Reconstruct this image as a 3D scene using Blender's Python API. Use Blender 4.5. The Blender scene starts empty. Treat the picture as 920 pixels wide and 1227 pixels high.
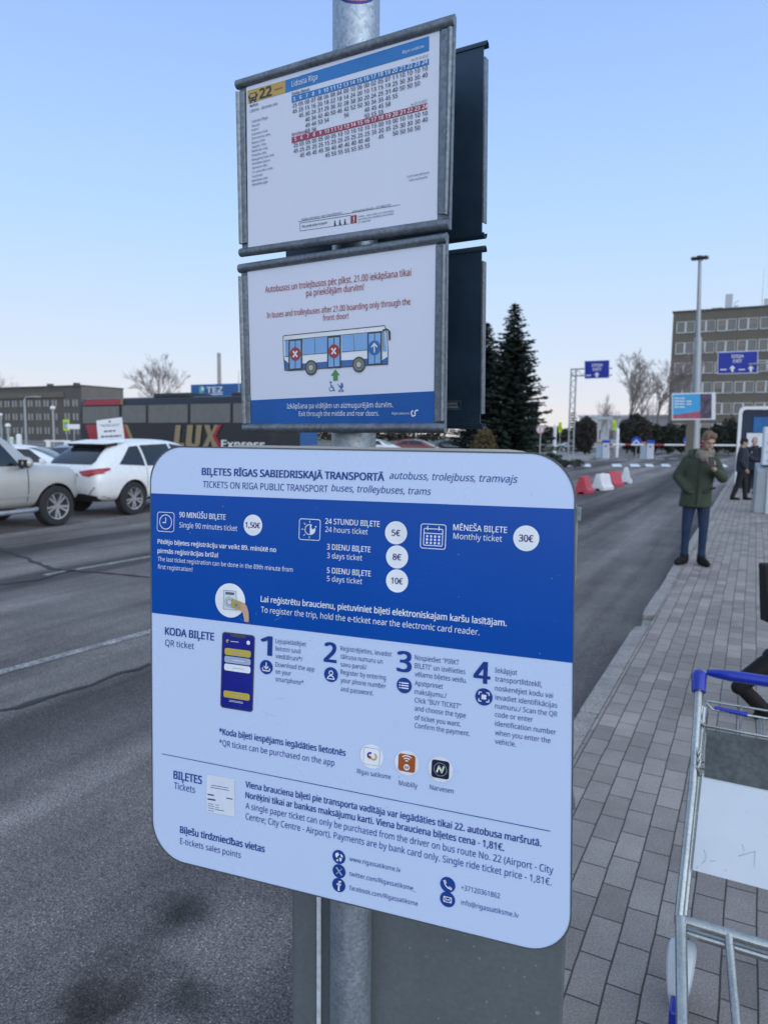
import bpy, bmesh, math, random
from mathutils import Vector, Matrix, noise
from mathutils.bvhtree import BVHTree
from mathutils.geometry import tessellate_polygon

S = bpy.context.scene
COL = S.collection
V = Vector
random.seed(7)

# ------------------------------------------------------------------ camera, sky, sun, exposure
PITCH, ROLL, FPX, CXP, CYP = math.radians(6.17), math.radians(0.6), 851.0, 460.0, 613.5
EYE = V((0, 0, 1.70))
_f = V((0, math.cos(PITCH), -math.sin(PITCH)))
_u0 = V((0, math.sin(PITCH), math.cos(PITCH)))
_r = V((1, 0, 0)) * math.cos(ROLL) + _u0 * math.sin(ROLL)
_u = -V((1, 0, 0)) * math.sin(ROLL) + _u0 * math.cos(ROLL)
cam = bpy.data.cameras.new('camera')
cam_ob = bpy.data.objects.new('camera', cam)
COL.objects.link(cam_ob)
cam_ob.matrix_world = Matrix((( _r.x, _u.x, -_f.x, EYE.x), (_r.y, _u.y, -_f.y, EYE.y), (_r.z, _u.z, -_f.z, EYE.z), (0, 0, 0, 1)))
cam.sensor_fit = 'VERTICAL'
cam.sensor_height = 36.0
cam.lens = FPX / 1227.0 * 36.0
cam.clip_start = 0.05
cam.clip_end = 6000
cam.dof.use_dof = True
cam.dof.focus_distance = 1.17
cam.dof.aperture_fstop = 7.0
S.camera = cam_ob

SUN_EL, SUN_AZ = math.radians(5.0), math.radians(152.0)   # azimuth clockwise from +Y (the camera's heading)
world = bpy.data.worlds.new('World')
S.world = world
world.use_nodes = True
wn = world.node_tree
wn.nodes.clear()
W_ = wn.nodes.new
wo = W_('ShaderNodeOutputWorld')
bg = W_('ShaderNodeBackground')
sky = W_('ShaderNodeTexSky')
sky.sky_type = 'NISHITA'
sky.sun_disc = False
sky.sun_elevation = SUN_EL
sky.sun_rotation = SUN_AZ
sky.air_density = 1.0
sky.dust_density = 0.6
sky.ozone_density = 2.0
tc = W_('ShaderNodeTexCoord')
sep = W_('ShaderNodeSeparateXYZ')
wn.links.new(tc.outputs['Generated'], sep.inputs[0])
ramp = W_('ShaderNodeValToRGB')
wn.links.new(sep.outputs['Z'], ramp.inputs[0])
cr = ramp.color_ramp
stops = [(0.0, (.81, .775, .78)), (.03, (.77, .765, .805)), (.10, (.645, .745, .90)), (.27, (.455, .67, .97)), (.48, (.325, .51, .93)), (.70, (.37, .51, .76)), (1.0, (.42, .53, .70))]
while len(cr.elements) < len(stops):
    cr.elements.new(.5)
for e, (p_, c_) in zip(cr.elements, stops):
    e.position = p_
    e.color = (*c_, 1)
mulA = W_('ShaderNodeVectorMath'); mulA.operation = 'SCALE'; mulA.inputs['Scale'].default_value = 9.9
wn.links.new(ramp.outputs[0], mulA.inputs[0])
mulB = W_('ShaderNodeVectorMath'); mulB.operation = 'SCALE'; mulB.inputs['Scale'].default_value = 0.10
wn.links.new(sky.outputs[0], mulB.inputs[0])
addn = W_('ShaderNodeVectorMath'); addn.operation = 'ADD'
wn.links.new(mulA.outputs[0], addn.inputs[0])
wn.links.new(mulB.outputs[0], addn.inputs[1])
# brighter afterglow round the sunset behind the camera
dotn = W_('ShaderNodeVectorMath'); dotn.operation = 'DOT_PRODUCT'
dotn.inputs[1].default_value = (math.sin(SUN_AZ), math.cos(SUN_AZ), .15)
wn.links.new(tc.outputs['Generated'], dotn.inputs[0])
pw = W_('ShaderNodeMapRange'); pw.interpolation_type = 'SMOOTHSTEP'
pw.inputs[1].default_value = .10; pw.inputs[2].default_value = 1.0
wn.links.new(dotn.outputs['Value'], pw.inputs[0])
glow = W_('ShaderNodeVectorMath'); glow.operation = 'SCALE'; glow.inputs[0].default_value = (9.0, 9.6, 9.8)
wn.links.new(pw.outputs[0], glow.inputs['Scale'])
add2 = W_('ShaderNodeVectorMath'); add2.operation = 'ADD'
wn.links.new(addn.outputs[0], add2.inputs[0]); wn.links.new(glow.outputs[0], add2.inputs[1])
wn.links.new(add2.outputs[0], bg.inputs['Color'])
bg.inputs['Strength'].default_value = 0.10
wn.links.new(bg.outputs[0], wo.inputs[0])

sl = bpy.data.lights.new('sun', 'SUN')
sl.energy = 0.35
sl.angle = math.radians(25)
sl.color = (1.0, .93, .86)
so = bpy.data.objects.new('sun', sl)
COL.objects.link(so)
sd = V((math.sin(SUN_AZ) * math.cos(SUN_EL + .12), math.cos(SUN_AZ) * math.cos(SUN_EL + .12), math.sin(SUN_EL + .12)))
so.rotation_euler = sd.to_track_quat('Z', 'Y').to_euler()

S.view_settings.view_transform = 'Standard'
S.view_settings.look = 'None'
S.view_settings.gamma = 1
S.view_settings.exposure = 0.08
S.view_settings.use_curve_mapping = False
S.cycles.max_bounces = 6

# ------------------------------------------------------------------ helpers
def ray(px, py):
    return (_r * ((px - CXP) / FPX) - _u * ((py - CYP) / FPX) + _f)
def gp(px, py, z=0.0):
    d = ray(px, py)
    return EYE + d * ((z - EYE.z) / d.z)
def at(px, py, Y):
    d = ray(px, py)
    return EYE + d * (Y / d.y)
def on_plane(px, py, p, n):
    d = ray(px, py)
    return EYE + d * ((p - EYE).dot(n) / d.dot(n))

HEAD = math.radians(27.4)
RD = V((math.sin(HEAD), math.cos(HEAD), 0))       # along the road, away from the camera
RP = V((math.cos(HEAD), -math.sin(HEAD), 0))      # across the road, to the right

_mats = {}
def mat(name, col, rough=.6, metal=0.0, var=.12, scale=8.0, bump=0.0, bscale=60.0, spec=.5, coat=0.0, alpha=None, var2=0.0, scale2=80.0, stretch=(1, 1, 1)):
    if name in _mats:
        return _mats[name]
    m = bpy.data.materials.new(name)
    m.use_nodes = True
    nt = m.node_tree
    b = nt.nodes['Principled BSDF']
    L = nt.links.new
    tcn = nt.nodes.new('ShaderNodeTexCoord')
    mp = nt.nodes.new('ShaderNodeMapping')
    mp.inputs['Scale'].default_value = stretch
    L(tcn.outputs['Object'], mp.inputs[0])
    nz = nt.nodes.new('ShaderNodeTexNoise')
    nz.inputs['Scale'].default_value = scale
    nz.inputs['Detail'].default_value = 6
    nz.inputs['Roughness'].default_value = .62
    L(mp.outputs[0], nz.inputs['Vector'])
    mx = nt.nodes.new('ShaderNodeMix'); mx.data_type = 'RGBA'
    mx.inputs[6].default_value = (*[max(0, c * (1 - var)) for c in col], 1)
    mx.inputs[7].default_value = (*[min(1, c * (1 + var)) for c in col], 1)
    mr = nt.nodes.new('ShaderNodeMapRange')
    mr.inputs[1].default_value = .3; mr.inputs[2].default_value = .7
    L(nz.outputs[0], mr.inputs[0]); L(mr.outputs[0], mx.inputs[0])
    out = mx.outputs[2]
    if var2:
        n2 = nt.nodes.new('ShaderNodeTexNoise')
        n2.inputs['Scale'].default_value = scale2
        n2.inputs['Detail'].default_value = 3
        L(tcn.outputs['Object'], n2.inputs['Vector'])
        r2 = nt.nodes.new('ShaderNodeMapRange')
        r2.inputs[1].default_value = .35; r2.inputs[2].default_value = .65
        r2.inputs[3].default_value = 1 - var2; r2.inputs[4].default_value = 1 + var2
        L(n2.outputs[0], r2.inputs[0])
        ml = nt.nodes.new('ShaderNodeMix'); ml.data_type = 'RGBA'; ml.blend_type = 'MULTIPLY'; ml.inputs[0].default_value = 1
        L(out, ml.inputs[6]); L(r2.outputs[0], ml.inputs[7])
        out = ml.outputs[2]
    L(out, b.inputs['Base Color'])
    rr = nt.nodes.new('ShaderNodeMapRange')
    rr.inputs[1].default_value = .3; rr.inputs[2].default_value = .7
    rr.inputs[3].default_value = max(.03, rough - .07); rr.inputs[4].default_value = min(1, rough + .07)
    L(nz.outputs[0], rr.inputs[0]); L(rr.outputs[0], b.inputs['Roughness'])
    b.inputs['Metallic'].default_value = metal
    b.inputs['Specular IOR Level'].default_value = spec
    if coat:
        b.inputs['Coat Weight'].default_value = coat
        b.inputs['Coat Roughness'].default_value = .06
    if bump:
        bn = nt.nodes.new('ShaderNodeTexNoise')
        bn.inputs['Scale'].default_value = bscale
        bn.inputs['Detail'].default_value = 4
        L(tcn.outputs['Object'], bn.inputs['Vector'])
        bp = nt.nodes.new('ShaderNodeBump')
        bp.inputs['Strength'].default_value = bump
        bp.inputs['Distance'].default_value = .01
        L(bn.outputs[0], bp.inputs['Height']); L(bp.outputs[0], b.inputs['Normal'])
    _mats[name] = m
    return m

def glass(name, col=(.02, .025, .03), rough=.08):
    return mat(name, col, rough, 0, .15, 2.0, spec=.8)

def srgb(r, g, b):
    return tuple((c / 12.92 if c <= .04045 else ((c + .055) / 1.055) ** 2.4) for c in (r / 255, g / 255, b / 255))

class MB:
    """Collects shapes; build() links them as one mesh object."""
    def __init__(s):
        s.v = []; s.f = []; s.m = []; s.mats = []; s.cur = 0
    def use(s, m):
        if m not in s.mats:
            s.mats.append(m)
        s.cur = s.mats.index(m)
        return s
    def add(s, vs, fs):
        o = len(s.v)
        s.v += [tuple(p) for p in vs]
        for f in fs:
            s.f.append(tuple(i + o for i in f)); s.m.append(s.cur)
    def box(s, c, size, rot=None, at_=None):
        c = V(c); hx, hy, hz = [q / 2 for q in size]
        ps = [V((x, y, z)) for x in (-hx, hx) for y in (-hy, hy) for z in (-hz, hz)]
        if rot is not None:
            ps = [rot @ p for p in ps]
        ps = [p + c for p in ps]
        s.add(ps, [(0, 1, 3, 2), (4, 6, 7, 5), (0, 4, 5, 1), (2, 3, 7, 6), (0, 2, 6, 4), (1, 5, 7, 3)])
    def hexa(s, b4, t4):
        s.add(list(b4) + list(t4), [(3, 2, 1, 0), (4, 5, 6, 7), (0, 1, 5, 4), (1, 2, 6, 5), (2, 3, 7, 6), (3, 0, 4, 7)])
    def tube(s, pts, r, n=10, caps=True):
        pts = [V(p) for p in pts]
        rs = r if isinstance(r, (list, tuple)) else [r] * len(pts)
        up = V((0, 0, 1)); rings = []
        prev = None
        for i, p in enumerate(pts):
            a = pts[max(i - 1, 0)]; b = pts[min(i + 1, len(pts) - 1)]
            t = (b - a)
            if t.length < 1e-9: t = V((0, 0, 1))
            t.normalize()
            if prev is None:
                x = t.cross(V((0, 0, 1)) if abs(t.z) < .9 else V((1, 0, 0))).normalized()
            else:
                x = (prev - t * prev.dot(t))
                x = x.normalized() if x.length > 1e-6 else t.orthogonal().normalized()
            prev = x
            y = t.cross(x)
            rings.append([p + (x * math.cos(k / n * math.tau) + y * math.sin(k / n * math.tau)) * rs[i] for k in range(n)])
        s.loft(rings, caps)
    def loft(s, rings, caps=True, closed=True):
        n = len(rings[0]); vs = [p for r_ in rings for p in r_]; fs = []
        for i in range(len(rings) - 1):
            for k in range(n if closed else n - 1):
                k2 = (k + 1) % n
                fs.append((i * n + k, i * n + k2, (i + 1) * n + k2, (i + 1) * n + k))
        if caps:
            fs.append(tuple(range(n - 1, -1, -1))); fs.append(tuple(range((len(rings) - 1) * n, len(rings) * n)))
        s.add(vs, fs)
    def cyl(s, a, b, r0, r1=None, n=16):
        s.tube([a, b], [r0, r0 if r1 is None else r1], n)
    def prism(s, poly, M, depth):
        """poly: 2D list; M: 4x4, polygon in its local xy; extruded by depth along local z."""
        n = len(poly)
        a = [M @ V((x, y, 0)) for x, y in poly]; b = [M @ V((x, y, depth)) for x, y in poly]
        s.add(a + b, [tuple(range(n - 1, -1, -1)), tuple(range(n, 2 * n))] + [(k, (k + 1) % n, n + (k + 1) % n, n + k) for k in range(n)])
    def sphere(s, c, r, n=10, m=7, sc=(1, 1, 1), rot=None):
        c = V(c); vs = []; fs = []
        for i in range(m + 1):
            th = math.pi * i / m
            for k in range(n):
                ph = math.tau * k / n
                p = V((math.sin(th) * math.cos(ph) * r * sc[0], math.sin(th) * math.sin(ph) * r * sc[1], math.cos(th) * r * sc[2]))
                vs.append(c + (rot @ p if rot is not None else p))
        for i in range(m):
            for k in range(n):
                fs.append((i * n + k, (i + 1) * n + k, (i + 1) * n + (k + 1) % n, i * n + (k + 1) % n))
        s.add(vs, fs)
    def capsule(s, a, b, ra, rb, n=12):
        a, b = V(a), V(b); t = (b - a); l = t.length; t = t / l if l > 1e-6 else V((0, 0, 1))
        pts = []; rs = []
        for k in range(4):
            an = math.pi / 2 * (1 - k / 4); pts.append(a - t * ra * math.sin(an)); rs.append(max(ra * math.cos(an), .0008))
        pts.append(a); rs.append(ra); pts.append(b); rs.append(rb)
        for k in range(1, 5):
            an = math.pi / 2 * (k / 4); pts.append(b + t * rb * math.sin(an)); rs.append(max(rb * math.cos(an), .0008))
        s.tube(pts, rs, n)
    def build(s, name, m=None, parent=None, smooth=None, bevel=0, M=None, merge=False):
        me = bpy.data.meshes.new(name)
        vs = s.v if M is None else [tuple(M @ V(p)) for p in s.v]
        me.from_pydata(vs, [], s.f)
        if m is not None and not s.mats:
            me.materials.append(m)
        for q in s.mats:
            me.materials.append(q)
        if s.mats:
            me.polygons.foreach_set('material_index', s.m)
        bm = bmesh.new(); bm.from_mesh(me)
        if merge:
            bmesh.ops.remove_doubles(bm, verts=bm.verts, dist=1e-5)
        if len(bm.faces) < 20000:
            bmesh.ops.recalc_face_normals(bm, faces=bm.faces)
        bm.to_mesh(me); bm.free()
        if smooth is not None:
            me.polygons.foreach_set('use_smooth', [True] * len(me.polygons))
            me.set_sharp_from_angle(angle=math.radians(smooth))
        me.update()
        o = bpy.data.objects.new(name, me)
        COL.objects.link(o)
        if parent is not None:
            o.parent = parent
        if bevel:
            md = o.modifiers.new('bevel', 'BEVEL'); md.width = bevel; md.segments = 2; md.limit_method = 'ANGLE'; md.angle_limit = math.radians(40)
        return o

def tag(o, label=None, cat=None, group=None, kind=None):
    if label: o['label'] = label
    if cat: o['category'] = cat
    if group: o['group'] = group
    if kind: o['kind'] = kind
    return o
def empty(name, loc=(0, 0, 0), rz=0.0, label=None, cat=None, group=None, M=None):
    o = bpy.data.objects.new(name, None)
    o.empty_display_size = .1
    COL.objects.link(o)
    if M is not None:
        o.matrix_world = M
    else:
        o.location = loc; o.rotation_euler = (0, 0, rz)
    return tag(o, label, cat, group)
def kids(o):
    return [c for c in bpy.data.objects if c.parent == o]
def copy_tree(o, parent=None):
    c = o.copy(); COL.objects.link(c)
    if parent is not None:
        c.parent = parent
    for ch in kids(o):
        copy_tree(ch, c)
    return c
def bake(o):
    """Apply an object's modifiers."""
    dg = bpy.context.evaluated_depsgraph_get(); dg.update()
    me = bpy.data.meshes.new_from_object(o.evaluated_get(dg))
    old = o.data; o.modifiers.clear(); o.data = me; me.name = old.name
    return o
def structure(mb, name, m=None, **k):
    return tag(mb.build(name, m, **k), kind='structure')

# ------------------------------------------------------------------ writing and flat prints on sheets
_queue = []
try:                                   # the sans serif that ships inside Blender; the built-in one otherwise
    FONT = bpy.data.fonts.load(bpy.utils.system_resource('DATAFILES', path='fonts') + '/NotoSansHebrew-Regular.woff2')
except Exception:
    FONT = None
def _probe(s, off=0):
    c = bpy.data.curves.new('probe', 'FONT'); c.body = s; c.size = 1; c.offset = off
    if FONT: c.font = FONT
    o = bpy.data.objects.new('probe', c); COL.objects.link(o)
    bpy.context.view_layer.update()
    h = o.dimensions.y
    bpy.data.objects.remove(o); bpy.data.curves.remove(c)
    return h
CAP = _probe('H')

class Sheet:
    """A flat board: origin, direction to the right, direction up. u to the right, v up, w out of the face."""
    def __init__(s, O, h, up):
        s.O = V(O); s.h = V(h).normalized()
        up = V(up); s.up = (up - s.h * up.dot(s.h)).normalized()
        s.n = s.h.cross(s.up)                       # towards the reader
        a = -s.n
        s.M = Matrix(((s.h.x, a.x, s.up.x, s.O.x), (s.h.y, a.y, s.up.y, s.O.y), (s.h.z, a.z, s.up.z, s.O.z), (0, 0, 0, 1)))
    def uv(s, px, py):
        p = on_plane(px, py, s.O, s.n) - s.O
        return (p.dot(s.h), p.dot(s.up))
    def P(s, u, v, w=0.0):
        return V((u, -w, v))
    def px(s, px, py, w=0.0):
        u, v = s.uv(px, py)
        return s.P(u, v, w)
    def poly(s, mb, pts, w, m=None):
        if m: mb.use(m)
        mb.add([s.px(x, y, w) for x, y in pts], [tuple(range(len(pts)))])
    def polyuv(s, mb, pts, w, m=None):
        if m: mb.use(m)
        mb.add([s.P(x, y, w) for x, y in pts], [tuple(range(len(pts)))])
    def disc(s, mb, px, py, r, w, m=None, n=40):
        """r in photo pixels, measured upright."""
        u, v = s.uv(px, py); v2 = s.uv(px, py - r)[1]; R = v2 - v
        s.polyuv(mb, [(u + R * math.cos(k / n * math.tau), v + R * math.sin(k / n * math.tau)) for k in range(n)], w, m)
        return u, v, R
    def ring(s, mb, u, v, R, t, w, m=None, a0=0, a1=math.tau, n=36):
        if m: mb.use(m)
        full = abs(a1 - a0 - math.tau) < 1e-6
        vs = []
        for k in range(n + (0 if full else 1)):
            a = a0 + (a1 - a0) * k / n
            vs += [s.P(u + R * math.cos(a), v + R * math.sin(a), w), s.P(u + (R - t) * math.cos(a), v + (R - t) * math.sin(a), w)]
        c = len(vs) // 2
        fs = [(2 * k, 2 * ((k + 1) % c), 2 * ((k + 1) % c) + 1, 2 * k + 1) for k in range(n if full else n)]
        mb.add(vs, fs)
    def rrect(s, u0, v0, u1, v1, r, n=8):
        pts = []
        for cx, cy, a in ((u1 - r, v1 - r, 0), (u0 + r, v1 - r, 1), (u0 + r, v0 + r, 2), (u1 - r, v0 + r, 3)):
            for k in range(n + 1):
                t = (a + k / n) * math.pi / 2
                pts.append((cx + r * math.cos(t), cy + r * math.sin(t)))
        return pts
    def frame(s, mb, u0, v0, u1, v1, r, t, w, m=None):
        if m: mb.use(m)
        a = s.rrect(u0, v0, u1, v1, r); b = s.rrect(u0 + t, v0 + t, u1 - t, v1 - t, max(r - t, t * .2))
        n = len(a)
        mb.add([s.P(x, y, w) for x, y in a] + [s.P(x, y, w) for x, y in b], [(k, (k + 1) % n, n + (k + 1) % n, n + k) for k in range(n)])
    def stroke(s, mb, pts, t, w, m=None):
        """Polyline in uv with width t."""
        if m: mb.use(m)
        for (x0, y0), (x1, y1) in zip(pts, pts[1:]):
            d = V((x1 - x0, y1 - y0)); l = d.length
            if l < 1e-9: continue
            d /= l; q = V((-d.y, d.x)) * t / 2; e = d * t * .3
            mb.add([s.P(x0 - e.x + q.x, y0 - e.y + q.y, w), s.P(x1 + e.x + q.x, y1 + e.y + q.y, w), s.P(x1 + e.x - q.x, y1 + e.y - q.y, w), s.P(x0 - e.x - q.x, y0 - e.y - q.y, w)], [(0, 1, 2, 3)])
    def text(s, mb, body, a, b, cap, w, m, bold=0.0, shear=0.0, align='L'):
        """Letters from photo point a (left end of the baseline) to b (right end), cap = capital height in photo pixels there."""
        u0, v0 = s.uv(*a); u1, v1 = s.uv(*b); hgt = s.uv(a[0], a[1] - cap)[1] - v0
        _queue.append((s, mb, body, u0, v0, u1, hgt, w, m, bold, shear))
    def textc(s, mb, body, c, width, cap, w, m, bold=0.0):
        u, v = s.uv(*c); um = s.uv(c[0] + width / 2, c[1])[0] - u; hgt = s.uv(c[0], c[1] - cap)[1] - v
        _queue.append((s, mb, body, u - um, v - hgt / 2, u + um, hgt, w, m, bold, 0.0))

def glyph_faces(co, edges):
    """Fill outlines that may overlap (the arms of a k): every outer contour is filled by itself with its own holes."""
    nb = {}
    for e in edges:
        a, b = e.vertices; nb.setdefault(a, []).append(b); nb.setdefault(b, []).append(a)
    seen = set(); loops = []
    for e in edges:
        a, b = e.vertices
        if a in seen: continue
        lp = [a]; seen.add(a); prev, cur = a, b
        while cur != a and cur not in seen:
            lp.append(cur); seen.add(cur)
            nx = [q for q in nb[cur] if q != prev]
            if not nx: break
            prev, cur = cur, nx[0]
        if len(lp) > 2: loops.append(lp)
    area = lambda lp: sum(co[lp[i - 1]].x * co[lp[i]].y - co[lp[i]].x * co[lp[i - 1]].y for i in range(len(lp))) / 2
    info = [(lp, area(lp)) for lp in loops]
    if not info: return []
    sgn = 1 if max(info, key=lambda q: abs(q[1]))[1] > 0 else -1
    outs = [[lp, abs(a), []] for lp, a in info if a * sgn > 0]
    def inside(p, lp):
        c = False
        for i in range(len(lp)):
            a, b = co[lp[i - 1]], co[lp[i]]
            if (a.y > p.y) != (b.y > p.y) and p.x < (b.x - a.x) * (p.y - a.y) / (b.y - a.y) + a.x: c = not c
        return c
    for lp, a in info:
        if a * sgn <= 0:
            for o in sorted([o for o in outs if inside(co[lp[0]], o[0])], key=lambda o: o[1]):
                o[2].append(lp)
    tris = []
    for lp, a, holes in outs:
        idx = list(lp) + [i for h in holes for i in h]
        for t in tessellate_polygon([[co[i] for i in lp]] + [[co[i] for i in h] for h in holes]):
            tris.append(tuple(idx[i] for i in t))
    return tris

def flush_text():
    obs = []
    for q in _queue:
        c = bpy.data.curves.new('letters', 'FONT'); c.body = q[2]; c.size = 1; c.shear = q[10]; c.resolution_u = 3; c.fill_mode = 'NONE'
        if FONT: c.font = FONT
        o = bpy.data.objects.new('letters', c); COL.objects.link(o); obs.append(o)
    dg = bpy.context.evaluated_depsgraph_get(); dg.update()
    for q, o in zip(_queue, obs):
        s, mb, body, u0, v0, u1, hgt, w, m, bold, shear = q
        me = o.evaluated_get(dg).to_mesh()
        co = [v.co.copy() for v in me.vertices]
        tris = glyph_faces(co, me.edges)
        if co:
            x0 = min(p.x for p in co); x1 = max(p.x for p in co)
            sx = (u1 - u0) / max(x1 - x0, 1e-6); sy = hgt / CAP
            mb.use(m)
            steps = ((0, 0),) if bold < .004 else (((-.6, 0), (.6, 0)) if bold < .010 else ((-1, -.5), (1, -.5), (1, .5), (-1, .5)))
            if bold > .03: steps += ((-1.1, 0), (1.1, 0), (0, .8), (0, -.8))
            for i_, (k_, j_) in enumerate(steps):      # heavier strokes: the letters struck again a hair to the side
                mb.add([s.P(u0 + (p.x - x0) * sx + k_ * bold * hgt * 1.5, v0 + p.y * sy + j_ * bold * hgt * 1.5, w + .00003 * i_) for p in co], tris)
        o.evaluated_get(dg).to_mesh_clear()
    for o in obs:
        c = o.data; bpy.data.objects.remove(o); bpy.data.curves.remove(c)
    _queue.clear()

# ------------------------------------------------------------------ ground, road, pavement
ROADZ = -0.12
K0 = V((1.23, 4.29, 0))          # a point on the kerb's outer edge
def rc(a, c, z=0.0):
    """Point a metres along the road and c metres to the right of the kerb edge."""
    return V((K0.x, K0.y, 0)) + RD * a + RP * c + V((0, 0, z))

def ground_mat(name, base, light, dark, speck, band, stains=(), rough=.85):
    m = bpy.data.materials.new(name); m.use_nodes = True
    nt = m.node_tree; N = nt.nodes.new; L = nt.links.new
    b = nt.nodes['Principled BSDF']
    tcn = N('ShaderNodeTexCoord')
    mp = N('ShaderNodeMapping'); mp.vector_type = 'POINT'
    mp.inputs['Rotation'].default_value = (0, 0, HEAD - math.pi / 2)
    L(tcn.outputs['Object'], mp.inputs[0])
    # worn bands that run along the traffic
    st = N('ShaderNodeMapping'); st.inputs['Rotation'].default_value = (0, 0, HEAD - math.pi / 2); 
    st2 = N('ShaderNodeMapping'); st2.inputs['Scale'].default_value = (.035, .55, 1)
    L(tcn.outputs['Object'], st.inputs[0]); L(st.outputs[0], st2.inputs[0])
    nb = N('ShaderNodeTexNoise'); nb.inputs['Scale'].default_value = 1.0; nb.inputs['Detail'].default_value = 5; nb.inputs['Roughness'].default_value = .6
    L(st2.outputs[0], nb.inputs['Vector'])
    rb = N('ShaderNodeMapRange'); rb.inputs[1].default_value = .40; rb.inputs[2].default_value = .62
    L(nb.outputs[0], rb.inputs[0])
    mx = N('ShaderNodeMix'); mx.data_type = 'RGBA'
    mx.inputs[6].default_value = (*dark, 1); mx.inputs[7].default_value = (*light, 1)
    L(rb.outputs[0], mx.inputs[0])
    out = mx.outputs[2]
    # patches
    n1 = N('ShaderNodeTexNoise'); n1.inputs['Scale'].default_value = 1.1; n1.inputs['Detail'].default_value = 7; n1.inputs['Roughness'].default_value = .7
    L(tcn.outputs['Object'], n1.inputs['Vector'])
    def mulby(out, src, lo, hi, a, z):
        r = N('ShaderNodeMapRange'); r.inputs[1].default_value = a; r.inputs[2].default_value = z; r.inputs[3].default_value = lo; r.inputs[4].default_value = hi
        L(src, r.inputs[0])
        q = N('ShaderNodeMix'); q.data_type = 'RGBA'; q.blend_type = 'MULTIPLY'; q.inputs[0].default_value = 1
        L(out, q.inputs[6]); L(r.outputs[0], q.inputs[7])
        return q.outputs[2]
    out = mulby(out, n1.outputs[0], .78, 1.22, .3, .7)
    # stones in the surface
    vo = N('ShaderNodeTexVoronoi'); vo.inputs['Scale'].default_value = 210; vo.inputs['Randomness'].default_value = 1
    L(tcn.outputs['Object'], vo.inputs['Vector'])
    sp = N('ShaderNodeSeparateColor'); L(vo.outputs['Color'], sp.inputs[0])
    out = mulby(out, sp.outputs[0], 1 - speck, 1 + speck, 0, 1)
    n3 = N('ShaderNodeTexNoise'); n3.inputs['Scale'].default_value = 135; n3.inputs['Detail'].default_value = 4
    L(tcn.outputs['Object'], n3.inputs['Vector'])
    out = mulby(out, n3.outputs[0], .58, 1.42, .34, .66)
    v2 = N('ShaderNodeTexVoronoi'); v2.inputs['Scale'].default_value = 62
    L(tcn.outputs['Object'], v2.inputs['Vector'])
    out = mulby(out, v2.outputs['Distance'], 2.6, 1.0, .12, .18)
    for (yc, hw, amt) in ((3.62, .52, .64), (2.75, .16, .82), (7.3, .4, .8), (9.9, .3, .78)):     # darker strips along the lane
        sy_ = N('ShaderNodeSeparateXYZ'); L(st.outputs[0], sy_.inputs[0])
        wz = N('ShaderNodeTexNoise'); wz.inputs['Scale'].default_value = 1.6; wz.inputs['Detail'].default_value = 6
        L(tcn.outputs['Object'], wz.inputs['Vector'])
        ma = N('ShaderNodeMath'); ma.operation = 'MULTIPLY_ADD'; ma.inputs[1].default_value = .5; L(wz.outputs[0], ma.inputs[0]); L(sy_.outputs['Y'], ma.inputs[2])
        mb_ = N('ShaderNodeMath'); mb_.operation = 'SUBTRACT'; mb_.inputs[1].default_value = yc + .25; L(ma.outputs[0], mb_.inputs[0])
        mc = N('ShaderNodeMath'); mc.operation = 'ABSOLUTE'; L(mb_.outputs[0], mc.inputs[0])
        out = mulby(out, mc.outputs[0], amt, 1.0, hw * .75, hw * 1.25)
    for (p, rad, amt) in stains:
        vm = N('ShaderNodeVectorMath'); vm.operation = 'DISTANCE'; vm.inputs[1].default_value = p
        wz = N('ShaderNodeTexNoise'); wz.inputs['Scale'].default_value = 7; wz.inputs['Detail'].default_value = 4
        L(tcn.outputs['Object'], wz.inputs['Vector'])
        L(tcn.outputs['Object'], vm.inputs[0])
        ad = N('ShaderNodeMath'); ad.operation = 'MULTIPLY_ADD'; ad.inputs[1].default_value = rad * 1.3
        L(wz.outputs[0], ad.inputs[0]); L(vm.outputs['Value'], ad.inputs[2])
        out = mulby(out, ad.outputs[0], amt, 1.0, rad * .85, rad * 1.75)
    L(out, b.inputs['Base Color'])
    b.inputs['Roughness'].default_value = rough
    b.inputs['Specular IOR Level'].default_value = .35
    bp = N('ShaderNodeBump'); bp.inputs['Strength'].default_value = .7; bp.inputs['Distance'].default_value = .006
    ah = N('ShaderNodeMath'); ah.operation = 'ADD'
    L(n3.outputs[0], ah.inputs[0]); L(vo.outputs['Distance'], ah.inputs[1])
    L(ah.outputs[0], bp.inputs['Height']); L(bp.outputs[0], b.inputs['Normal'])
    return m

def stain(px, py, r, a):
    p = gp(px, py, ROADZ); return ((p.x, p.y, p.z), r, a)
M_road = ground_mat('asphalt', None, (.285, .256, .243), (.076, .069, .067), .5, 1,
                    [stain(218, 1092, .15, .32), stain(150, 1185, .22, .36), stain(235, 1200, .12, .45), stain(330, 1060, .2, .7), stain(100, 1215, .15, .45)])
M_dirt = mat('dry_ground', (.12, .115, .07), .95, var=.35, scale=.6, var2=.2, scale2=12)

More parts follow.
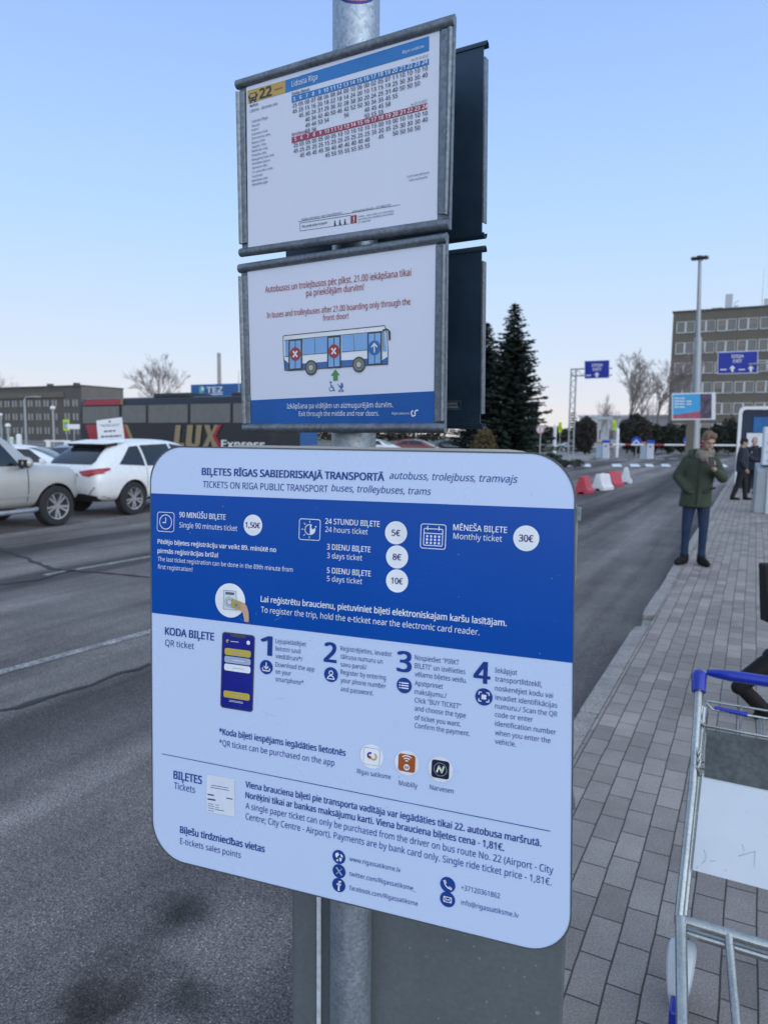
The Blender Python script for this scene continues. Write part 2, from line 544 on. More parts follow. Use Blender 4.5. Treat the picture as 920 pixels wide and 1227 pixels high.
def paver_mat():
    m = bpy.data.materials.new('pavers'); m.use_nodes = True
    nt = m.node_tree; N = nt.nodes.new; L = nt.links.new
    b = nt.nodes['Principled BSDF']
    tcn = N('ShaderNodeTexCoord')
    wz = N('ShaderNodeTexNoise'); wz.inputs['Scale'].default_value = 2.2; wz.inputs['Detail'].default_value = 3
    L(tcn.outputs['Object'], wz.inputs['Vector'])
    wsub = N('ShaderNodeVectorMath'); wsub.operation = 'SUBTRACT'; wsub.inputs[1].default_value = (.5, .5, .5)
    L(wz.outputs['Color'], wsub.inputs[0])
    wsc = N('ShaderNodeVectorMath'); wsc.operation = 'SCALE'; wsc.inputs['Scale'].default_value = .016
    L(wsub.outputs[0], wsc.inputs[0])
    wad = N('ShaderNodeVectorMath'); wad.operation = 'ADD'
    mp = N('ShaderNodeMapping'); mp.inputs['Rotation'].default_value = (0, 0, HEAD - math.pi / 2)
    L(tcn.outputs['Object'], mp.inputs[0]); L(mp.outputs[0], wad.inputs[0]); L(wsc.outputs[0], wad.inputs[1])
    br = N('ShaderNodeTexBrick'); br.offset = .5; br.squash = 1
    br.inputs['Scale'].default_value = 1.0
    br.inputs['Brick Width'].default_value = .205; br.inputs['Row Height'].default_value = .105
    br.inputs['Mortar Size'].default_value = .0034; br.inputs['Mortar Smooth'].default_value = .35
    br.inputs['Color1'].default_value = (.255, .222, .198, 1); br.inputs['Color2'].default_value = (.365, .322, .290, 1)
    br.inputs['Mortar'].default_value = (.075, .068, .06, 1)
    L(wad.outputs[0], br.inputs['Vector'])
    out = br.outputs['Color']
    def mulby(out, src, lo, hi, a, z):
        r = N('ShaderNodeMapRange'); r.inputs[1].default_value = a; r.inputs[2].default_value = z; r.inputs[3].default_value = lo; r.inputs[4].default_value = hi
        L(src, r.inputs[0])
        q = N('ShaderNodeMix'); q.data_type = 'RGBA'; q.blend_type = 'MULTIPLY'; q.inputs[0].default_value = 1
        L(out, q.inputs[6]); L(r.outputs[0], q.inputs[7])
        return q.outputs[2]
    n1 = N('ShaderNodeTexNoise'); n1.inputs['Scale'].default_value = 1.3; n1.inputs['Detail'].default_value = 8; n1.inputs['Roughness'].default_value = .72
    L(tcn.outputs['Object'], n1.inputs['Vector'])
    out = mulby(out, n1.outputs[0], .70, 1.22, .3, .7)
    n2 = N('ShaderNodeTexNoise'); n2.inputs['Scale'].default_value = 150; n2.inputs['Detail'].default_value = 4
    L(tcn.outputs['Object'], n2.inputs['Vector'])
    out = mulby(out, n2.outputs[0], .72, 1.28, .3, .7)
    v2 = N('ShaderNodeTexVoronoi'); v2.inputs['Scale'].default_value = 26
    L(tcn.outputs['Object'], v2.inputs['Vector'])
    out = mulby(out, v2.outputs['Distance'], 1.5, 1.0, .05, .09)
    L(out, b.inputs['Base Color'])
    b.inputs['Roughness'].default_value = .82; b.inputs['Specular IOR Level'].default_value = .35
    bp = N('ShaderNodeBump'); bp.inputs['Strength'].default_value = .8; bp.inputs['Distance'].default_value = .006; bp.invert = True
    L(br.outputs['Fac'], bp.inputs['Height'])
    b2 = N('ShaderNodeBump'); b2.inputs['Strength'].default_value = .35; b2.inputs['Distance'].default_value = .003
    L(n2.outputs[0], b2.inputs['Height']); L(bp.outputs[0], b2.inputs['Normal']); L(b2.outputs[0], b.inputs['Normal'])
    return m
M_paver = paver_mat()
M_kerb = mat('kerb_concrete', (.30, .275, .255), .85, var=.22, scale=5, bump=.4, bscale=90, var2=.25, scale2=60)
M_line = mat('worn_white_paint', (.27, .262, .255), .8, var=.45, scale=7, var2=.5, scale2=34)
M_line2 = mat('white_road_paint', (.82, .82, .82), .7, var=.2, scale=9, var2=.2, scale2=40)
M_crack = mat('crack_tar', (.03, .03, .032), .7, var=.3, scale=20)

mb = MB()
mb.add([(-2500, -2500, -.13), (2500, -2500, -.13), (2500, 2500, -.13), (-2500, 2500, -.13)], [(0, 1, 2, 3)])
structure(mb, 'ground', M_dirt)
mb = MB()
mb.add([(-140, -40, ROADZ), (140, -40, ROADZ), (140, 150, ROADZ), (-140, 150, ROADZ)], [(0, 1, 2, 3)])
structure(mb, 'road', M_road)

# pavement slab and kerb stones (they bend a little off the line, as laid)
A0, A1 = -14.0, 44.0
mb = MB()
mb.hexa([rc(A0, .125, -.2), rc(A1, .125, -.2), rc(A1, 16, -.2), rc(A0, 16, -.2)], [rc(A0, .125), rc(A1, .125), rc(A1, 16), rc(A0, 16)])
structure(mb, 'pavement', M_paver)
mb = MB(); a = A0
rnd = random.Random(3)
while a < A1:
    l = 1.0
    gap = .006
    j = rnd.uniform(-.006, .006); dz = rnd.uniform(-.006, .004)
    if abs(a - 2.0) < .1:            # the broken stone beside the bus stop
        mb.hexa([rc(a, j, -.2), rc(a + .34, j, -.2), rc(a + .34, .12, -.2), rc(a, .12, -.2)], [rc(a, j, dz), rc(a + .3, j + .01, dz - .012), rc(a + .36, .12, dz - .004), rc(a, .12, dz)])
        mb.hexa([rc(a + .34, .0, -.2), rc(a + .78, .0, -.2), rc(a + .78, .12, -.2), rc(a + .34, .12, -.2)], [rc(a + .34, .03, -.075), rc(a + .76, .02, -.055), rc(a + .78, .12, -.05), rc(a + .36, .12, -.06)])
        mb.hexa([rc(a + .79, j, -.2), rc(a + l - gap, j, -.2), rc(a + l - gap, .12, -.2), rc(a + .79, .12, -.2)], [rc(a + .80, j + .012, .0), rc(a + l - gap, j, .002), rc(a + l - gap, .12, .002), rc(a + .82, .12, -.004)])
    else:
        mb.hexa([rc(a, j, -.2), rc(a + l - gap, j, -.2), rc(a + l - gap, .12, -.2), rc(a, .12, -.2)], [rc(a, j, dz), rc(a + l - gap, j, dz), rc(a + l - gap, .12, dz), rc(a, .12, dz)])
    a += l
structure(mb, 'kerb', M_kerb, bevel=.008)

def ribbon(mb, pts, w, z):
    ps = [V((p.x, p.y, z)) for p in pts]
    L_, R_ = [], []
    for i, p in enumerate(ps):
        d = (ps[min(i + 1, len(ps) - 1)] - ps[max(i - 1, 0)]).normalized(); q = V((-d.y, d.x, 0))
        ww = w(i) if callable(w) else w
        L_.append(p + q * ww / 2); R_.append(p - q * ww / 2)
    mb.add(L_ + R_, [(i, i + 1, len(ps) + i + 1, len(ps) + i) for i in range(len(ps) - 1)])
Z1, Z2 = ROADZ + .004, ROADZ + .008
# worn lane line and the parking lines on the left
def far_line(p0, p1, w, extra0=3, extra1=40):
    a, b = gp(*p0, ROADZ), gp(*p1, ROADZ); d = (b - a).normalized()
    mb = MB(); n = 40; A = a - d * extra0; B = b + d * extra1
    ribbon(mb, [A.lerp(B, k / n) for k in range(n + 1)], w, Z1)
    return mb
structure(far_line((0, 806), (180, 757), .105, 3, 1.2), 'lane_line', M_line)
structure(far_line((95, 682), (180, 667), .11, .5, 3), 'parking_line', M_line)
structure(far_line((0, 643), (180, 615), .10, 3, 5), 'parking_line', M_line)
mb = MB(); ribbon(mb, [gp(100, 625, ROADZ), gp(138, 621, ROADZ)], .1, Z1)
structure(mb, 'parking_line', M_line)
# sealed cracks
def crack(name, pxs, w, seed):
    r = random.Random(seed); mb = MB(); pts = []
    ps = [gp(x, y, ROADZ) for x, y in pxs]
    for a, b in zip(ps, ps[1:]):
        n = max(3, int((b - a).length / .12))
        for k in range(n):
            p = a.lerp(b, k / n); pts.append(p + V((r.uniform(-.02, .02), r.uniform(-.03, .03), 0)))
    pts.append(ps[-1])
    ribbon(mb, pts, lambda i: w * r.uniform(.4, 1.3), Z2)
    structure(mb, name, M_crack)
crack('road_crack', [(0, 854), (60, 836), (110, 820), (180, 796)], .055, 1)
crack('road_crack', [(-10, 655), (30, 668), (60, 682), (110, 686), (180, 692)], .07, 2)
crack('road_crack', [(-10, 702), (40, 696), (90, 683)], .07, 4)
# zebra crossing ahead
mb = MB()
for x0, x1, y in ((643, 654, 557), (668, 684, 557), (693, 710, 557.5), (730, 747, 557.5), (753, 767, 557.5), (772, 783, 557.5), (791, 803, 557.5), (812, 824, 557.8), (832, 842, 558), (858, 871, 558)):
    a, b = gp(x0, y, ROADZ), gp(x1, y, ROADZ); c = (a + b) / 2
    hw = min((b - a).length / 2, .42) * .74
    mb.add([V((c.x, c.y, Z1)) + V((1, 0, 0)) * hw * s_ + V((c.x / c.y * .92, 1, 0)) * t_ * 2.3 for s_, t_ in ((-1, -1), (1, -1), (1, 1), (-1, 1))], [(0, 1, 2, 3)])
structure(mb, 'zebra_crossing', M_line2)
mb = MB()
for x, y in ((700, 551), (722, 551), (745, 551), (790, 550), (806, 549.5), (846, 549)):
    c = gp(x, y, ROADZ)
    mb.add([V((c.x, c.y, Z1)) + V((.42, 0, 0)) * s_ + V((c.x / c.y * 1.5, 1.6, 0)) * t_ for s_, t_ in ((-1, -1), (1, -1), (1, 1), (-1, 1))], [(0, 1, 2, 3)])
structure(mb, 'gate_markings', M_line)
# raised island with thin grass left of the gates
M_isl = mat('island_concrete', (.30, .29, .28), .85, var=.2, scale=1.5, var2=.15, scale2=20)
def island(name, pts, z, m, kind='structure'):
    ps = [gp(x, y, ROADZ) for x, y in pts]
    mb = MB(); n = len(ps)
    mb.add([V((p.x, p.y, ROADZ - .05)) for p in ps] + [V((p.x, p.y, z)) for p in ps], [tuple(range(n)), tuple(range(n, 2 * n))] + [(k, (k + 1) % n, n + (k + 1) % n, n + k) for k in range(n)])
    return tag(mb.build(name, m), kind=kind)
island('traffic_island', [(560, 552), (690, 552), (725, 547), (742, 545.2), (700, 543.5), (560, 544)], ROADZ + .13, M_isl)
island('verge', [(560, 544), (700, 543.4), (705, 538), (560, 538)], ROADZ + .14, mat('winter_grass', (.10, .10, .045), .95, var=.4, scale=2, var2=.3, scale2=30))
island('median_strip', [(-120, 545), (95, 545), (240, 545), (240, 539), (-120, 539)], ROADZ + .13, _mats['winter_grass'])

# ------------------------------------------------------------------ trees and bushes
M_bark = mat('bark', (.10, .085, .075), .9, var=.3, scale=6)
M_twig = mat('twig_bark', (.25, .21, .20), .9, var=.25, scale=3)
M_spruce = mat('spruce_needles', (.020, .034, .024), .8, var=.45, scale=1.1)
M_bush = mat('bush_twigs', (.042, .036, .030), .9, var=.4, scale=1.6)
M_green = mat('hedge_leaves', (.018, .028, .017), .8, var=.5, scale=1.4)
M_brown = mat('rusty_leaves', (.10, .075, .03), .9, var=.4, scale=1.8)

def spruce(loc, H, R, seed, label, levels=58):
    r = random.Random(seed)
    root = empty('spruce_tree', loc, 0, label, 'tree', 'spruces beside the gate road')
    t = MB(); t.tube([(0, 0, -.1), (0, 0, H * .5), (0, 0, H)], [R * .07, R * .045, .02], 8); t.build('trunk', M_bark, root)
    mb = MB()
    for i in range(levels):
        f = i / (levels - 1); z = H * (.035 + .95 * f ** .9)
        L0 = R * (1 - (z / H)) ** .72 * (1 + .14 * math.sin(i * 2.1)) + .10
        nb = 14 if f < .75 else 8
        a0 = r.uniform(0, 6.28)
        for k in range(nb):
            a = a0 + k / nb * math.tau + r.uniform(-.25, .25)
            L = L0 * r.uniform(.55, 1.2)
            d = V((math.cos(a), math.sin(a), 0)); side = V((-d.y, d.x, 0))
            ns = max(3, int(L / .15))
            for j in range(ns):
                q = (j + .5) / ns
                p = V((0, 0, z)) + d * L * q + V((0, 0, -.34 * L * q + .30 * L * q * q))
                for sgn in (-1, 0, 1):
                    ln = r.uniform(.22, .5) * (1.1 - .45 * q) * (.55 + .45 * min(1, L / 1.5))
                    dr = (d * (.8 if sgn else 1.0) + side * sgn * r.uniform(.5, 1.0) + V((0, 0, r.uniform(-.55, .12)))).normalized()
                    w = dr.cross(V((r.uniform(-1, 1), r.uniform(-1, 1), 1))).normalized() * ln * r.uniform(.26, .42)
                    e = p + dr * ln; mi = p + dr * ln * .45
                    mb.add([p, mi + w, e, mi - w], [(0, 1, 2, 3)])
    mb.build('crown', M_spruce, root)
    return root

def leafball(mb, c, rx, ry, rz, n, size, r, hollow=.55, flat=0.0):
    for _ in range(n):
        while True:
            p = V((r.uniform(-1, 1), r.uniform(-1, 1), r.uniform(-1, 1)))
            if hollow < p.length < 1: break
        nz = .82 + .28 * noise.noise(p * 2.3 + V(c) * .7)
        p = V((p.x * rx, p.y * ry, p.z * rz)) * nz
        d = V((r.gauss(0, 1), r.gauss(0, 1), r.gauss(0, 1))).normalized(); w = d.orthogonal().normalized()
        w.rotate(Matrix.Rotation(r.uniform(0, 6.3), 3, d))
        l = size * r.uniform(.6, 1.4)
        q = V(c) + p
        mb.add([q - d * l, q + w * l * .45, q + d * l, q - w * l * .45], [(0, 1, 2, 3)])

def bush(name, loc, rx, rz, m, seed, label, group=None, n=1500, size=.12, cat='bush', lobes=1):
    r = random.Random(seed)
    root = empty(name, loc, 0, label, cat, group)
    t = MB()
    for k in range(7):
        a = k * .9 + r.random(); t.tube([(0, 0, -.05), (math.cos(a) * rx * .25, math.sin(a) * rx * .25, rz * .7), (math.cos(a) * rx * .6, math.sin(a) * rx * .6, rz * 1.35)], [.05, .035, .012], 5)
    t.build('stem', M_bark, root)
    mb = MB()
    if lobes == 1:
        leafball(mb, (0, 0, rz), rx, rx, rz, n, size, r, .35)
    else:
        for k in range(lobes):
            u = (k + .5) / lobes * 2 - 1
            s = r.uniform(.72, 1.08)
            leafball(mb, (u * rx, r.uniform(-.3, .3) * rx * .2, rz * s), rx / lobes * 1.6, rx / lobes * 1.5, rz * s, n // lobes, size, r, .35)
    mb.build('foliage', m, root)
    return root

def bare_tree(loc, H, seed, label, spread=.5, trunk=.02, depth=5, m=None, group='bare trees', lean=0, twigs=3):
    r = random.Random(seed)
    root = empty('bare_tree', loc, 0, label, 'tree', group)
    tr = MB(); cr_ = MB()
    def grow(p, d, L, rad, lev):
        rad = max(rad, H * .0010); pts = [p]; rr = [rad]; q = p; dd = d.copy()
        for k in range(3):
            dd = (dd + V((r.gauss(0, .10), r.gauss(0, .10), r.gauss(.05, .06)))).normalized()
            q = q + dd * L / 3; pts.append(q); rr.append(rad * (1 - .22 * (k + 1) / 1.6))
        (tr if lev < 1 else cr_).tube(pts, rr, 6 if lev < 1 else 3, caps=False)
        if lev >= depth: return
        n = r.choice((3, 4, 5)) if lev else 11
        for k in range(n):
            f = r.uniform(.25, 1.0) if lev else r.uniform(.35, 1.0)
            i = min(2, int(f * 3)); b = pts[i].lerp(pts[i + 1], f * 3 - i) if f < 1 else pts[-1]
            a = r.uniform(0, 6.28); ax = dd.orthogonal().normalized(); ax.rotate(Matrix.Rotation(a, 3, dd))
            nd = (dd + ax * r.uniform(.5, 1.0) * spread * 1.7).normalized()
            grow(b, nd, L * r.uniform(.42, .66), rad * r.uniform(.4, .55), lev + 1)
    grow(V((0, 0, -.1)), V((lean, 0, 1)).normalized(), H * .62, H * trunk, 0)
    tr.build('trunk', m or M_bark, root, smooth=60)
    cr_.build('crown', m or M_twig, root)
    return root
def base(px, Y, z=ROADZ):
    p = at(px, 600, Y); return V((p.x, Y, z))
def height(py, Y, px=460):
    return at(px, py, Y).z - ROADZ

Y = 52
spruce(base(610, Y), height(362, Y, 612), 3.0, 11, 'tall dark spruce with a pointed top just right of the notice boards')
spruce(base(577, Y + 3), height(385, Y + 3, 577), 3.0, 12, 'dark spruce half hidden behind the dark rear notice boards')
bush('rusty_bush', base(578, 46), 1.0, 1.25, M_brown, 21, 'brownish leafy bush beside the foot of the spruces', None, 1500, .10)
bush('round_bush', base(698, 70), 1.35, 2.1, M_bush, 31, 'round clipped dark bush behind the left ticket post', 'clipped bushes near the gates', 5200, .14)
bush('round_bush', base(757, 72), 1.9, 2.3, M_bush, 32, 'largest round clipped bush, behind the barrier gate under the bare tree', 'clipped bushes near the gates', 7000, .15)
bush('low_bush', base(640, 47), 1.6, .42, M_green, 33, 'low dark bush at the foot of the tall spruce', None, 1500, .08, lobes=3)
bush('low_bush', base(612, 47), 1.9, .55, M_green, 38, 'dark undergrowth in front of the tall spruce trunk', None, 1800, .09, lobes=3)
bush('low_bush', base(672, 42), 1.2, .30, M_green, 34, 'low clipped bush beside the round red sign', None, 1200, .06, lobes=3)
bush('hedge_bush', base(797, 80), 2.5, 1.9, M_green, 35, 'dark evergreen bush under the billboard', 'evergreen bushes behind the barrier', 6000, .16, lobes=3)
bush('hedge_bush', base(845, 82), 3.4, 2.2, M_green, 36, 'big dark evergreen bush right of the billboard', 'evergreen bushes behind the barrier', 8000, .17, lobes=4)
bush('hedge_bush', base(893, 82), 3.0, 2.3, M_green, 37, 'dark evergreen bush behind the white shelter frame', 'evergreen bushes behind the barrier', 6000, .17, lobes=3)
sp = spruce(base(683, 74), height(494, 74, 683), .75, 13, 'small narrow spruce beside the sign gantry', 16)
bare_tree(base(748, 82), height(428, 82, 750), 41, 'tall bare tree behind the largest round bush', .42, .013, 5)
bare_tree(base(781, 88), height(434, 88, 785), 42, 'bare tree with a dense crown left of the light mast', .40, .012, 5)
bare_tree(base(765, 96), height(450, 96), 47, 'slim bare tree between the two taller bare trees', .36, .010, 4)
bare_tree(base(712, 110), height(478, 110), 43, 'thin upright bare poplar near the horizon', .20, .010, 4)
bare_tree(base(728, 105), height(490, 105), 48, 'small bare tree behind the white low building', .5, .012, 4)
bare_tree(base(198, 75), height(436, 75, 198), 44, 'bare rounded tree rising behind the coach', .40, .012, 5)
bare_tree(base(4, 168), height(448, 168, 4), 45, 'bare tree behind the office block roof at the left edge', .42, .012, 4, group='bare trees behind the left block')
bare_tree(base(14, 170), height(453, 170, 14), 46, 'smaller bare tree behind the left office block roof', .42, .012, 4, group='bare trees behind the left block')
bush('small_conifer', base(48, 32), .45, .45, M_green, 51, 'small dark conifer between the two white cars', 'small conifers on the median', 700, .08)
bush('small_conifer', base(86, 33), .48, .26, M_green, 52, 'low dark conifer left of the white sport utility car', 'small conifers on the median', 600, .07)
# far wood behind everything, one dark mass on the horizon
mb = MB(); rr = random.Random(5)
for k in range(46):
    x = 560 + k * 5.6 + rr.uniform(-2, 2)
    p = base(x, 190); h = rr.uniform(1.6, 3.2)
    leafball(mb, (p.x, p.y, h * .8), 2.2, 1.5, h, 150, .5, rr, .2)
for k in range(60):
    x = -420 + k * 16 + rr.uniform(-4, 4)
    p = base(x, 230); h = rr.uniform(1.5, 3.5)
    leafball(mb, (p.x, p.y, h * .8), 4.5, 2.5, h, 120, .8, rr, .2)
tag(mb.build('distant_wood', M_bush), 'low dark line of far trees along the horizon', 'wood', kind='stuff')

# ------------------------------------------------------------------ buildings
M_conc = mat('dark_facade_panel', (.135, .120, .096), .8, var=.12, scale=.5, var2=.08, scale2=6)
M_conc2 = mat('dark_band_panel', (.088, .090, .080), .8, var=.12, scale=.5)
M_fac2 = mat('grey_facade', (.10, .094, .083), .8, var=.12, scale=.4)
M_fac3 = mat('beige_gable', (.17, .155, .135), .85, var=.1, scale=.5)
M_wf = mat('white_window_frame', (.55, .55, .54), .5, var=.06)
M_wg = glass('office_glass', (.10, .10, .095), .12)
M_curt = mat('office_blind', (.24, .20, .17), .8, var=.2, scale=1)
M_steel = mat('galvanised_grey', (.42, .44, .46), .42, .7, var=.15, scale=14, var2=.12, scale2=60)
M_white = mat('white_paint', (.75, .75, .74), .45, var=.05)
M_darkmetal = mat('dark_metal', (.05, .055, .06), .45, .5, var=.15)

FY = math.radians(-27.4)          # facades stand square to the road
# the office block on the right
FH = V((math.cos(FY), math.sin(FY), 0))
FN = V((FH.y, -FH.x, 0))          # away from... outward normal computed below
O = at(798.5, 524, 115); O.z = ROADZ
fac = Sheet(O, FH, (0, 0, 1))
root = empty('office_block', label='tall dark grey office block with rows of white framed windows behind the billboard', cat='building', M=fac.M)
Hb = fac.uv(806, 375)[1]; Wb = 40.0; Db = 16.0
mb = MB()
mb.box((Wb / 2, Db / 2, Hb / 2), (Wb, Db, Hb))
mb.build('wall', M_conc, root)
mb = MB(); mb.box((Wb / 2, Db / 2, Hb + .12), (Wb + .3, Db + .3, .24)); rf = mb.build('roof', M_conc2, root)
xs = [(806 + 4.5, 830), (836, 857.5), (859.2, 882.2), (884.3, 907), (909, 932), (934, 957), (959, 982), (984, 1007)]
rows = [393, 418, 442, 465.5, 490, 514]
rw = random.Random(9)
u_of = lambda x: fac.uv(x, 440)[0]
pitch = u_of(884.3) - u_of(859.2)
wproto = None
for ri, y in enumerate(rows):
    vc = fac.uv(806, y)[1]
    for k in range(12):
        u0 = .55 + k * pitch; wd_ = pitch * .93; hh = 1.68
        p = MB(); p.use(M_wg)
        p.box((u0 + wd_ / 2, -.01, vc), (wd_, .06, hh))
        if rw.random() < .45:
            p.use(M_curt); s = rw.choice((0, 1))
            p.box((u0 + wd_ * (.25 + .5 * s), -.022, vc + hh * .2), (wd_ * .44, .05, hh * .55))
        pane = p.build('window', None, root)
        q = MB()
        for (cx_, cz_, sx_, sz_) in ((u0 + wd_ * .5, vc, .26, hh), (u0 + .06, vc, .12, hh), (u0 + wd_ - .05, vc, .07, hh), (u0 + wd_ * .25, vc + hh / 2, wd_ * .5, .09), (u0 + wd_ * .25, vc - hh / 2, wd_ * .5, .14), (u0 + wd_ * .76, vc - hh / 2, wd_ * .46, .10), (u0 + wd_ * .76, vc + hh / 2, wd_ * .46, .07)):
            q.box((cx_, -.06, cz_), (sx_, .1, sz_))
        q.build('window_frame', M_wf, pane)
# rooftop things
mb = MB()
c = fac.px(872, 356); 
mb.box((c.x, 3, Hb + 1.5), (1.0, 1.0, 2.5)); mb.cyl((c.x, 3, Hb), (c.x, 3, Hb + .5), .2)
mb.tube([(c.x + .8, 3, Hb + .2), (c.x + .8, 3, Hb + 1.4), (c.x + 1.4, 3, Hb + 1.7)], .06, 5); mb.tube([(c.x + .8, 3, Hb + .8), (c.x + 1.3, 3, Hb + 1.0)], .08, 5)
mb.build('roof_antenna', M_steel, rf)
c = fac.px(913, 350); mb = MB(); mb.tube([(c.x, 3, Hb), (c.x, 3, Hb + 6.5)], [.05, .02], 5); mb.build('roof_mast', M_steel, rf)
c = fac.px(919, 364); mb = MB(); mb.box((c.x + 1, 4, Hb + .9), (3, 2.5, 1.6)); mb.build('roof_cabin', M_steel, rf)
c = fac.px(858, 371); mb = MB(); mb.box((c.x, 2, Hb + .35), (1.5, 1, .5)); mb.build('roof_vent', M_conc2, rf)

# the office block on the left
O = at(100, 524, 146); O.z = ROADZ
fl = Sheet(O, FH, (0, 0, 1))
root = empty('office_block', label='low dark office block with three floors of narrow windows behind the coach', cat='building', M=fl.M)
Hl = fl.uv(100, 462.5)[1]
mb = MB(); mb.box((-45, 5.3, Hl / 2), (90, 10.6, Hl)); mb.build('wall', M_fac2, root)
mb = MB(); mb.box((.06, 5.3, Hl / 2 + .05), (.2, 10.7, Hl)); mb.build('gable_wall', M_fac3, root)
mb = MB(); mb.box((-45, 5.3, Hl + .1), (90.4, 11, .3)); rl = mb.build('roof', M_conc2, root)
for x in (36, 68):
    c = fl.px(x, 460); mb = MB(); mb.box((c.x, 5, Hl + .7), (1.0, 1, .9)); mb.build('roof_vent', M_conc2, rl)
mb = MB(); uL = fl.uv(78, 480)[0]; vT = fl.uv(50, 471)[1]
mb.box((uL - 35, -.15, vT - .45), (70, .3, 1.1)); mb.build('facade_band', M_conc, root)
for y in (483.5, 499.5, 516):
    vc = fl.uv(50, y)[1]
    for k in range(15):
        u0 = -1.8 - k * 2.55 - (1.2 if k > 1 else 0)
        p = MB(); p.box((u0, -.02, vc), (1.35, .08, 1.35)); pane = p.build('window', M_wg, root)
        q = MB(); q.box((u0 - .62, -.1, vc), (.36, .08, 1.4)); q.box((u0 + .5, -.1, vc), (.3, .08, 1.4)); q.build('window_frame', mat('grey_white_frame', (.33, .33, .32), .6), pane)

# long low white building behind the bare trees
O = at(706, 524, 130); O.z = ROADZ
lw = Sheet(O, FH, (0, 0, 1))
root = empty('low_building', label='long low whitish building with a flat roof behind the bare trees', cat='building', M=lw.M)
Hw = lw.uv(735, 499.5)[1]
mb = MB(); mb.box((11, 5, Hw * .5), (26, 10, Hw)); mb.build('wall', mat('pale_render', (.62, .60, .58), .8, var=.08), root)
mb = MB(); mb.box((11, 5, Hw + .18), (26.6, 10.6, .34)); mb.build('roof', mat('pale_roof_edge', (.70, .69, .68), .7), root)
for k in range(8):
    p = MB(); p.box((1 + k * 3, -.02, Hw * .42), (1.8, .1, 1.6)); p.build('window', M_wg, root)

# blue hall with a sign, chimney and thin mast behind the coach
Pb = at(230, 520, 120)
bs = Sheet((Pb.x, Pb.y, ROADZ), FH, (0, 0, 1))
root = empty('blue_hall', label='blue box-shaped hall with a white logo showing above the coach roof', cat='building', M=bs.M)
M_blue = mat('blue_cladding', srgb(38, 92, 150), .5, var=.1, scale=.4)
u1, vtop = bs.uv(330, 458); _, vb = bs.uv(240, 482)
mb = MB(); mb.box((u1 / 2, 6, vtop / 2), (u1, 12, vtop)); mb.build('wall', M_blue, root)
mb = MB()
bs.text(mb, 'TEZ', (248, 470.5), (267, 469.6), 6.5, .05, M_white, .03)
bs.polyuv(mb, [(bs.uv(248, 473.4)), (bs.uv(267, 472.6)), (bs.uv(267, 471.4)), (bs.uv(248, 472.2))], .05, M_white)
bs.disc(mb, 242, 467, 4.2, .05, mat('logo_green', (.12, .45, .25), .5)); bs.disc(mb, 243.4, 465.8, 2.2, .08, M_white); bs.disc(mb, 240.6, 469.3, 1.7, .08, mat('logo_cyan', (.1, .4, .7), .5))
LET_BLUE = (mb, root)
pc = base(265, 140)
mb = MB(); mb.cyl((0, 0, 0), (0, 0, height(423, 140, 265)), .42, .36, 12)
ch = mb.build('chimney', mat('pale_chimney', (.35, .33, .32), .8, var=.1, scale=1)); ch.location = pc
tag(ch, 'tall thin grey chimney standing above the blue hall', 'chimney')
mb = MB(); mb.cyl((0, 0, 0), (0, 0, height(444, 100, 288)), .10, .05, 8)
ch = mb.build('lamp_mast', M_steel); ch.location = base(288, 100)
tag(ch, 'thin pale mast in front of the blue hall', 'mast')

# ------------------------------------------------------------------ vehicles
M_tyre = mat('tyre_rubber', (.025, .025, .027), .85, var=.2, scale=20)
M_rim = mat('alloy_rim', (.55, .55, .56), .32, .8, var=.1)
M_black = mat('black_plastic', (.018, .018, .02), .55, var=.2)
M_cglass = glass('car_glass', (.012, .016, .02), .035)
M_red = mat('red_lamp', (.35, .01, .012), .2, var=.1, coat=.6)
M_lamp = mat('clear_lamp', (.6, .62, .64), .15, .3, coat=.6)
M_plate = mat('number_plate', (.60, .60, .58), .5)

def wheel_part(root, c, R, W, side, name='wheel'):
    """c = centre; axle along y; side = +1 left, -1 right outward."""
    mb = MB(); n = 36
    prof = [(R * .66, -W / 2), (R * .93, -W / 2), (R, -W * .36), (R, W * .36), (R * .93, W / 2), (R * .66, W / 2)]
    rings = []
    for k in range(n):
        a = k / n * math.tau
        rings.append([V((math.cos(a) * r_, y_, math.sin(a) * r_)) for r_, y_ in prof])
    rings.append(rings[0])
    mb.loft(rings, False, False)
    w = mb.build(name, M_tyre, root, smooth=35)
    w.location = c
    q = MB().use(M_black)
    y0 = side * W * .12
    q.cyl((0, -W * .3, 0), (0, y0, 0), R * .655, n=28)
    q.use(M_rim)
    for k in range(n):
        pass
    rr_ = []
    for k in range(29):
        a = k / 28 * math.tau
        rr_.append([V((math.cos(a) * r_, side * y_, math.sin(a) * r_)) for r_, y_ in ((R * .69, W * .47), (R * .69, W * .1), (R * .61, W * .1), (R * .62, W * .45))])
    q.loft(rr_, False, True)
    for k in range(10):
        a = k / 10 * math.tau + (.12 if k % 2 else -.12)
        d = V((math.cos(a), 0, math.sin(a))); t = V((-d.z, 0, d.x)) * R * .05
        y1, y2 = side * W * .40, side * W * .44
        p0, p1 = d * R * .10, d * R * .65
        q.hexa([p0 - t + V((0, side * W * .2, 0)), p1 - t * 1.1 + V((0, side * W * .2, 0)), p1 + t * 1.1 + V((0, side * W * .2, 0)), p0 + t + V((0, side * W * .2, 0))],
               [p0 - t + V((0, y1, 0)), p1 - t * 1.1 + V((0, y2, 0)), p1 + t * 1.1 + V((0, y2, 0)), p0 + t + V((0, y1, 0))])
    q.cyl((0, side * W * .15, 0), (0, side * W * .43, 0), R * .13, R * .10, 14)
    q.build('rim', None, w, smooth=35)
    return w

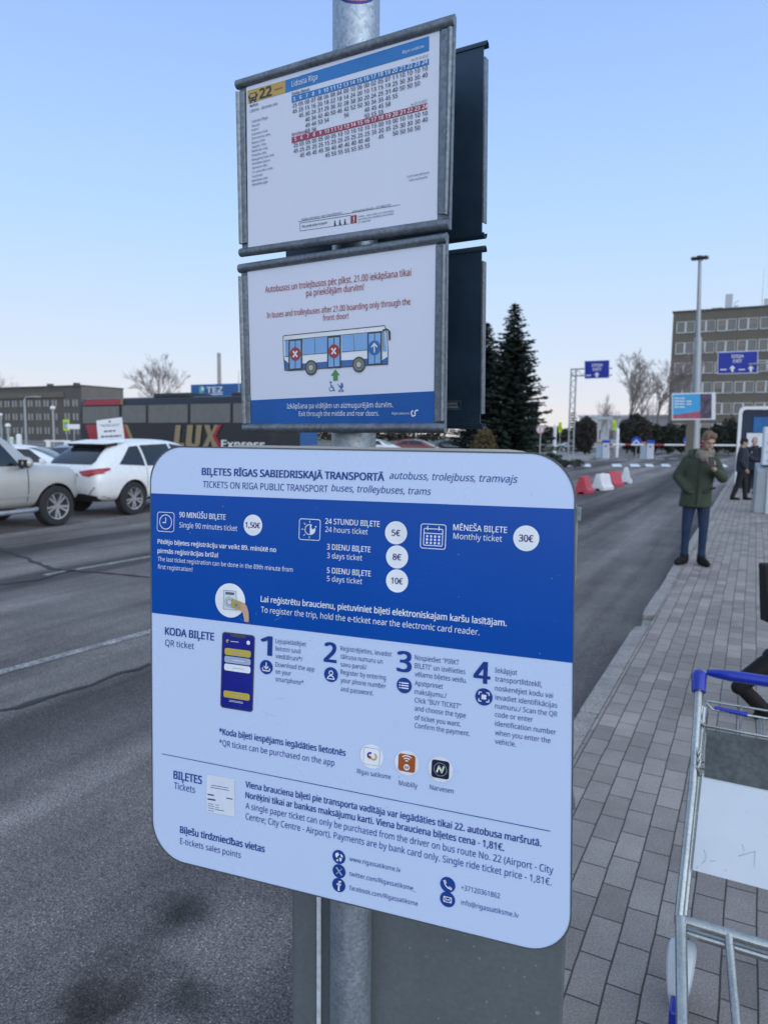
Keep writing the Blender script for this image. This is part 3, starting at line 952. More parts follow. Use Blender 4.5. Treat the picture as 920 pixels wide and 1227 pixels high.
class Car:
    def __init__(s, name, label, stations, paint, group=None, axles=(1.4, -1.4), R=.37, track=.80, W=.24, cat='car', wells=True):
        s.root = empty(name, (0, 0, 0), 0, label, cat, group)
        mb = MB(); rings = []
        for (x, zb, zs, zt, w, wr) in stations:
            half = [(.0, zb), (w * .80, zb), (w * .96, zb + (zs - zb) * .18), (w, zb + (zs - zb) * .55), (w * .975, zs), (wr + (w * .975 - wr) * .10, zt - (zt - zs) * .12), (wr * .80, zt), (0, zt + .012)]
            ring = [V((x, y, z)) for y, z in half] + [V((x, -y, z)) for y, z in half[-2:0:-1]]
            rings.append(ring)
        mb.loft(rings)
        b = mb.build('body', paint, s.root, smooth=40)
        sub = b.modifiers.new('s', 'SUBSURF'); sub.levels = 2; sub.render_levels = 2
        bake(b)
        if wells:
            cut = MB()
            for ax in axles:
                for sd_ in (1, -1):
                    cut.cyl((ax, sd_ * (track - .22), R * 1.0), (ax, sd_ * (track + .5), R * 1.0), R * 1.15, n=40)
            co = cut.build('cut'); md = b.modifiers.new('b', 'BOOLEAN'); md.object = co; md.operation = 'DIFFERENCE'; md.solver = 'EXACT'
            bake(b); bpy.data.objects.remove(co)
            lin = MB()
            for ax in axles:
                for sd_ in (1, -1):
                    n = 24
                    lin.loft([[V((ax + math.cos(k / n * math.pi) * R * 1.14, sd_ * (track + e_), R + math.sin(k / n * math.pi) * R * 1.14)) for k in range(n + 1)] for e_ in (-.24, .08)], False, False)
            lin.build('wheel_arch', M_black, s.root, smooth=40)
        b.data.polygons.foreach_set('use_smooth', [True] * len(b.data.polygons)); b.data.set_sharp_from_angle(angle=math.radians(38))
        s.body = b
        s.bvh = BVHTree.FromPolygons([v.co.copy() for v in b.data.vertices], [tuple(p.vertices) for p in b.data.polygons])
        s.R = R
        for ax in axles:
            for sd_ in (1, -1):
                wheel_part(s.root, (ax, sd_ * (track), R), R, W, sd_)
    def patch(s, name, pts, view, m, off=.006, cuts=4, parent=None, depth=0.0):
        """A panel cut to the polygon pts and laid on the body along the view direction.
        view: 'R','L' (pts are x,z), 'F','B' (pts are y,z), 'T' (x,y)."""
        bm = bmesh.new()
        vs = [bm.verts.new((a, b_, 0)) for a, b_ in pts]
        bm.faces.new(vs)
        bmesh.ops.triangulate(bm, faces=bm.faces[:])
        for _ in range(cuts):
            bmesh.ops.subdivide_edges(bm, edges=[e for e in bm.edges if e.calc_length() > .11], cuts=1, use_grid_fill=True)
            bmesh.ops.triangulate(bm, faces=bm.faces[:])
        D = {'R': V((0, 1, 0)), 'L': V((0, -1, 0)), 'F': V((-1, 0, 0)), 'B': V((1, 0, 0)), 'T': V((0, 0, -1))}[view]
        bad = []
        for v in bm.verts:
            a, b_ = v.co.x, v.co.y
            o = {'R': V((a, -3, b_)), 'L': V((a, 3, b_)), 'F': V((5, a, b_)), 'B': V((-5, a, b_)), 'T': V((a, b_, 4))}[view]
            h, n, i, d_ = s.bvh.ray_cast(o, D)
            if h is None:
                bad.append(v); continue
            if n.dot(D) > 0: n = -n
            v.co = h + n * off
        if bad: bmesh.ops.delete(bm, geom=bad, context='VERTS')
        me = bpy.data.meshes.new(name); bm.to_mesh(me); bm.free()
        me.materials.append(m); me.polygons.foreach_set('use_smooth', [True] * len(me.polygons))
        o = bpy.data.objects.new(name, me); COL.objects.link(o); o.parent = parent or s.root
        return o
    def sides(s, name, pts, m, **k):
        s.patch(name, pts, 'R', m, **k); s.patch(name, pts, 'L', m, **k)
    def seam(s, name, pts, view, w=.012, m=None):
        pass
    def place(s, local, world_pt, heading):
        """heading: direction the car points to, as an angle from +X."""
        q = Matrix.Rotation(heading, 3, 'Z') @ V(local)
        s.root.location = V((world_pt[0] - q.x, world_pt[1] - q.y, ROADZ)); s.root.rotation_euler = (0, 0, heading)

HX = math.pi / 2 - HEAD                      # heading of the road from +X
M_pw = mat('pearl_white_paint', (.82, .82, .81), .28, var=.03, coat=.8)
M_ps = mat('champagne_white_paint', (.50, .49, .46), .32, .25, var=.05, scale=1.5, coat=.7)
M_pb = mat('silver_blue_paint', (.36, .41, .46), .3, .5, var=.05, coat=.7)

# --- near off-roader, nose to the right, its back outside the picture
st = [(-2.42, .60, .98, 1.0, .72, .66), (-2.36, .42, 1.08, 1.45, .90, .72), (-2.2, .38, 1.12, 1.80, .94, .70), (-1.3, .36, 1.13, 1.86, .955, .70), (.2, .36, 1.13, 1.86, .955, .70),
      (.55, .36, 1.13, 1.80, .955, .70), (.95, .36, 1.13, 1.40, .955, .74), (1.12, .36, 1.13, 1.19, .955, .78), (1.4, .36, 1.125, 1.17, .955, .80), (1.78, .38, 1.10, 1.155, .945, .80), (1.95, .42, 1.05, 1.11, .915, .78), (2.06, .44, .95, 1.0, .85, .72), (2.12, .48, .82, .86, .77, .66), (2.14, .54, .70, .73, .66, .56)]
c1 = Car('off_roader', 'cream white off-roader with door mirror and running board, cut by the left frame edge', st, M_ps, 'cars parked by the road', (1.46, -1.42), .39, .83, .26)
c1.sides('side_window', [(-.18, 1.19), (.72, 1.19), (.36, 1.70), (-.18, 1.74)], M_cglass)
c1.sides('side_window', [(-1.2, 1.19), (-.28, 1.19), (-.28, 1.74), (-1.2, 1.74)], M_cglass)
c1.sides('side_window', [(-2.1, 1.2), (-1.32, 1.19), (-1.32, 1.74), (-2.05, 1.72)], M_cglass)
c1.patch('windshield', [(-.70, 1.24), (.70, 1.24), (.62, 1.74), (-.62, 1.74)], 'F', M_cglass)
c1.patch('grille', [(-.5, .62), (.5, .62), (.5, .82), (-.5, .82)], 'F', M_black)
c1.sides('headlight', [(1.90, .80), (2.05, .78), (2.0, .94), (1.92, .98)], M_lamp)
M_seam = mat('door_gap', (.05, .05, .048), .7)
c1.sides('door_gap', [(.82, .52), (.835, .52), (.86, 1.12), (.845, 1.12)], M_seam)
c1.sides('door_gap', [(-.24, .52), (-.225, .52), (-.225, 1.13), (-.24, 1.13)], M_seam)
c1.sides('side_moulding', [(-1.0, .62), (.98, .62), (.98, .66), (-1.0, .66)], M_ps, off=.018)
for sd_ in (1, -1):
    mb = MB(); mb.use(M_steel); mb.tube([(-1.0, sd_ * .93, .36), (-.9, sd_ * 1.0, .36), (.85, sd_ * 1.0, .36), (1.0, sd_ * .93, .37)], .045, 10); mb.build('running_board', None, c1.root, smooth=50)
    mb = MB(); mb.use(M_ps); mb.sphere((.70, sd_ * 1.10, 1.25), .13, 12, 8, (.75, 1.0, .85)); mb.use(M_black); mb.tube([(.72, sd_ * .94, 1.16), (.70, sd_ * 1.08, 1.18)], .035, 6); mb.box((.655, sd_ * 1.09, 1.24), (.09, .2, .14)); mb.build('door_mirror', None, c1.root, smooth=50)
    mb = MB(); mb.box((-.02, sd_ * .965, .98), (.2, .03, .035)); mb.build('door_handle', M_ps, c1.root, bevel=.008)
p = gp(70, 630, ROADZ)
c1.place((1.46, -.93, 0), p, HX + .03)

# --- white sport utility car ahead of it, seen from behind
st = [(-2.38, .58, .90, .93, .70, .62), (-2.33, .40, .98, 1.04, .86, .72), (-2.22, .34, 1.04, 1.18, .925, .70), (-2.0, .31, 1.06, 1.36, .945, .66), (-1.72, .30, 1.06, 1.52, .95, .63), (-1.45, .29, 1.05, 1.60, .955, .62), (-.9, .28, 1.03, 1.665, .955, .62), (-.1, .28, 1.0, 1.68, .955, .62),
      (.55, .28, .99, 1.60, .95, .62), (1.05, .28, 1.0, 1.30, .95, .66), (1.35, .29, 1.0, 1.08, .95, .72), (1.9, .31, .97, 1.01, .94, .70), (2.2, .36, .88, .92, .88, .62), (2.36, .44, .76, .80, .76, .55), (2.41, .52, .68, .72, .62, .5)]
c2 = Car('sport_utility_car', 'white sport utility car seen from behind, with red tail lights and tinted rear window', st, M_pw, 'cars parked by the road', (1.42, -1.38), .37, .82, .25)
c2.patch('rear_window', [(-.62, 1.13), (.62, 1.13), (.66, 1.20), (.50, 1.52), (-.50, 1.52), (-.66, 1.20)], 'B', M_cglass, off=.012)
c2.sides('side_window', [(-1.72, 1.13), (-1.0, 1.08), (-1.0, 1.52), (-1.25, 1.50)], M_cglass, off=.012)
c2.sides('side_window', [(-.93, 1.08), (-.05, 1.06), (-.05, 1.56), (-.93, 1.53)], M_cglass, off=.012)
c2.sides('side_window', [(.03, 1.06), (1.0, 1.06), (.5, 1.50), (.03, 1.56)], M_cglass, off=.012)
c2.patch('windshield', [(-.66, 1.1), (.66, 1.1), (.55, 1.54), (-.55, 1.54)], 'F', M_cglass)
for s_ in (1, -1):
    c2.patch('tail_light', [(s_ * .36, .985), (s_ * .62, 1.02), (s_ * .92, 1.06), (s_ * .90, .95), (s_ * .66, .885), (s_ * .50, .90)], 'B', M_red, off=.016)
    c2.patch('tail_light', [(-2.32, .93), (-1.98, 1.03), (-2.02, 1.065), (-2.26, 1.05)], 'R' if s_ > 0 else 'L', M_red, off=.014)
    mb = MB(); mb.box((.92, s_ * 1.02, 1.12), (.12, .22, .15)); mb.build('door_mirror', M_pw, c2.root, bevel=.03)
    c2.patch('reflector', [(s_ * .60, .50), (s_ * .66, .50), (s_ * .82, .66), (s_ * .78, .68)], 'B', M_lamp, off=.012)
c2.patch('number_plate', [(-.26, .80), (.26, .80), (.26, .91), (-.26, .91)], 'B', M_plate, off=.014)
c2.patch('plate_recess', [(-.34, .77), (.34, .77), (.34, .94), (-.34, .94)], 'B', mat('grey_recess', (.25, .26, .27), .6), off=.006)
c2.patch('emblem', [(-.04, 1.02), (0, .99), (.04, 1.02), (0, 1.06)], 'B', M_rim, off=.012)
c2.patch('rear_bumper', [(-.84, .36), (.84, .36), (.86, .47), (.5, .52), (-.5, .52), (-.86, .47)], 'B', M_black, off=.012)
c2.sides('sill_trim', [(-.98, .30), (1.0, .30), (1.0, .38), (-.98, .38)], M_black, off=.01)
c2.sides('door_gap', [(-1.0, .42), (-.99, .42), (-.96, 1.05), (-.97, 1.05)], M_seam, off=.004)
c2.sides('door_gap', [(-.02, .40), (-.01, .40), (-.01, 1.04), (-.02, 1.04)], M_seam, off=.004)
mb = MB(); mb.use(M_black); mb.hexa([V((-1.80, -.58, 1.50)), V((-1.5, -.6, 1.53)), V((-1.5, .6, 1.53)), V((-1.80, .58, 1.50))], [V((-1.86, -.58, 1.56)), V((-1.5, -.6, 1.6)), V((-1.5, .6, 1.6)), V((-1.86, .58, 1.56))])
_dead = MB(); _dead.hexa([V((-2.02, -.60, 1.555)), V((-1.45, -.62, 1.60)), V((-1.45, .62, 1.60)), V((-2.02, .60, 1.555))], [V((-2.05, -.60, 1.60)), V((-1.45, -.62, 1.645)), V((-1.45, .62, 1.645)), V((-2.05, .60, 1.60))])
mb.build('roof_spoiler', None, c2.root, bevel=.015)
mb = MB(); mb.hexa([V((-1.90, -.57, 1.562)), V((-1.3, -.60, 1.60)), V((-1.3, .60, 1.60)), V((-1.90, .57, 1.562))], [V((-1.89, -.56, 1.59)), V((-1.3, -.57, 1.655)), V((-1.3, .57, 1.655)), V((-1.89, .56, 1.59))])
mb.build('spoiler_lip', M_pw, c2.root, bevel=.01)
p = gp(162, 617, ROADZ)
c2.place((-1.38, -.93, 0), p, HX + .02)

# --- two cars in the next row, only roofs and windows showing
st_h = [(-2.1, .5, .85, .9, .68, .6), (-2.05, .35, .93, 1.05, .84, .66), (-1.85, .28, .96, 1.30, .88, .60), (-1.3, .26, .97, 1.44, .89, .58), (-.4, .25, .96, 1.48, .89, .57), (.3, .25, .95, 1.42, .89, .58), (.85, .25, .95, 1.16, .89, .62), (1.15, .26, .95, 1.0, .88, .68), (1.6, .28, .88, .92, .86, .64), (1.95, .34, .76, .80, .78, .55), (2.08, .42, .66, .70, .62, .5)]
def small_car(name, label, paint, group, wells=True):
    c = Car(name, label, st_h, paint, group, (1.28, -1.28), .32, .76, .21, wells=wells)
    c.sides('side_window', [(-1.62, 1.03), (-.72, 1.0), (-.72, 1.36), (-1.25, 1.33)], M_cglass, off=.01)
    c.sides('side_window', [(-.66, 1.0), (.78, 1.0), (.28, 1.34), (-.66, 1.37)], M_cglass, off=.01)
    c.patch('windshield', [(-.60, 1.02), (.60, 1.02), (.48, 1.38), (-.48, 1.38)], 'F', M_cglass, off=.01)
    c.patch('rear_window', [(-.56, 1.05), (.56, 1.05), (.46, 1.36), (-.46, 1.36)], 'B', M_cglass, off=.01)
    for s_ in (1, -1):
        c.patch('headlight', [(s_ * .45, .66), (s_ * .76, .68), (s_ * .78, .78), (s_ * .5, .75)], 'F', M_lamp, off=.01)
        c.patch('tail_light', [(s_ * .5, .80), (s_ * .84, .80), (s_ * .84, .93), (s_ * .55, .93)], 'B', M_red, off=.01)
        mb = MB(); mb.box((.72, s_ * .98, 1.05), (.1, .18, .12)); mb.build('door_mirror', paint, c.root, bevel=.02)
    return c
c3 = small_car('hatchback', 'white hatchback with only roof and side windows showing behind the off-roader', M_pw, 'cars parked by the road')
q = base(34, 19.6); c3.place((0, 0, 0), (q.x, q.y), math.radians(8))
c4 = small_car('saloon_car', 'silver blue car between the white hatchback and the white sport utility car', M_pb, 'cars parked by the road')
q = base(92, 21.5); c4.place((0, 0, 0), (q.x, q.y), math.radians(150))
c5 = small_car('silver_car', 'small silver car seen far off left of the barrier gate', M_pb, 'distant cars', False)
q = base(684, 88); c5.place((0, 0, 0), (q.x, q.y), math.radians(175))
M_pr = mat('dark_red_paint', (.25, .03, .03), .3, coat=.7)
M_pg = mat('grey_paint', (.12, .13, .14), .3, .3, coat=.7)
for x, Y_, m, lab in ((452, 62, M_pw, 'distant white car under the notice board, left of the post'), (500, 64, M_pr, 'distant dark red car seen between the notice board and the ticket board'), (545, 66, M_pg, 'distant grey car seen under the rear notice boards')):
    c = small_car('distant_car', lab, m, 'distant cars', False); q = base(x, Y_); c.place((0, 0, 0), (q.x, q.y), math.radians(-20))

# --- the coach
M_coach = mat('coach_black', (.022, .024, .030), .36, 0, var=.15, spec=.4)
M_coachred = mat('coach_red', (.30, .012, .03), .35, var=.08, coat=.4)
M_gold = mat('coach_gold', (.30, .235, .13), .4, .2, var=.08)
M_busglass = glass('coach_glass', (.085, .098, .105), .05)
Pc = at(97, 520, 40.5)
bus = Sheet((Pc.x, Pc.y, ROADZ), FH, (0, 0, 1))
root = empty('coach', label='long black and red coach with gold and white lettering behind the parked cars', cat='coach', M=bus.M)
HB = bus.uv(180, 475.5)[1]; LB = 13.2; WB = 2.55
def section(x, dx=0):
    z0, z1, r = .36, HB, .28
    out = []
    for (y, z) in ((0, z0), (0, 1.3), (.02, z1 - .75), (.06, z1 - .25), (.16, z1 - .06), (.4, z1), (WB - .4, z1), (WB - .16, z1 - .06), (WB - .06, z1 - .25), (WB - .02, z1 - .75), (WB, 1.3), (WB, z0)):
        out.append(V((x, y, z)))
    return out
mb = MB(); rings = []
for x, k in ((0.10, .80), (0, .97), (.12, 1.0), (LB - .3, 1.0), (LB - .06, .97), (LB, .85)):
    rings.append([V((x, WB / 2 + (p.y - WB / 2) * (.93 + .07 * min(1, k / .97)), p.z if k > .98 else .36 + (p.z - .36) * (.965 if k > .9 else .93))) for p in section(x)])
mb.loft(rings); mb.build('body', M_coach, root, smooth=40)
W1 = .035
def bpart(name, pxs, m, w=W1, parent=None):
    mb = MB(); pts = [bus.uv(*q_) for q_ in pxs]
    mb.use(m); n = len(pts)
    f_ = [bus.P(u, v, w) for u, v in pts]; bk = [bus.P(u, v, -.05) for u, v in pts]
    mb.add(f_ + bk, [tuple(range(n))] + [(k, (k + 1) % n, n + (k + 1) % n, n + k) for k in range(n)])
    return mb.build(name, None, parent or root)
bpart('window', [(100, 487.5), (143.5, 486.5), (143.5, 507), (100, 507.5)], M_busglass)
for a_, b_ in ((147, 175.5), (178.5, 225.5), (229, 276.5), (280, 328), (331, 370)):
    bpart('window', [(a_, 486 - (a_ - 147) * .02), (b_, 486 - (b_ - 147) * .02), (b_, 506.5), (a_, 506.8)], M_busglass)
bpart('roof_corner', [(99, 486), (101.5, 481.5), (106, 479.3), (145.5, 478.2), (145.5, 485)], M_coachred, .03)
bpart('roof_stripe', [(145.7, 478.0), (147.2, 478.0), (147.2, 485), (145.7, 485)], M_gold, .034)
bpart('red_panel', [(103, 509), (150, 508.8), (159, 534), (111, 534)], M_coachred)
bpart('gold_stripe', [(150.3, 508.8), (153.2, 508.8), (163, 534), (159.3, 534)], M_gold, .037)
bpart('red_chevron', [(262.5, 509), (266.5, 509), (259.5, 522), (266.5, 536), (262.5, 536), (255.5, 522)], M_coachred, .06)
mb = MB()
for q_ in ([(211.5, 509.5), (217.8, 509.4), (215.5, 531), (222, 531), (221.5, 537), (208.5, 537)], [(225.5, 509.4), (232.3, 509.3), (230.5, 529), (232, 532), (234.5, 532), (236.5, 509.3), (243, 509.2), (240.5, 532), (236.5, 537.5), (227, 537.5), (223.3, 533)],
           [(245.5, 509.2), (252, 509.2), (254.5, 517.5), (258, 509.1), (263.5, 509.1), (257.5, 522.5), (262.5, 537), (256, 537), (253, 528), (249, 537), (243, 537), (250, 522)]):
    bus.poly(mb, q_, .05, M_gold)
bus.text(mb, 'Express', (266.5, 536.8), (318, 536.2), 9.5, .05, M_white, .03)
LET_BUS = (mb, root)
mb = MB(); mb.box((6.5, WB / 2, HB + .10), (2.6, 1.7, .22)); mb.build('roof_unit', M_darkmetal, root, bevel=.05)
mb = MB(); mb.box((11, WB / 2, HB + .08), (1.2, 1.5, .18)); mb.build('roof_hatch', M_darkmetal, root, bevel=.05)
for x in (2.6, 3.95, 10.4):
    for y, s_ in ((.17, -1), (WB - .17, 1)):
        wheel_part(root, (x, y, .5), .5, .3, s_)

# ------------------------------------------------------------------ street furniture further off
M_sign_blue = mat('sign_blue', srgb(10, 38, 150), .35, var=.06)
M_sign_blue2 = mat('round_sign_blue', srgb(18, 80, 190), .35, var=.06)
M_sign_white = mat('sign_white', (.78, .78, .78), .4, var=.04)
M_fluo = mat('sign_yellow_green', srgb(205, 235, 25), .45, var=.05)
M_pole = mat('grey_pole', (.34, .36, .38), .5, .5, var=.12, scale=6)
M_signred = mat('sign_red', (.50, .03, .04), .4, var=.05)

def face(px, py, Y, yaw=FY):
    """A vertical sheet through the point seen at px,py at distance Y, standing on the road."""
    p = at(px, py, Y)
    return Sheet((p.x, p.y, ROADZ), (math.cos(yaw), math.sin(yaw), 0), (0, 0, 1))
def panel(sh, name, pts, m, t, parent, w0=0.0):
    mb = MB(); n = len(pts); uvs = [sh.uv(*q) for q in pts]
    a = [sh.P(u, v, w0) for u, v in uvs]; b = [sh.P(u, v, w0 - t) for u, v in uvs]
    mb.add(a + b, [tuple(range(n)), tuple(range(2 * n - 1, n - 1, -1))] + [(k, (k + 1) % n, n + (k + 1) % n, n + k) for k in range(n)])
    return mb.build(name, m, parent)

LETTERS = []     # (MB, parent, name) to be built after the text is set
# lattice gantry with the left exit sign
g = face(686, 500, 60)
root = empty('sign_gantry', label='lattice gantry post carrying the smaller blue exit sign over the road', cat='sign gantry', M=g.M)
mb = MB(); (ua, va), (ub, _), (uc, vc) = g.uv(684, 446), g.uv(690, 446), g.uv(733, 445)
for u in (ua, ub):
    mb.tube([g.P(u, 0), g.P(u, va + .3)], .07, 6)
k = 0; z = .4
while z < va - .3:
    mb.tube([g.P(ua if k % 2 else ub, z), g.P(ub if k % 2 else ua, z + .45)], .03, 4); z += .45; k += 1
for dv in (.25, -.3):
    mb.tube([g.P(ua, va + dv), g.P(uc, vc + dv)], .06, 6)
u = ua; k = 0
while u < uc - .4:
    mb.tube([g.P(u, va + (.25 if k % 2 else -.3)), g.P(u + .45, va + (-.3 if k % 2 else .25))], .025, 4); u += .45; k += 1
mb.build('gantry_frame', M_pole, root)
sg = panel(g, 'sign_panel', [(700.5, 432.6), (730.5, 431.4), (730.3, 453.2), (700.5, 454.2)], M_sign_white, .08, root, .2)
panel(g, 'sign_face', [(701.1, 433.2), (729.9, 432.0), (729.7, 452.6), (701.1, 453.6)], M_sign_blue, .02, sg, .215)
mb = MB()
g.text(mb, 'IZEJA', (709, 439.6), (722.5, 439.1), 3.2, .23, M_sign_white, .02)
g.text(mb, 'EXIT', (710.5, 444.6), (721, 444.2), 3.2, .23, M_sign_white, .02)
g.polyuv(mb, [g.uv(x, y) for x, y in ((714, 452.3), (714, 449.6), (711.8, 449.7), (715.3, 446), (718.8, 449.4), (716.6, 449.5), (716.6, 452.2))], .23, M_sign_white)
g.polyuv(mb, [g.uv(x, y) for x, y in ((702.5, 450.8), (708.5, 450.5), (708.5, 449.3), (702.5, 449.6))], .23, M_sign_white)
LETTERS.append((mb, sg, 'lettering'))
# right sign on an arm from a post outside the picture
g = face(883, 434, 42)
root = empty('sign_gantry', label='larger two lane blue exit sign on an arm in front of the office block', cat='sign gantry', M=g.M)
sg = panel(g, 'sign_panel', [(859.5, 422.3), (907.8, 420.4), (907.3, 447.4), (859.0, 448.6)], M_sign_white, .08, root, .2)
panel(g, 'sign_face', [(860.3, 423.1), (907, 421.2), (906.5, 446.6), (859.8, 447.8)], M_sign_blue, .02, sg, .215)
mb = MB(); u0, v0 = g.uv(896, 437); u1, _ = g.uv(1010, 435)
for dv in (0, -.42):
    mb.tube([g.P(u0 if dv == 0 else u0 + .6, v0 + dv, .28 if dv == 0 else .05), g.P(u1, v0 + dv + .1, .28 if dv == 0 else .05)], .055, 6)
for k in range(9):
    uu = u0 + .8 + k * .5; mb.tube([g.P(uu, v0, .28), g.P(uu + .25, v0 - .42, .05)], .025, 4)
mb.tube([g.P(u1, 0), g.P(u1, v0 + .3)], .12, 8)
mb.build('gantry_frame', M_pole, root)
mb = MB()
g.text(mb, 'IZEJA', (876, 429.3), (890.5, 428.8), 3.6, .23, M_sign_white, .02)
g.text(mb, 'EXIT', (878, 435), (888.5, 434.6), 3.6, .23, M_sign_white, .02)
for x in (877, 899):
    g.polyuv(mb, [g.uv(x + a_, y) for a_, y in ((-1.4, 446), (-1.4, 442.2), (-3.9, 442.3), (0, 438.2), (3.9, 441.9), (1.4, 442), (1.4, 445.9))], .23, M_sign_white)
    g.polyuv(mb, [g.uv(x + a_, y) for a_, y in ((-14.5, 444.2), (-7, 443.8), (-7, 442.4), (-14.5, 442.8))], .23, M_sign_white)
LETTERS.append((mb, sg, 'lettering'))

# tall light mast
b_ = base(828.5, 52); H = height(309, 52, 838)
root = empty('light_mast', b_, 0, 'very tall grey light mast with a flat crown of lamps', 'light mast')
mb = MB(); lx = at(838, 308, 52).x - b_.x
mb.tube([(0, 0, 0), (lx * .55, 0, H * .62)], [.37, .25], 12); mb.tube([(lx * .55, 0, H * .62), (lx * .98, 0, H)], [.17, .11], 12); mb.build('mast_pole', M_pole, root, smooth=50)
mb = MB(); mb.cyl((lx, 0, H - .12), (lx, 0, H + .12), .28, .2, 12)
for k in range(6):
    a = k / 6 * math.tau; mb.tube([(lx, 0, H), (lx + .4 * math.cos(a), .4 * math.sin(a), H + .02)], .04, 5)
    mb.box((lx + .45 * math.cos(a), .45 * math.sin(a), H - .02), (.28, .28, .12), Matrix.Rotation(a, 3, 'Z'))
mb.build('lamp_head', M_darkmetal, root)
# billboard
g = face(831, 487, 48)
root = empty('billboard', label='white framed billboard with a blue and dark picture on a single leg', cat='billboard', M=g.M)
fr = panel(g, 'frame', [(804.5, 471.4), (856.8, 470), (856.4, 502.8), (804.3, 503.3)], M_sign_white, .3, root, 0)
panel(g, 'poster', [(805.8, 472.8), (852.2, 471.6), (852, 501.4), (805.6, 501.8)], mat('poster_blue', srgb(70, 165, 215), .5, var=.1, scale=1.0), .02, root, .01)
panel(g, 'poster_strip', [(805.6, 497.2), (838.5, 492.5), (838.4, 501.5), (805.6, 501.8)], mat('poster_red', srgb(170, 90, 105), .5, var=.3, scale=3), .02, root, .016)
panel(g, 'poster_picture', [(838.6, 472), (852.2, 471.6), (852, 501.4), (838.4, 501.5)], mat('poster_dark', srgb(92, 78, 96), .5, var=.7, scale=2.2, var2=.4, scale2=9), .02, root, .016)
mb = MB()
for y, x1 in ((477.5, 821), (481, 829), (484.4, 831), (488, 823)):
    for a_, c_ in ((807.5, .45), (814, .5), (822, .3)):
        if a_ + 3 < x1:
            g.poly(mb, [(a_, y - .9), (min(a_ + 6, x1), y - 1), (min(a_ + 6, x1), y + .5), (a_, y + .6)], .03, M_sign_white)
mb.build('poster_lines', None, root)
mb = MB(); u, v = g.uv(827, 500); mb.box((u, .15, v / 2), (.5, .25, v)); mb.build('leg', M_conc, root)

# barrier gate: ticket posts, booms, round blue signs, height portal
def ticket_post(x, label):
    g = face(x, 540, 62)
    root = empty('ticket_post', label=label, cat='ticket post', group='ticket posts at the barrier', M=g.M)
    mb = MB(); mb.use(mat('post_white', (.62, .66, .72), .45)); mb.box((.28, .25, .68), (.55, .5, 1.36)); mb.build('cabinet', None, root, bevel=.03)
    mb = MB(); mb.box((.28, .25, 1.48), (.6, .55, .24)); mb.build('cap', M_sign_blue2, root, bevel=.04)
    mb = MB(); mb.box((-.28, .25, .62), (.5, .45, 1.24)); mb.build('barrier_housing', mat('housing_grey', (.36, .45, .55), .5), root, bevel=.03)
    mb = MB(); mb.box((-.28, .25, 1.36), (.46, .4, .22)); mb.build('lamp_box', mat('orange_box', (.55, .25, .10), .5), root, bevel=.03)
    mb = MB(); mb.box((.3, -.012, 1.08), (.2, .02, .16)); mb.build('screen', mat('post_screen', (.2, .22, .25), .3), root)
    return g
ticket_post(721, 'left ticket post of the barrier, white with a blue cap and orange lamp box')
ticket_post(774, 'right ticket post of the barrier, white with a blue cap and orange lamp box')
def boom(x0, x1, y0, y1, label):
    a = at(x0, y0, 62); b2 = at(x1, y1, 62 - (x1 - x0) * .02)
    mb = MB(); n = max(6, int((b2 - a).length / 1.1))
    M_br = mat('boom_red', (.38, .05, .06), .5)
    for k in range(n):
        mb.use(M_sign_white if (k % 3) else M_br)
        mb.tube([a.lerp(b2, k / n), a.lerp(b2, (k + 1) / n)], .085, 6)
    o = mb.build('barrier_boom', None); tag(o, label, 'barrier boom', 'booms of the gate')
boom(726, 771, 532.6, 533, 'left closed red and white barrier boom between the two ticket posts')
boom(779, 935, 533, 534, 'right closed red and white barrier boom passing behind the man in green')
def round_sign(px, py, Y, r, m, label, arrow=None, ring=None, group=None):
    g = face(px, py, Y)
    root = empty('round_sign', label=label, cat='road sign', group=group, M=g.M)
    u, v = g.uv(px, py)
    mb = MB(); mb.tube([g.P(u, 0, -.06), g.P(u, v + .2, -.06)], .035, 6); mb.build('pole', M_pole, root)
    mb = MB(); n = 32; mb.prism([(math.cos(k / n * math.tau) * r, math.sin(k / n * math.tau) * r) for k in range(n)], Matrix.Translation((u, -.0, v)) @ Matrix.Rotation(math.pi / 2, 4, 'X'), -.03)
    d = mb.build('sign_disc', m, root)
    mb = MB()
    if ring: g.ring(mb, u, v, r * .99, r * .25, .012, ring)
    if arrow == 'down':
        for a_ in (-.7, .7): g.stroke(mb, [(u, v + .30 * r), (u + a_ * r * .85, v - .35 * r)], r * .26, .036, M_sign_white)
    if arrow == 'bar': g.polyuv(mb, [(u - r * .1, v - r * .5), (u + r * .1, v - r * .5), (u + r * .1, v + r * .5), (u - r * .1, v + r * .5)], .036, M_signred)
    if mb.v: mb.build('symbol', None, d)
round_sign(762, 529, 61.5, .40, M_sign_blue2, 'round blue sign with white arrow beside the right ticket post', 'down', group='round blue signs at the gate')
round_sign(824, 528, 61, .40, M_sign_blue2, 'round blue sign partly hidden by the head of the man in green', 'down', group='round blue signs at the gate')
round_sign(647, 514.5, 40, .24, M_sign_white, 'round white sign with pale red ring on a pole beside the tall spruce', 'bar', mat('faded_red', (.45, .22, .22), .5))
g = face(722, 520, 66)
root = empty('height_portal', label='thin white portal frame standing behind the left ticket post', cat='portal', M=g.M)
mb = MB(); (u0, v0), (u1, _) = g.uv(717, 501), g.uv(729, 501)
mb.box(((u0 + u1) / 2, 0, v0), (u1 - u0 + .5, .5, .22))
for u in (u0, u1): mb.box((u, 0, v0 / 2), (.12, .12, v0))
mb.build('portal_frame', mat('pale_grey', (.5, .52, .55), .5), root)
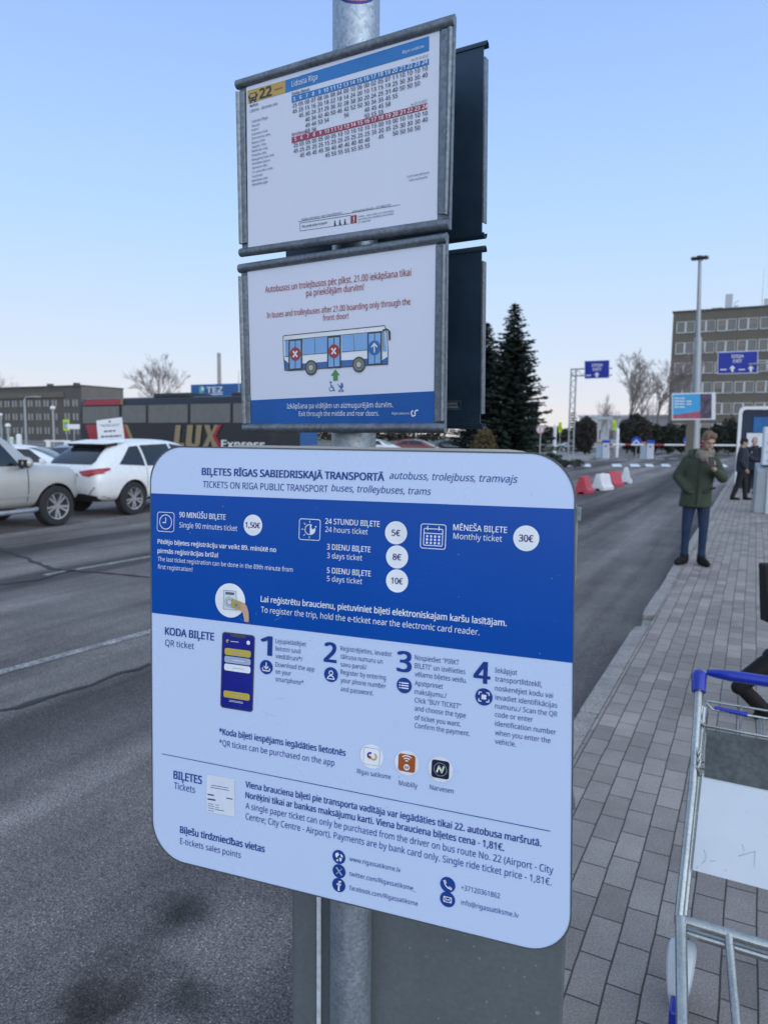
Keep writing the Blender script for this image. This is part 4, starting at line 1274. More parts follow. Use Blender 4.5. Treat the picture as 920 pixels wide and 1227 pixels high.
def crossing_sign(px, y0, y1, Y, w, label, group, Hole=False):
    g = face(px, (y0 + y1) / 2, Y)
    root = empty('crossing_sign', label=label, cat='road sign', group=group, M=g.M)
    u, v0 = g.uv(px, y0); v1 = g.uv(px, y1)[1]
    mb = MB(); mb.tube([g.P(u, 0, -.05), g.P(u, v0, -.05)], .04, 6); mb.build('pole', M_pole, root)
    mb = MB(); mb.box((u, 0, (v0 + v1) / 2), (w, .04, v0 - v1)); pn = mb.build('sign_panel', M_fluo, root, bevel=.02)
    mb = MB(); mb.use(M_sign_blue2 if Hole else M_fluo); h = (v0 - v1)
    mb.box((u, -.03, (v0 + v1) / 2), (w * .52, .02, h * .58))
    mb.use(M_sign_white if Hole else M_black)
    mb.box((u, -.045, (v0 + v1) / 2 - h * .05), (w * .14, .01, h * .3)); mb.sphere((u, -.045, (v0 + v1) / 2 + h * .15), w * .08, 8, 6, (1, .2, 1))
    for s_ in (-1, 1): mb.box((u + s_ * w * .1, -.045, (v0 + v1) / 2 - h * .18), (w * .06, .01, h * .16), Matrix.Rotation(s_ * -.5, 3, 'Y'))
    mb.build('symbol', None, pn)
crossing_sign(671, 506, 518.5, 60, .28, 'narrow yellow-green sign beside the small spruce, left one by the gate', 'yellow-green signs by the gate')
crossing_sign(736, 503.5, 515, 66, .30, 'narrow yellow-green sign right of the white portal frame', 'yellow-green signs by the gate')
crossing_sign(79.5, 503, 516, 62, .78, 'square yellow-green pedestrian sign in front of the left office block', None, True)
def pillar(name, px, y0, y1, Y, w, m, label, group=None, cat='pillar'):
    b_ = at(px, y1, Y); h = at(px, y0, Y).z - ROADZ
    mb = MB(); mb.cyl((0, 0, 0), (0, 0, h * .93), w / 2, w / 2, 12); mb.cyl((0, 0, h * .93), (0, 0, h), w / 2, w * .3, 12)
    o = mb.build(name, m, smooth=40); o.location = (b_.x, b_.y, ROADZ); tag(o, label, cat, group); return o
pillar('white_pillar', 664, 509, 530, 60, .30, M_sign_white, 'white pillar left of the narrow yellow-green sign by the spruce', 'white pillars by the gate')
pillar('white_pillar', 739, 513, 528, 66, .32, M_sign_white, 'white pillar under the yellow-green sign right of the portal', 'white pillars by the gate')
pillar('white_drum', 23.5, 520, 531, 60, .45, M_sign_white, 'taller white drum in front of the left office block', 'drums at the far kerb', 'drum')
pillar('pale_drum', 14.5, 523.5, 531, 60, .36, mat('pale_green_white', (.55, .62, .6), .5), 'shorter pale drum beside the taller white drum', 'drums at the far kerb', 'drum')
p = base(3, 60); mb = MB(); mb.box((0, 0, .42), (.9, .35, .62)); mb.box((0, 0, .08), (1.0, .45, .16)); o = mb.build('red_barrier', mat('faded_red_plastic', (.42, .08, .09), .6), bevel=.04); o.location = p
tag(o, 'faded red plastic barrier at the far left beside the drums', 'barrier')
p = base(72, 60); root = empty('white_barrier', p, 0, 'white bar on two white end posts under the square yellow-green sign', 'barrier')
mb = MB(); mb.box((0, 0, 1.05), (2.2, .1, .14)); mb.build('bar', M_sign_white, root)
for x in (-.75, .75):
    mb = MB(); mb.box((x, 0, .55), (.32, .3, 1.1)); mb.build('post', M_sign_white, root, bevel=.03)
def lamp(px, ytop, Y, arm, label, head=0.0):
    b_ = base(px, Y); H = height(ytop, Y, px)
    root = empty('street_lamp', b_, 0, label, 'street lamp', 'street lamps by the left office block')
    mb = MB(); pts = [(0, 0, 0), (0, 0, H * .95)] + ([(arm * .15, 0, H), (arm, 0, H + .08)] if arm else [])
    mb.tube(pts, [.13, .09] + ([.07, .05] if arm else []), 8); mb.build('pole', M_pole, root)
    mb = MB()
    if arm: mb.box((arm + .2, 0, H + .06), (.7, .25, .12))
    else: mb.sphere((0, 0, H), .25, 10, 7, (1, 1, .8))
    mb.build('lamp_head', M_sign_white if not arm else M_pole, root)
lamp(35, 476, 68, 1.0, 'street lamp with a bent arm in front of the left office block')
lamp(68, 489, 66, 0, 'street lamp with a white globe right of the bent arm lamp')
lamp(14, 510, 64, 0, 'short globe lamp behind the white drum')
lamp(6, 497, 90, 0, 'globe lamp before the left office block, nearest the left edge')
p = base(92, 58); root = empty('direction_sign', p, 0, 'small white direction board on a post left of the coach', 'sign')
mb = MB(); mb.tube([(0, 0, 0), (0, 0, 2.3)], .04, 6); mb.build('pole', M_pole, root)
mb = MB(); mb.box((0, -.05, 2.25), (1.0, .04, .38)); mb.build('sign_panel', M_sign_white, root)
# road guard rail behind the cars on the left
mb = MB(); a, b2 = base(-60, 46), base(98, 46)
for zz, hh in ((.55, .28),):
    mb.hexa([a + V((0, 0, zz)), b2 + V((0, 0, zz)), b2 + V((0, .06, zz)), a + V((0, .06, zz))], [a + V((0, 0, zz + hh)), b2 + V((0, 0, zz + hh)), b2 + V((0, .06, zz + hh)), a + V((0, .06, zz + hh))])
root = empty('guard_rail', (0, 0, 0), 0, 'low grey guard rail running behind the parked cars on the left', 'guard rail')
mb.build('rail', mat('rail_grey', (.24, .25, .27), .6, .3, var=.15), root)
for k in range(6):
    q = a.lerp(b2, k / 5); mb = MB(); mb.box((q.x, q.y + .1, q.z + .4), (.1, .08, .8)); mb.build('post', M_pole, root)
# notice board on a post behind the white car
g = face(133, 516, 22, math.radians(-8))
root = empty('parking_notice', label='tilted white notice with dark lines on a post behind the white sport utility car', cat='notice', M=g.M)
pn = panel(g, 'notice_panel', [(115.8, 504), (145.8, 500), (149.8, 531), (118.5, 533)], M_sign_white, .03, root, 0)
mb = MB(); u, v = g.uv(133, 520); mb.tube([g.P(u, 0, -.06), g.P(u, v, -.06)], .03, 6); mb.build('post', M_pole, root)
mb = MB(); M_ink = mat('notice_ink', (.06, .07, .10), .6)
g.disc(mb, 131.8, 505.2, 1.3, .004, M_ink, 12)
rn = random.Random(2)
for y, x0, x1, hgt in ((509.6, 120, 144, .7), (511.4, 123, 142, .6), (517.3, 125, 139.5, 1.9), (523.6, 121.5, 145.5, 1.9), (529, 123, 147, 1.7)):
    x = x0
    while x < x1 - 1:
        l = rn.uniform(2.2, 6); e = min(x + l, x1); yy = y - (x - 118) * .06
        g.poly(mb, [(x, yy - hgt / 2), (e, yy - hgt / 2 - .1), (e, yy + hgt / 2 - .1), (x, yy + hgt / 2)], .004, M_ink); x = e + 1.0
mb.build('notice_lines', None, pn)
# distant pylon
g = face(640, 490, 120); root = empty('pylon_sign', label='dark twin pylon seen far off right of the tall spruce', cat='pylon', M=g.M)
for x in (637.6, 642.6):
    u, v = g.uv(x, 481); mb = MB(); mb.box((u, 0, v / 2), (.55, .5, v)); mb.build('column', M_darkmetal, root)

# red and white plastic road barriers
M_plr = mat('barrier_red', (.48, .05, .07), .5, var=.1, scale=4); M_plw = mat('barrier_white', (.70, .70, .71), .5, var=.06, scale=4)
def jersey(px, py, L, m, yaw, label, h=.56):
    p = gp(px, py, ROADZ)
    root = empty('road_barrier', (p.x, p.y, ROADZ), yaw, label, 'road barrier', 'plastic barriers lined up on the road')
    prof = [(-.25, 0), (-.25, .12), (-.17, .20), (-.09, .50), (-.07, h), (.07, h), (.09, .50), (.17, .20), (.25, .12), (.25, 0), (.1, 0), (.07, .06), (-.07, .06), (-.1, 0)]
    mb = MB(); mb.loft([[V((x, y * (1 - e), z)) for y, z in prof] for x, e in ((-L / 2, .0), (L / 2, .0))]); mb.build('barrier_body', m, root, bevel=.015)
    mb = MB(); mb.cyl((-L / 2 - .02, 0, h * .72), (-L / 2 + .01, 0, h * .72), .045, n=10); mb.cyl((0, 0, h - .01), (0, 0, h + .03), .05, n=10); mb.build('filler_cap', m, root)
    return root
yb = math.pi / 2 - HEAD
jersey(699, 591, .9, M_plr, yb, 'red plastic barrier nearest the ticket board')
jersey(721, 587, .8, M_plw, yb - .25, 'wide white plastic barrier between two red ones')
jersey(734, 582.5, .8, M_plr, yb - .3, 'red plastic barrier behind the wide white one')
jersey(749, 579, .5, M_plw, yb + .1, 'white plastic barrier at the far end of the row', .62)

# shelter, ticket machine
g = face(885, 520, 24.5, math.radians(-20))
root = empty('bus_shelter', label='shelter with a rounded white frame, dark inside and blue poster, behind the two men', cat='shelter', M=g.M)
u0, vT = g.uv(885.5, 487); u1 = u0 + 2.6
mb = MB(); mb.use(M_white)
o_ = [(u0, 0)] + [(u0, vT - .2), (u0 + .04, vT - .06), (u0 + .16, vT)] + [(u1 - .16, vT), (u1 - .04, vT - .06), (u1, vT - .2), (u1, 0)]
i_ = [(u0 + .1, 0)] + [(u0 + .1, vT - .24), (u0 + .13, vT - .14), (u0 + .22, vT - .1)] + [(u1 - .22, vT - .1), (u1 - .13, vT - .14), (u1 - .1, vT - .24), (u1 - .1, 0)]
n = len(o_)
vs = [g.P(*q, 0) for q in o_] + [g.P(*q, 0) for q in i_] + [g.P(*q, -.16) for q in o_] + [g.P(*q, -.16) for q in i_]
fs = []
for k in range(n - 1):
    fs += [(k, k + 1, n + k + 1, n + k), (2 * n + k, 2 * n + k + 1, 3 * n + k + 1, 3 * n + k), (k, k + 1, 2 * n + k + 1, 2 * n + k), (n + k, n + k + 1, 3 * n + k + 1, 3 * n + k)]
mb.add(vs, fs); mb.build('frame', None, root)
mb = MB(); mb.box(((u0 + u1) / 2, .14, vT / 2), (u1 - u0 - .24, .05, vT - .24)); mb.build('back_wall', mat('shelter_navy', srgb(18, 36, 62), .5), root)
mb = MB(); mb.box(((u0 + u1) / 2 + .12, .09, vT - .62), (u1 - u0 - .7, .02, .52)); mb.build('poster', mat('shelter_poster', srgb(25, 95, 150), .5, var=.25, scale=5), root)
mb = MB()
for k in range(3): mb.box((u0 + .55 + k * .62, .09, vT - 1.25 - (k % 2) * .05), (.52, .02, .7))
mb.box((u0 + 1.0, .09, vT - 1.85), (1.2, .02, .3)); mb.build('timetable_sheets', mat('paper_white', (.68, .70, .73), .6, var=.1, scale=8), root)
g = face(902, 614, 17, math.radians(-22)); 
root = empty('ticket_machine', label='grey ticket machine with a white upper panel at the right frame edge', cat='ticket machine', M=g.M)
pp = gp(902, 615); root.location = pp; g.O = V(pp)
vB = g.uv(902, 560)[1]; vTt = g.uv(902, 514)[1]
M_km = mat('machine_grey', (.30, .33, .36), .45, .2, var=.1, scale=3)
mb = MB(); mb.hexa([V((0, 0, 0)), V((.95, 0, 0)), V((.95, .55, 0)), V((0, .55, 0))], [V((.02, 0, vB - .05)), V((.95, 0, vB - .05)), V((.95, .55, vB + .1)), V((.02, .55, vB + .1))]); mb.build('cabinet', M_km, root, bevel=.02)
mb = MB(); mb.box((.27, -.02, vB / 2), (.07, .05, vB)); mb.build('edge_strip', mat('strip_pale', (.5, .55, .58), .4, .3), root)
mb = MB(); mb.box((.55, .25, (vB + vTt) / 2 + .05), (.86, .3, vTt - vB)); up_ = mb.build('upper_panel', mat('machine_white', (.62, .67, .72), .5, var=.1, scale=6), root, bevel=.03)
mb = MB()
for k in range(4): mb.box((.55, .095, vB + .16 + k * .2), (.7, .012, .05))
mb.build('panel_lines', mat('panel_grey', (.40, .45, .5), .5), up_)

# ------------------------------------------------------------------ people
M_skin = mat('skin', (.42, .26, .20), .55, var=.08, scale=12)
M_hair = mat('light_brown_hair', (.16, .10, .06), .7, var=.35, scale=30, bump=.5, bscale=90)
M_navy = mat('navy_cloth', (.016, .019, .032), .8, var=.25, scale=6, bump=.4, bscale=30)
M_dark = mat('black_cloth', (.007, .007, .009), .8, var=.2, scale=8, bump=.3, bscale=60)
M_jean = mat('blue_denim', (.012, .028, .070), .85, var=.45, scale=6, bump=.8, bscale=16)
M_parka = mat('green_parka', (.030, .044, .024), .75, var=.32, scale=7, bump=1.0, bscale=11)
M_scarf = mat('beige_scarf', (.19, .165, .13), .9, var=.3, scale=14, bump=.8, bscale=45)
M_shoe = mat('black_shoe', (.006, .006, .007), .7, var=.2, spec=.3)

def blob(name, caps, vox, m, parent, smooth=6, extra=None):
    """Tapered limbs and volumes merged into one continuous skin."""
    mb = MB()
    for c in caps:
        if len(c) == 4: mb.capsule(c[0], c[1], c[2], c[3], 14)
        else:           # ellipsoid: centre, radii, rotation
            mb.sphere(c[0], 1.0, 18, 12, c[1], c[2])
    if extra: extra(mb)
    o = mb.build(name, m, parent)
    r = o.modifiers.new('r', 'REMESH'); r.mode = 'VOXEL'; r.voxel_size = vox; r.use_smooth_shade = True
    s = o.modifiers.new('s', 'SMOOTH'); s.iterations = smooth; s.factor = .5
    bake(o)
    o.data.materials.clear(); o.data.materials.append(m)
    return o
RX = lambda d: Matrix.Rotation(math.radians(d), 3, 'X')
RY = lambda d: Matrix.Rotation(math.radians(d), 3, 'Y')
RZ = lambda d: Matrix.Rotation(math.radians(d), 3, 'Z')

def hand(caps, wrist, dirn, palm_n, s=1.0, curl=.8, thumb=1):
    """Palm, four curled fingers and a thumb."""
    d = V(dirn).normalized(); n = V(palm_n).normalized(); n = (n - d * n.dot(d)).normalized(); t = d.cross(n)
    w = V(wrist)
    for k in range(4):
        o = (k - 1.5) * .019 * s
        kn = w + d * .085 * s + t * o
        caps.append((w + d * .02 * s + t * o * .6, kn, .014 * s, .012 * s))
        L = (.042, .048, .045, .036)[k] * s
        a = curl * .6; q = kn + (d * math.cos(a) + n * math.sin(a)) * L
        caps.append((kn, q, .0095 * s, .009 * s))
        a = curl * 1.5; q2 = q + (d * math.cos(a) + n * math.sin(a)) * L * .75
        caps.append((q, q2, .009 * s, .0078 * s))
    b_ = w + d * .03 * s + t * -.03 * s * thumb; e = b_ + (d * .6 + t * -.7 * thumb + n * .4).normalized() * .04 * s
    caps.append((b_, e, .013 * s, .011 * s)); caps.append((e, e + (d * .8 + n * .5).normalized() * .03 * s, .011 * s, .009 * s))

def head_caps(c, yaw, pitch, s=1.0):
    """Head centred on c; faces -Y turned by yaw (degrees, + to the right) and bent down by pitch."""
    R = RZ(yaw) @ RX(pitch)
    L = lambda x, y, z: V(c) + R @ (V((x, y, z)) * s)
    caps = [(L(0, .012, .03), (.076 * s, .094 * s, .092 * s), R), (L(0, -.018, -.045), (.058 * s, .072 * s, .075 * s), R),
            (L(0, -.075, -.085), L(0, -.072, -.088), .026 * s, .024 * s),                      # chin
            (L(0, -.090, .005), L(0, -.108, -.028), .010 * s, .014 * s),                       # nose
            (L(-.012, -.096, -.03), L(.012, -.096, -.03), .009 * s, .009 * s),
            (L(-.022, -.082, -.055), L(.022, -.082, -.055), .011 * s, .011 * s),               # mouth
            (L(-.04, -.078, .026), L(.04, -.078, .026), .013 * s, .013 * s),                   # brow
            (L(.078, .01, -.005), (.012 * s, .022 * s, .034 * s), R), (L(-.078, .01, -.005), (.012 * s, .022 * s, .034 * s), R)]
    return caps, L, R

def eyes(root, L, s=1.0):
    mb = MB()
    for x in (-.031, .031): mb.sphere(L(x, -.076, .008), .012 * s, 10, 8)
    mb.build('eyes', mat('eye', (.05, .04, .035), .2), root, smooth=60)

# --- the man in the green parka (local x to the right in the picture, -y towards the camera)
p = gp(829, 676.5)
az = math.atan2(p.x, p.y)
root = empty('person', (p.x, p.y, 0), -az, 'man in green parka, scarf and jeans looking down at his phone on the kerb', 'person')
root.scale = (.95, .95, 1.0)
caps, L, R = head_caps((.115, -.03, 1.668), 28, 24)
hd = list(caps)
arm_r = [((.18, .01, 1.37), (.312, -.05, 1.19), .042, .040), ((.312, -.05, 1.19), (.205, -.25, 1.305), .040, .032)]
body = hd + [((.08, .02, 1.47), (.11, 0, 1.60), .058, .056), ((0, .03, .95), (.04, .02, 1.30), .14, .15), ((-.10, .03, 1.40), (.16, .02, 1.38), .06, .06),
    ((-.12, .02, 1.38), (-.25, .03, 1.20), .042, .040), ((-.25, .03, 1.20), (-.13, -.06, 1.03), .04, .032), ((-.14, -.06, 1.03), (-.10, -.07, .98), .03, .03)] + arm_r + [
    ((-.085, .02, .93), (-.105, .0, .48), .085, .055), ((-.105, .0, .48), (-.115, .05, .10), .052, .038), ((.115, .02, .93), (.115, -.01, .48), .085, .055), ((.115, -.01, .48), (.11, .05, .10), .052, .038),
    ((-.114, .05, .07), (-.15, -.03, .045), .030, .022), ((.11, .05, .07), (.14, -.03, .045), .030, .022)]
hand(body, (.195, -.262, 1.318), (-.35, -.30, .75), (-.5, .8, .1), 1.0, .75, 1)
b_ = blob('body', body, .0065, M_skin, root, 3)
eyes(root, L)
def parka_x(mb):
    rings = []
    for z, cx_, rx_, ry_ in ((.785, -.015, .205, .155), (.80, -.015, .215, .165), (.95, -.005, .204, .16), (1.10, .01, .196, .155), (1.25, .025, .202, .155), (1.36, .035, .205, .145), (1.44, .045, .172, .125), (1.50, .06, .115, .105)):
        rings.append([V((cx_ + rx_ * math.cos(k / 28 * math.tau), .02 + ry_ * math.sin(k / 28 * math.tau), z)) for k in range(28)])
    mb.loft(rings)
park = [((-.135, .02, 1.405), (-.262, .03, 1.19), .080, .070), ((-.262, .03, 1.19), (-.135, -.115, 1.035), .070, .058), ((.205, .02, 1.39), (.318, -.05, 1.19), .080, .072), ((.318, -.05, 1.19), (.215, -.22, 1.285), .068, .052),
        ((-.04, .14, 1.49), (.14, .14, 1.47), .075, .075), ((-.09, .06, 1.50), (-.03, .14, 1.50), .06, .07), ((.20, .05, 1.47), (.15, .14, 1.48), .05, .07), ((-.10, -.03, 1.47), (-.09, .06, 1.50), .04, .055),
        ((-.15, -.115, .99), (-.06, -.15, .985), .016, .016), ((.10, -.140, 1.0), (.165, -.11, 1.015), .016, .016), ((.015, -.16, .80), (.03, -.155, 1.40), .012, .012), ((-.17, -.06, .80), (-.02, -.148, .80), .013, .013), ((-.02, -.148, .80), (.14, -.07, .80), .013, .013)]
blob('parka', park, .011, M_parka, root, 5, parka_x)
mb = MB(); mb.tube([(.018, -.162, .84), (.03, -.158, 1.2), (.04, -.15, 1.40)], .006, 6); mb.build('zip', M_dark, root)
mb = MB(); mb.hexa([V((.145, -.165, 1.055)), V((.235, -.125, 1.075)), V((.24, -.128, 1.045)), V((.15, -.17, 1.02))], [V((.145, -.185, 1.055)), V((.235, -.145, 1.075)), V((.24, -.148, 1.045)), V((.15, -.19, 1.02))]); mb.build('pocket_flap', M_dark, root, bevel=.006)
jean = [((-.08, .02, .84), (-.108, .0, .50), .094, .064), ((-.108, .0, .50), (-.114, .04, .18), .063, .050), ((-.114, .04, .20), (-.114, .04, .14), .054, .054), ((.10, .02, .84), (.116, -.015, .50), .094, .064), ((.116, -.015, .50), (.109, .04, .18), .063, .050), ((.109, .04, .20), (.109, .04, .14), .054, .054), ((-.07, .02, .86), (.09, .02, .86), .10, .10)]
blob('jeans', jean, .010, M_jean, root, 4)
def shoe(caps, ank, toe, h=.12):
    a, t = V(ank), V(toe)
    caps += [((a.x, a.y, h), (a.x, a.y + .01, .055), .060, .062), ((a.x, a.y + .025, .045), (a.x * .4 + t.x * .6, a.y * .4 + t.y * .6, .05), .056, .054), ((a.x * .4 + t.x * .6, a.y * .4 + t.y * .6, .048), (t.x, t.y, .038), .053, .038)]
sh = []; shoe(sh, (-.113, .05, 0), (-.205, -.14, 0)); blob('shoe', sh, .008, M_shoe, root, 3)
sh = []; shoe(sh, (.109, .05, 0), (.195, -.14, 0)); blob('shoe', sh, .008, M_shoe, root, 3)
hair = [(L(0, .022, .048), (.084, .098, .088), R), (L(0, -.055, .100), L(.02, -.045, .105), .034, .034), (L(-.045, -.035, .09), L(.045, -.035, .095), .035, .035), (L(-.06, -.05, .07), L(.05, -.055, .08), .024, .024), (L(0, .085, -.01), (.066, .03, .06), R), (L(.074, -.02, .03), L(.076, .03, .02), .014, .02), (L(-.074, -.02, .03), L(-.076, .03, .02), .014, .02)]
blob('hair', hair, .007, M_hair, root, 2)
brd = [(L(-.05, -.045, -.075), L(0, -.082, -.095), .020, .018), (L(.05, -.045, -.075), L(0, -.082, -.095), .020, .018), (L(-.066, -.01, -.03), L(-.05, -.045, -.075), .012, .02), (L(.066, -.01, -.03), L(.05, -.045, -.075), .012, .02)]
blob('beard', brd, .006, mat('beard_hair', (.17, .10, .06), .8, var=.3, scale=40), root, 2)
def ringtube(caps, c, rx_, ry_, r, tilt, n=12):
    for k in range(n):
        a0, a1 = k / n * math.tau, (k + 1) / n * math.tau
        q = lambda a: V((c[0] + rx_ * math.cos(a), c[1] + ry_ * math.sin(a), c[2] + tilt * math.sin(a)))
        caps.append((q(a0), q(a1), r, r))
sc_ = []; ringtube(sc_, (.085, -.005, 1.525), .082, .085, .042, .025); ringtube(sc_, (.075, -.02, 1.475), .092, .10, .036, .02); sc_ += [((.02, -.10, 1.50), (.06, -.12, 1.42), .04, .03)]
blob('scarf', sc_, .010, M_scarf, root, 3)
mb = MB(); mb.box((0, 0, 0), (.072, .009, .148)); ph = mb.build('phone', M_black, bevel=.004)
ph.matrix_world = root.matrix_world if False else Matrix()
M4 = Matrix.Translation(V((p.x, p.y, 0))) @ Matrix.Rotation(-az, 4, 'Z') @ Matrix.Translation(V((.157, -.295, 1.40))) @ Matrix.Rotation(math.radians(28), 4, 'Z') @ Matrix.Rotation(math.radians(-28), 4, 'X')
ph.matrix_world = M4
tag(ph, 'black phone held up by the man in the green parka', 'phone')
mb = MB(); mb.box((.0, .006, 0), (.066, .001, .138)); mb.build('screen', M_cglass, ph)

# --- two men by the ticket machine
def standing(pw, turn, s, label, top, legs, headturn, headpitch, cap, armreach=None, lean=.0, hairm=None, hem=.84):
    root = empty('person', (pw.x, pw.y, 0), turn, label, 'person')
    hz = 1.63 * s
    caps, L, R = head_caps((lean, -.02, hz), headturn, headpitch)
    bd = caps + [((lean * .8, .01, 1.42 * s), (lean, 0, 1.56 * s), .06, .058), ((0, 0, .95 * s), (lean * .7, 0, 1.28 * s), .14, .15), ((lean * .8 - .18, .0, 1.38 * s), (lean * .8 + .18, 0, 1.38 * s), .07, .07)]
    kn = []
    for sgn, (fx, fy) in zip((-1, 1), legs):
        hip = V((sgn * .09, 0, .90 * s)); foot = V((fx, fy, .09)); k_ = hip.lerp(foot, .5) + V((0, -.03, 0))
        kn.append((hip, k_, foot)); bd += [(hip, k_, .085, .055), (k_, foot, .052, .038), (foot, foot + V((0, -.05, -.04)), .034, .024)]
    sl = []
    for sgn in (-1, 1):
        shd = V((lean * .8 + sgn * .19, 0, 1.38 * s))
        if armreach and sgn == armreach[0]:
            w = V(armreach[1]); el = shd.lerp(w, .5) + V((0, 0, -.09)); d = (w - el).normalized()
        else:
            el = V((lean * .5 + sgn * .25, .03, 1.11 * s)); w = V((lean * .4 + sgn * .22, -.10, .90 * s)); d = (w - el).normalized()
        bd += [(shd, el, .05, .043), (el, w, .04, .03)]
        hand(bd, w, d, (0, 0, -1) if armreach and sgn == armreach[0] else (-sgn, 0, 0), 1.0, .6, -sgn)
        sl += [(shd, el, .085, .07), (el, w - d * .03, .068, .055)]
    blob('body', bd, .010, M_skin, root, 2)
    eyes(root, L)
    def jx(mb):
        rings = []
        for z, rx_, ry_ in ((hem, .20, .155), (.95, .205, .16), (1.10, .205, .155), (1.25, .215, .15), (1.36, .21, .135), (1.44, .14, .11), (1.49, .085, .085)):
            f = (z - hem) / (1.4 - hem) * lean * .85
            rings.append([V((f + rx_ * math.cos(k / 24 * math.tau), ry_ * math.sin(k / 24 * math.tau), z * s)) for k in range(24)])
        mb.loft(rings)
    blob('jacket', sl + [((lean - .06, .07, 1.47 * s), (lean + .06, .07, 1.47 * s), .045, .045)], .013, top, root, 4, jx)
    tr = []
    for hip, k_, foot in kn: tr += [(hip, k_, .108, .08), (k_, foot, .078, .062)]
    blob('trousers', tr, .013, M_dark, root, 3)
    for hip, k_, foot in kn:
        q = []; q += [((foot.x, foot.y + .01, .09), (foot.x, foot.y, .05), .05, .052), ((foot.x, foot.y + .02, .042), (foot.x, foot.y - .17, .034), .044, .032)]
        blob('shoe', q, .010, M_shoe, root, 2)
    if cap:
        blob('knit_cap', [(L(0, .012, .055), (.088, .104, .082), R), (L(0, .05, .0), (.084, .07, .06), R)], .009, M_dark, root, 2)
    else:
        blob('hair', [(L(0, .04, .05), (.079, .085, .082), R), (L(0, .085, -.01), (.07, .03, .06), R)], .008, hairm, root, 2)
    return root
p = gp(886, 599)
azp = math.atan2(p.x, p.y)
# facing right in the picture: local -y turned to +x
standing(p, math.radians(90) - azp, .98, 'man in dark knit cap and navy jacket reaching towards the ticket machine', M_navy, ((-.09, .20), (.10, -.12)), 0, 8, True, (1, (.20, -.52, 1.08)), 0.0, hem=.80)
p = gp(899.5, 591)
standing(p, math.radians(-25) - azp, 1.0, 'short haired man in dark coat facing the camera beside the ticket machine', M_navy, ((-.10, .0), (.10, .02)), 10, 4, False, None, 0.0, mat('short_grey_hair', (.10, .085, .075), .8), hem=.72)
# --- walker almost wholly outside the right edge: bent rear leg and black coat
toe = gp(905, 862)
root = empty('person', (toe.x, toe.y, 0), 0, 'walker at the right frame edge of whom only a lifted black boot shows', 'person')
ank = on_plane(885, 815, toe, V((0, 1, 0))) - V((toe.x, toe.y, 0)); 
bd = [((.06, .0, .06), (ank.x + .03, 0, ank.z), .022, .022), ((ank.x + .03, 0, ank.z + .01), (.50, .02, .52), .022, .045), ((.50, .02, .52), (.62, .05, .93), .06, .09), ((.62, .25, .93), (.85, .25, .50), .09, .06), ((.85, .25, .50), (.95, .26, .09), .05, .04), ((.95, .26, .05), (1.1, .24, .04), .04, .03),
      ((.62, .15, .95), (.66, .15, 1.35), .15, .16), ((.66, .0, 1.40), (.66, .3, 1.40), .07, .07), ((.66, .15, 1.45), (.68, .15, 1.6), .06, .06), ((.66, -.04, 1.38), (.60, -.1, 1.1), .05, .04), ((.60, -.1, 1.1), (.66, -.12, .86), .04, .03), ((.66, .34, 1.38), (.72, .4, 1.1), .05, .04), ((.72, .4, 1.1), (.85, .36, .90), .04, .03)]
cp, Lw, Rw = head_caps((.68, .15, 1.64), 90, 5); bd += cp
hand(bd, (.66, -.12, .86), (.05, 0, -1), (0, 1, 0)); hand(bd, (.85, .36, .90), (.3, 0, -1), (0, -1, 0))
blob('body', bd, .010, M_skin, root, 3)
eyes(root, Lw)
bt = [((.0, .0, .022), (.06, .0, .06), .022, .04), ((.05, 0, .055), (ank.x + .035, 0, ank.z - .06), .045, .046), ((ank.x + .0, 0, ank.z - .045), (ank.x + .06, 0, ank.z + .02), .045, .055), ((ank.x + .05, 0, ank.z + .01), (ank.x + .16, .0, ank.z + .10), .055, .06)]
blob('boot', bt, .008, M_shoe, root, 2)
bt = [((.95, .26, .15), (.95, .26, .05), .055, .055), ((.95, .26, .045), (1.14, .25, .036), .045, .034)]
blob('boot', bt, .008, M_shoe, root, 2)
blob('trousers', [((ank.x + .20, .01, ank.z + .14), (.50, .02, .52), .062, .08), ((.50, .02, .52), (.62, .05, .93), .08, .11), ((.62, .25, .93), (.85, .25, .50), .11, .08), ((.85, .25, .50), (.94, .26, .16), .078, .062)], .012, M_dark, root, 3)
blob('coat', [((.62, .15, .90), (.66, .15, 1.38), .20, .19), ((.66, -.02, 1.38), (.60, -.1, 1.1), .08, .07), ((.60, -.1, 1.1), (.655, -.12, .90), .068, .055), ((.66, .32, 1.38), (.72, .4, 1.1), .08, .07), ((.72, .4, 1.1), (.84, .36, .93), .068, .055), ((.66, .0, 1.38), (.66, .30, 1.38), .09, .09)], .014, M_dark, root, 3)
blob('hair', [(Lw(0, .025, .05), (.084, .096, .086), Rw), (Lw(0, .085, -.01), (.07, .03, .06), Rw)], .009, M_hair, root, 2)
# black bag in that walker's hand
Yb = toe.y - .12
a_ = at(911, 675, Yb); c_ = at(914.5, 745, Yb); w_ = .40
root = empty('tote_bag', (c_.x, Yb, c_.z), 0, 'black flat bag hanging at the right frame edge above the lifted boot', 'bag')
hB = a_.z - c_.z; dx = a_.x - c_.x
mb = MB(); mb.hexa([V((0, -.05, 0)), V((w_, -.05, 0)), V((w_, .05, 0)), V((0, .05, 0))], [V((dx, -.035, hB)), V((w_ - dx, -.035, hB)), V((w_ - dx, .035, hB)), V((dx, .035, hB))]); mb.build('bag_body', M_dark, root, bevel=.012)
mb = MB(); mb.tube([(.10, 0, hB - .01), (.13, 0, hB + .12), (.2, 0, hB + .16), (.27, 0, hB + .12), (.30, 0, hB - .01)], .008, 6); mb.build('handle', M_dark, root)

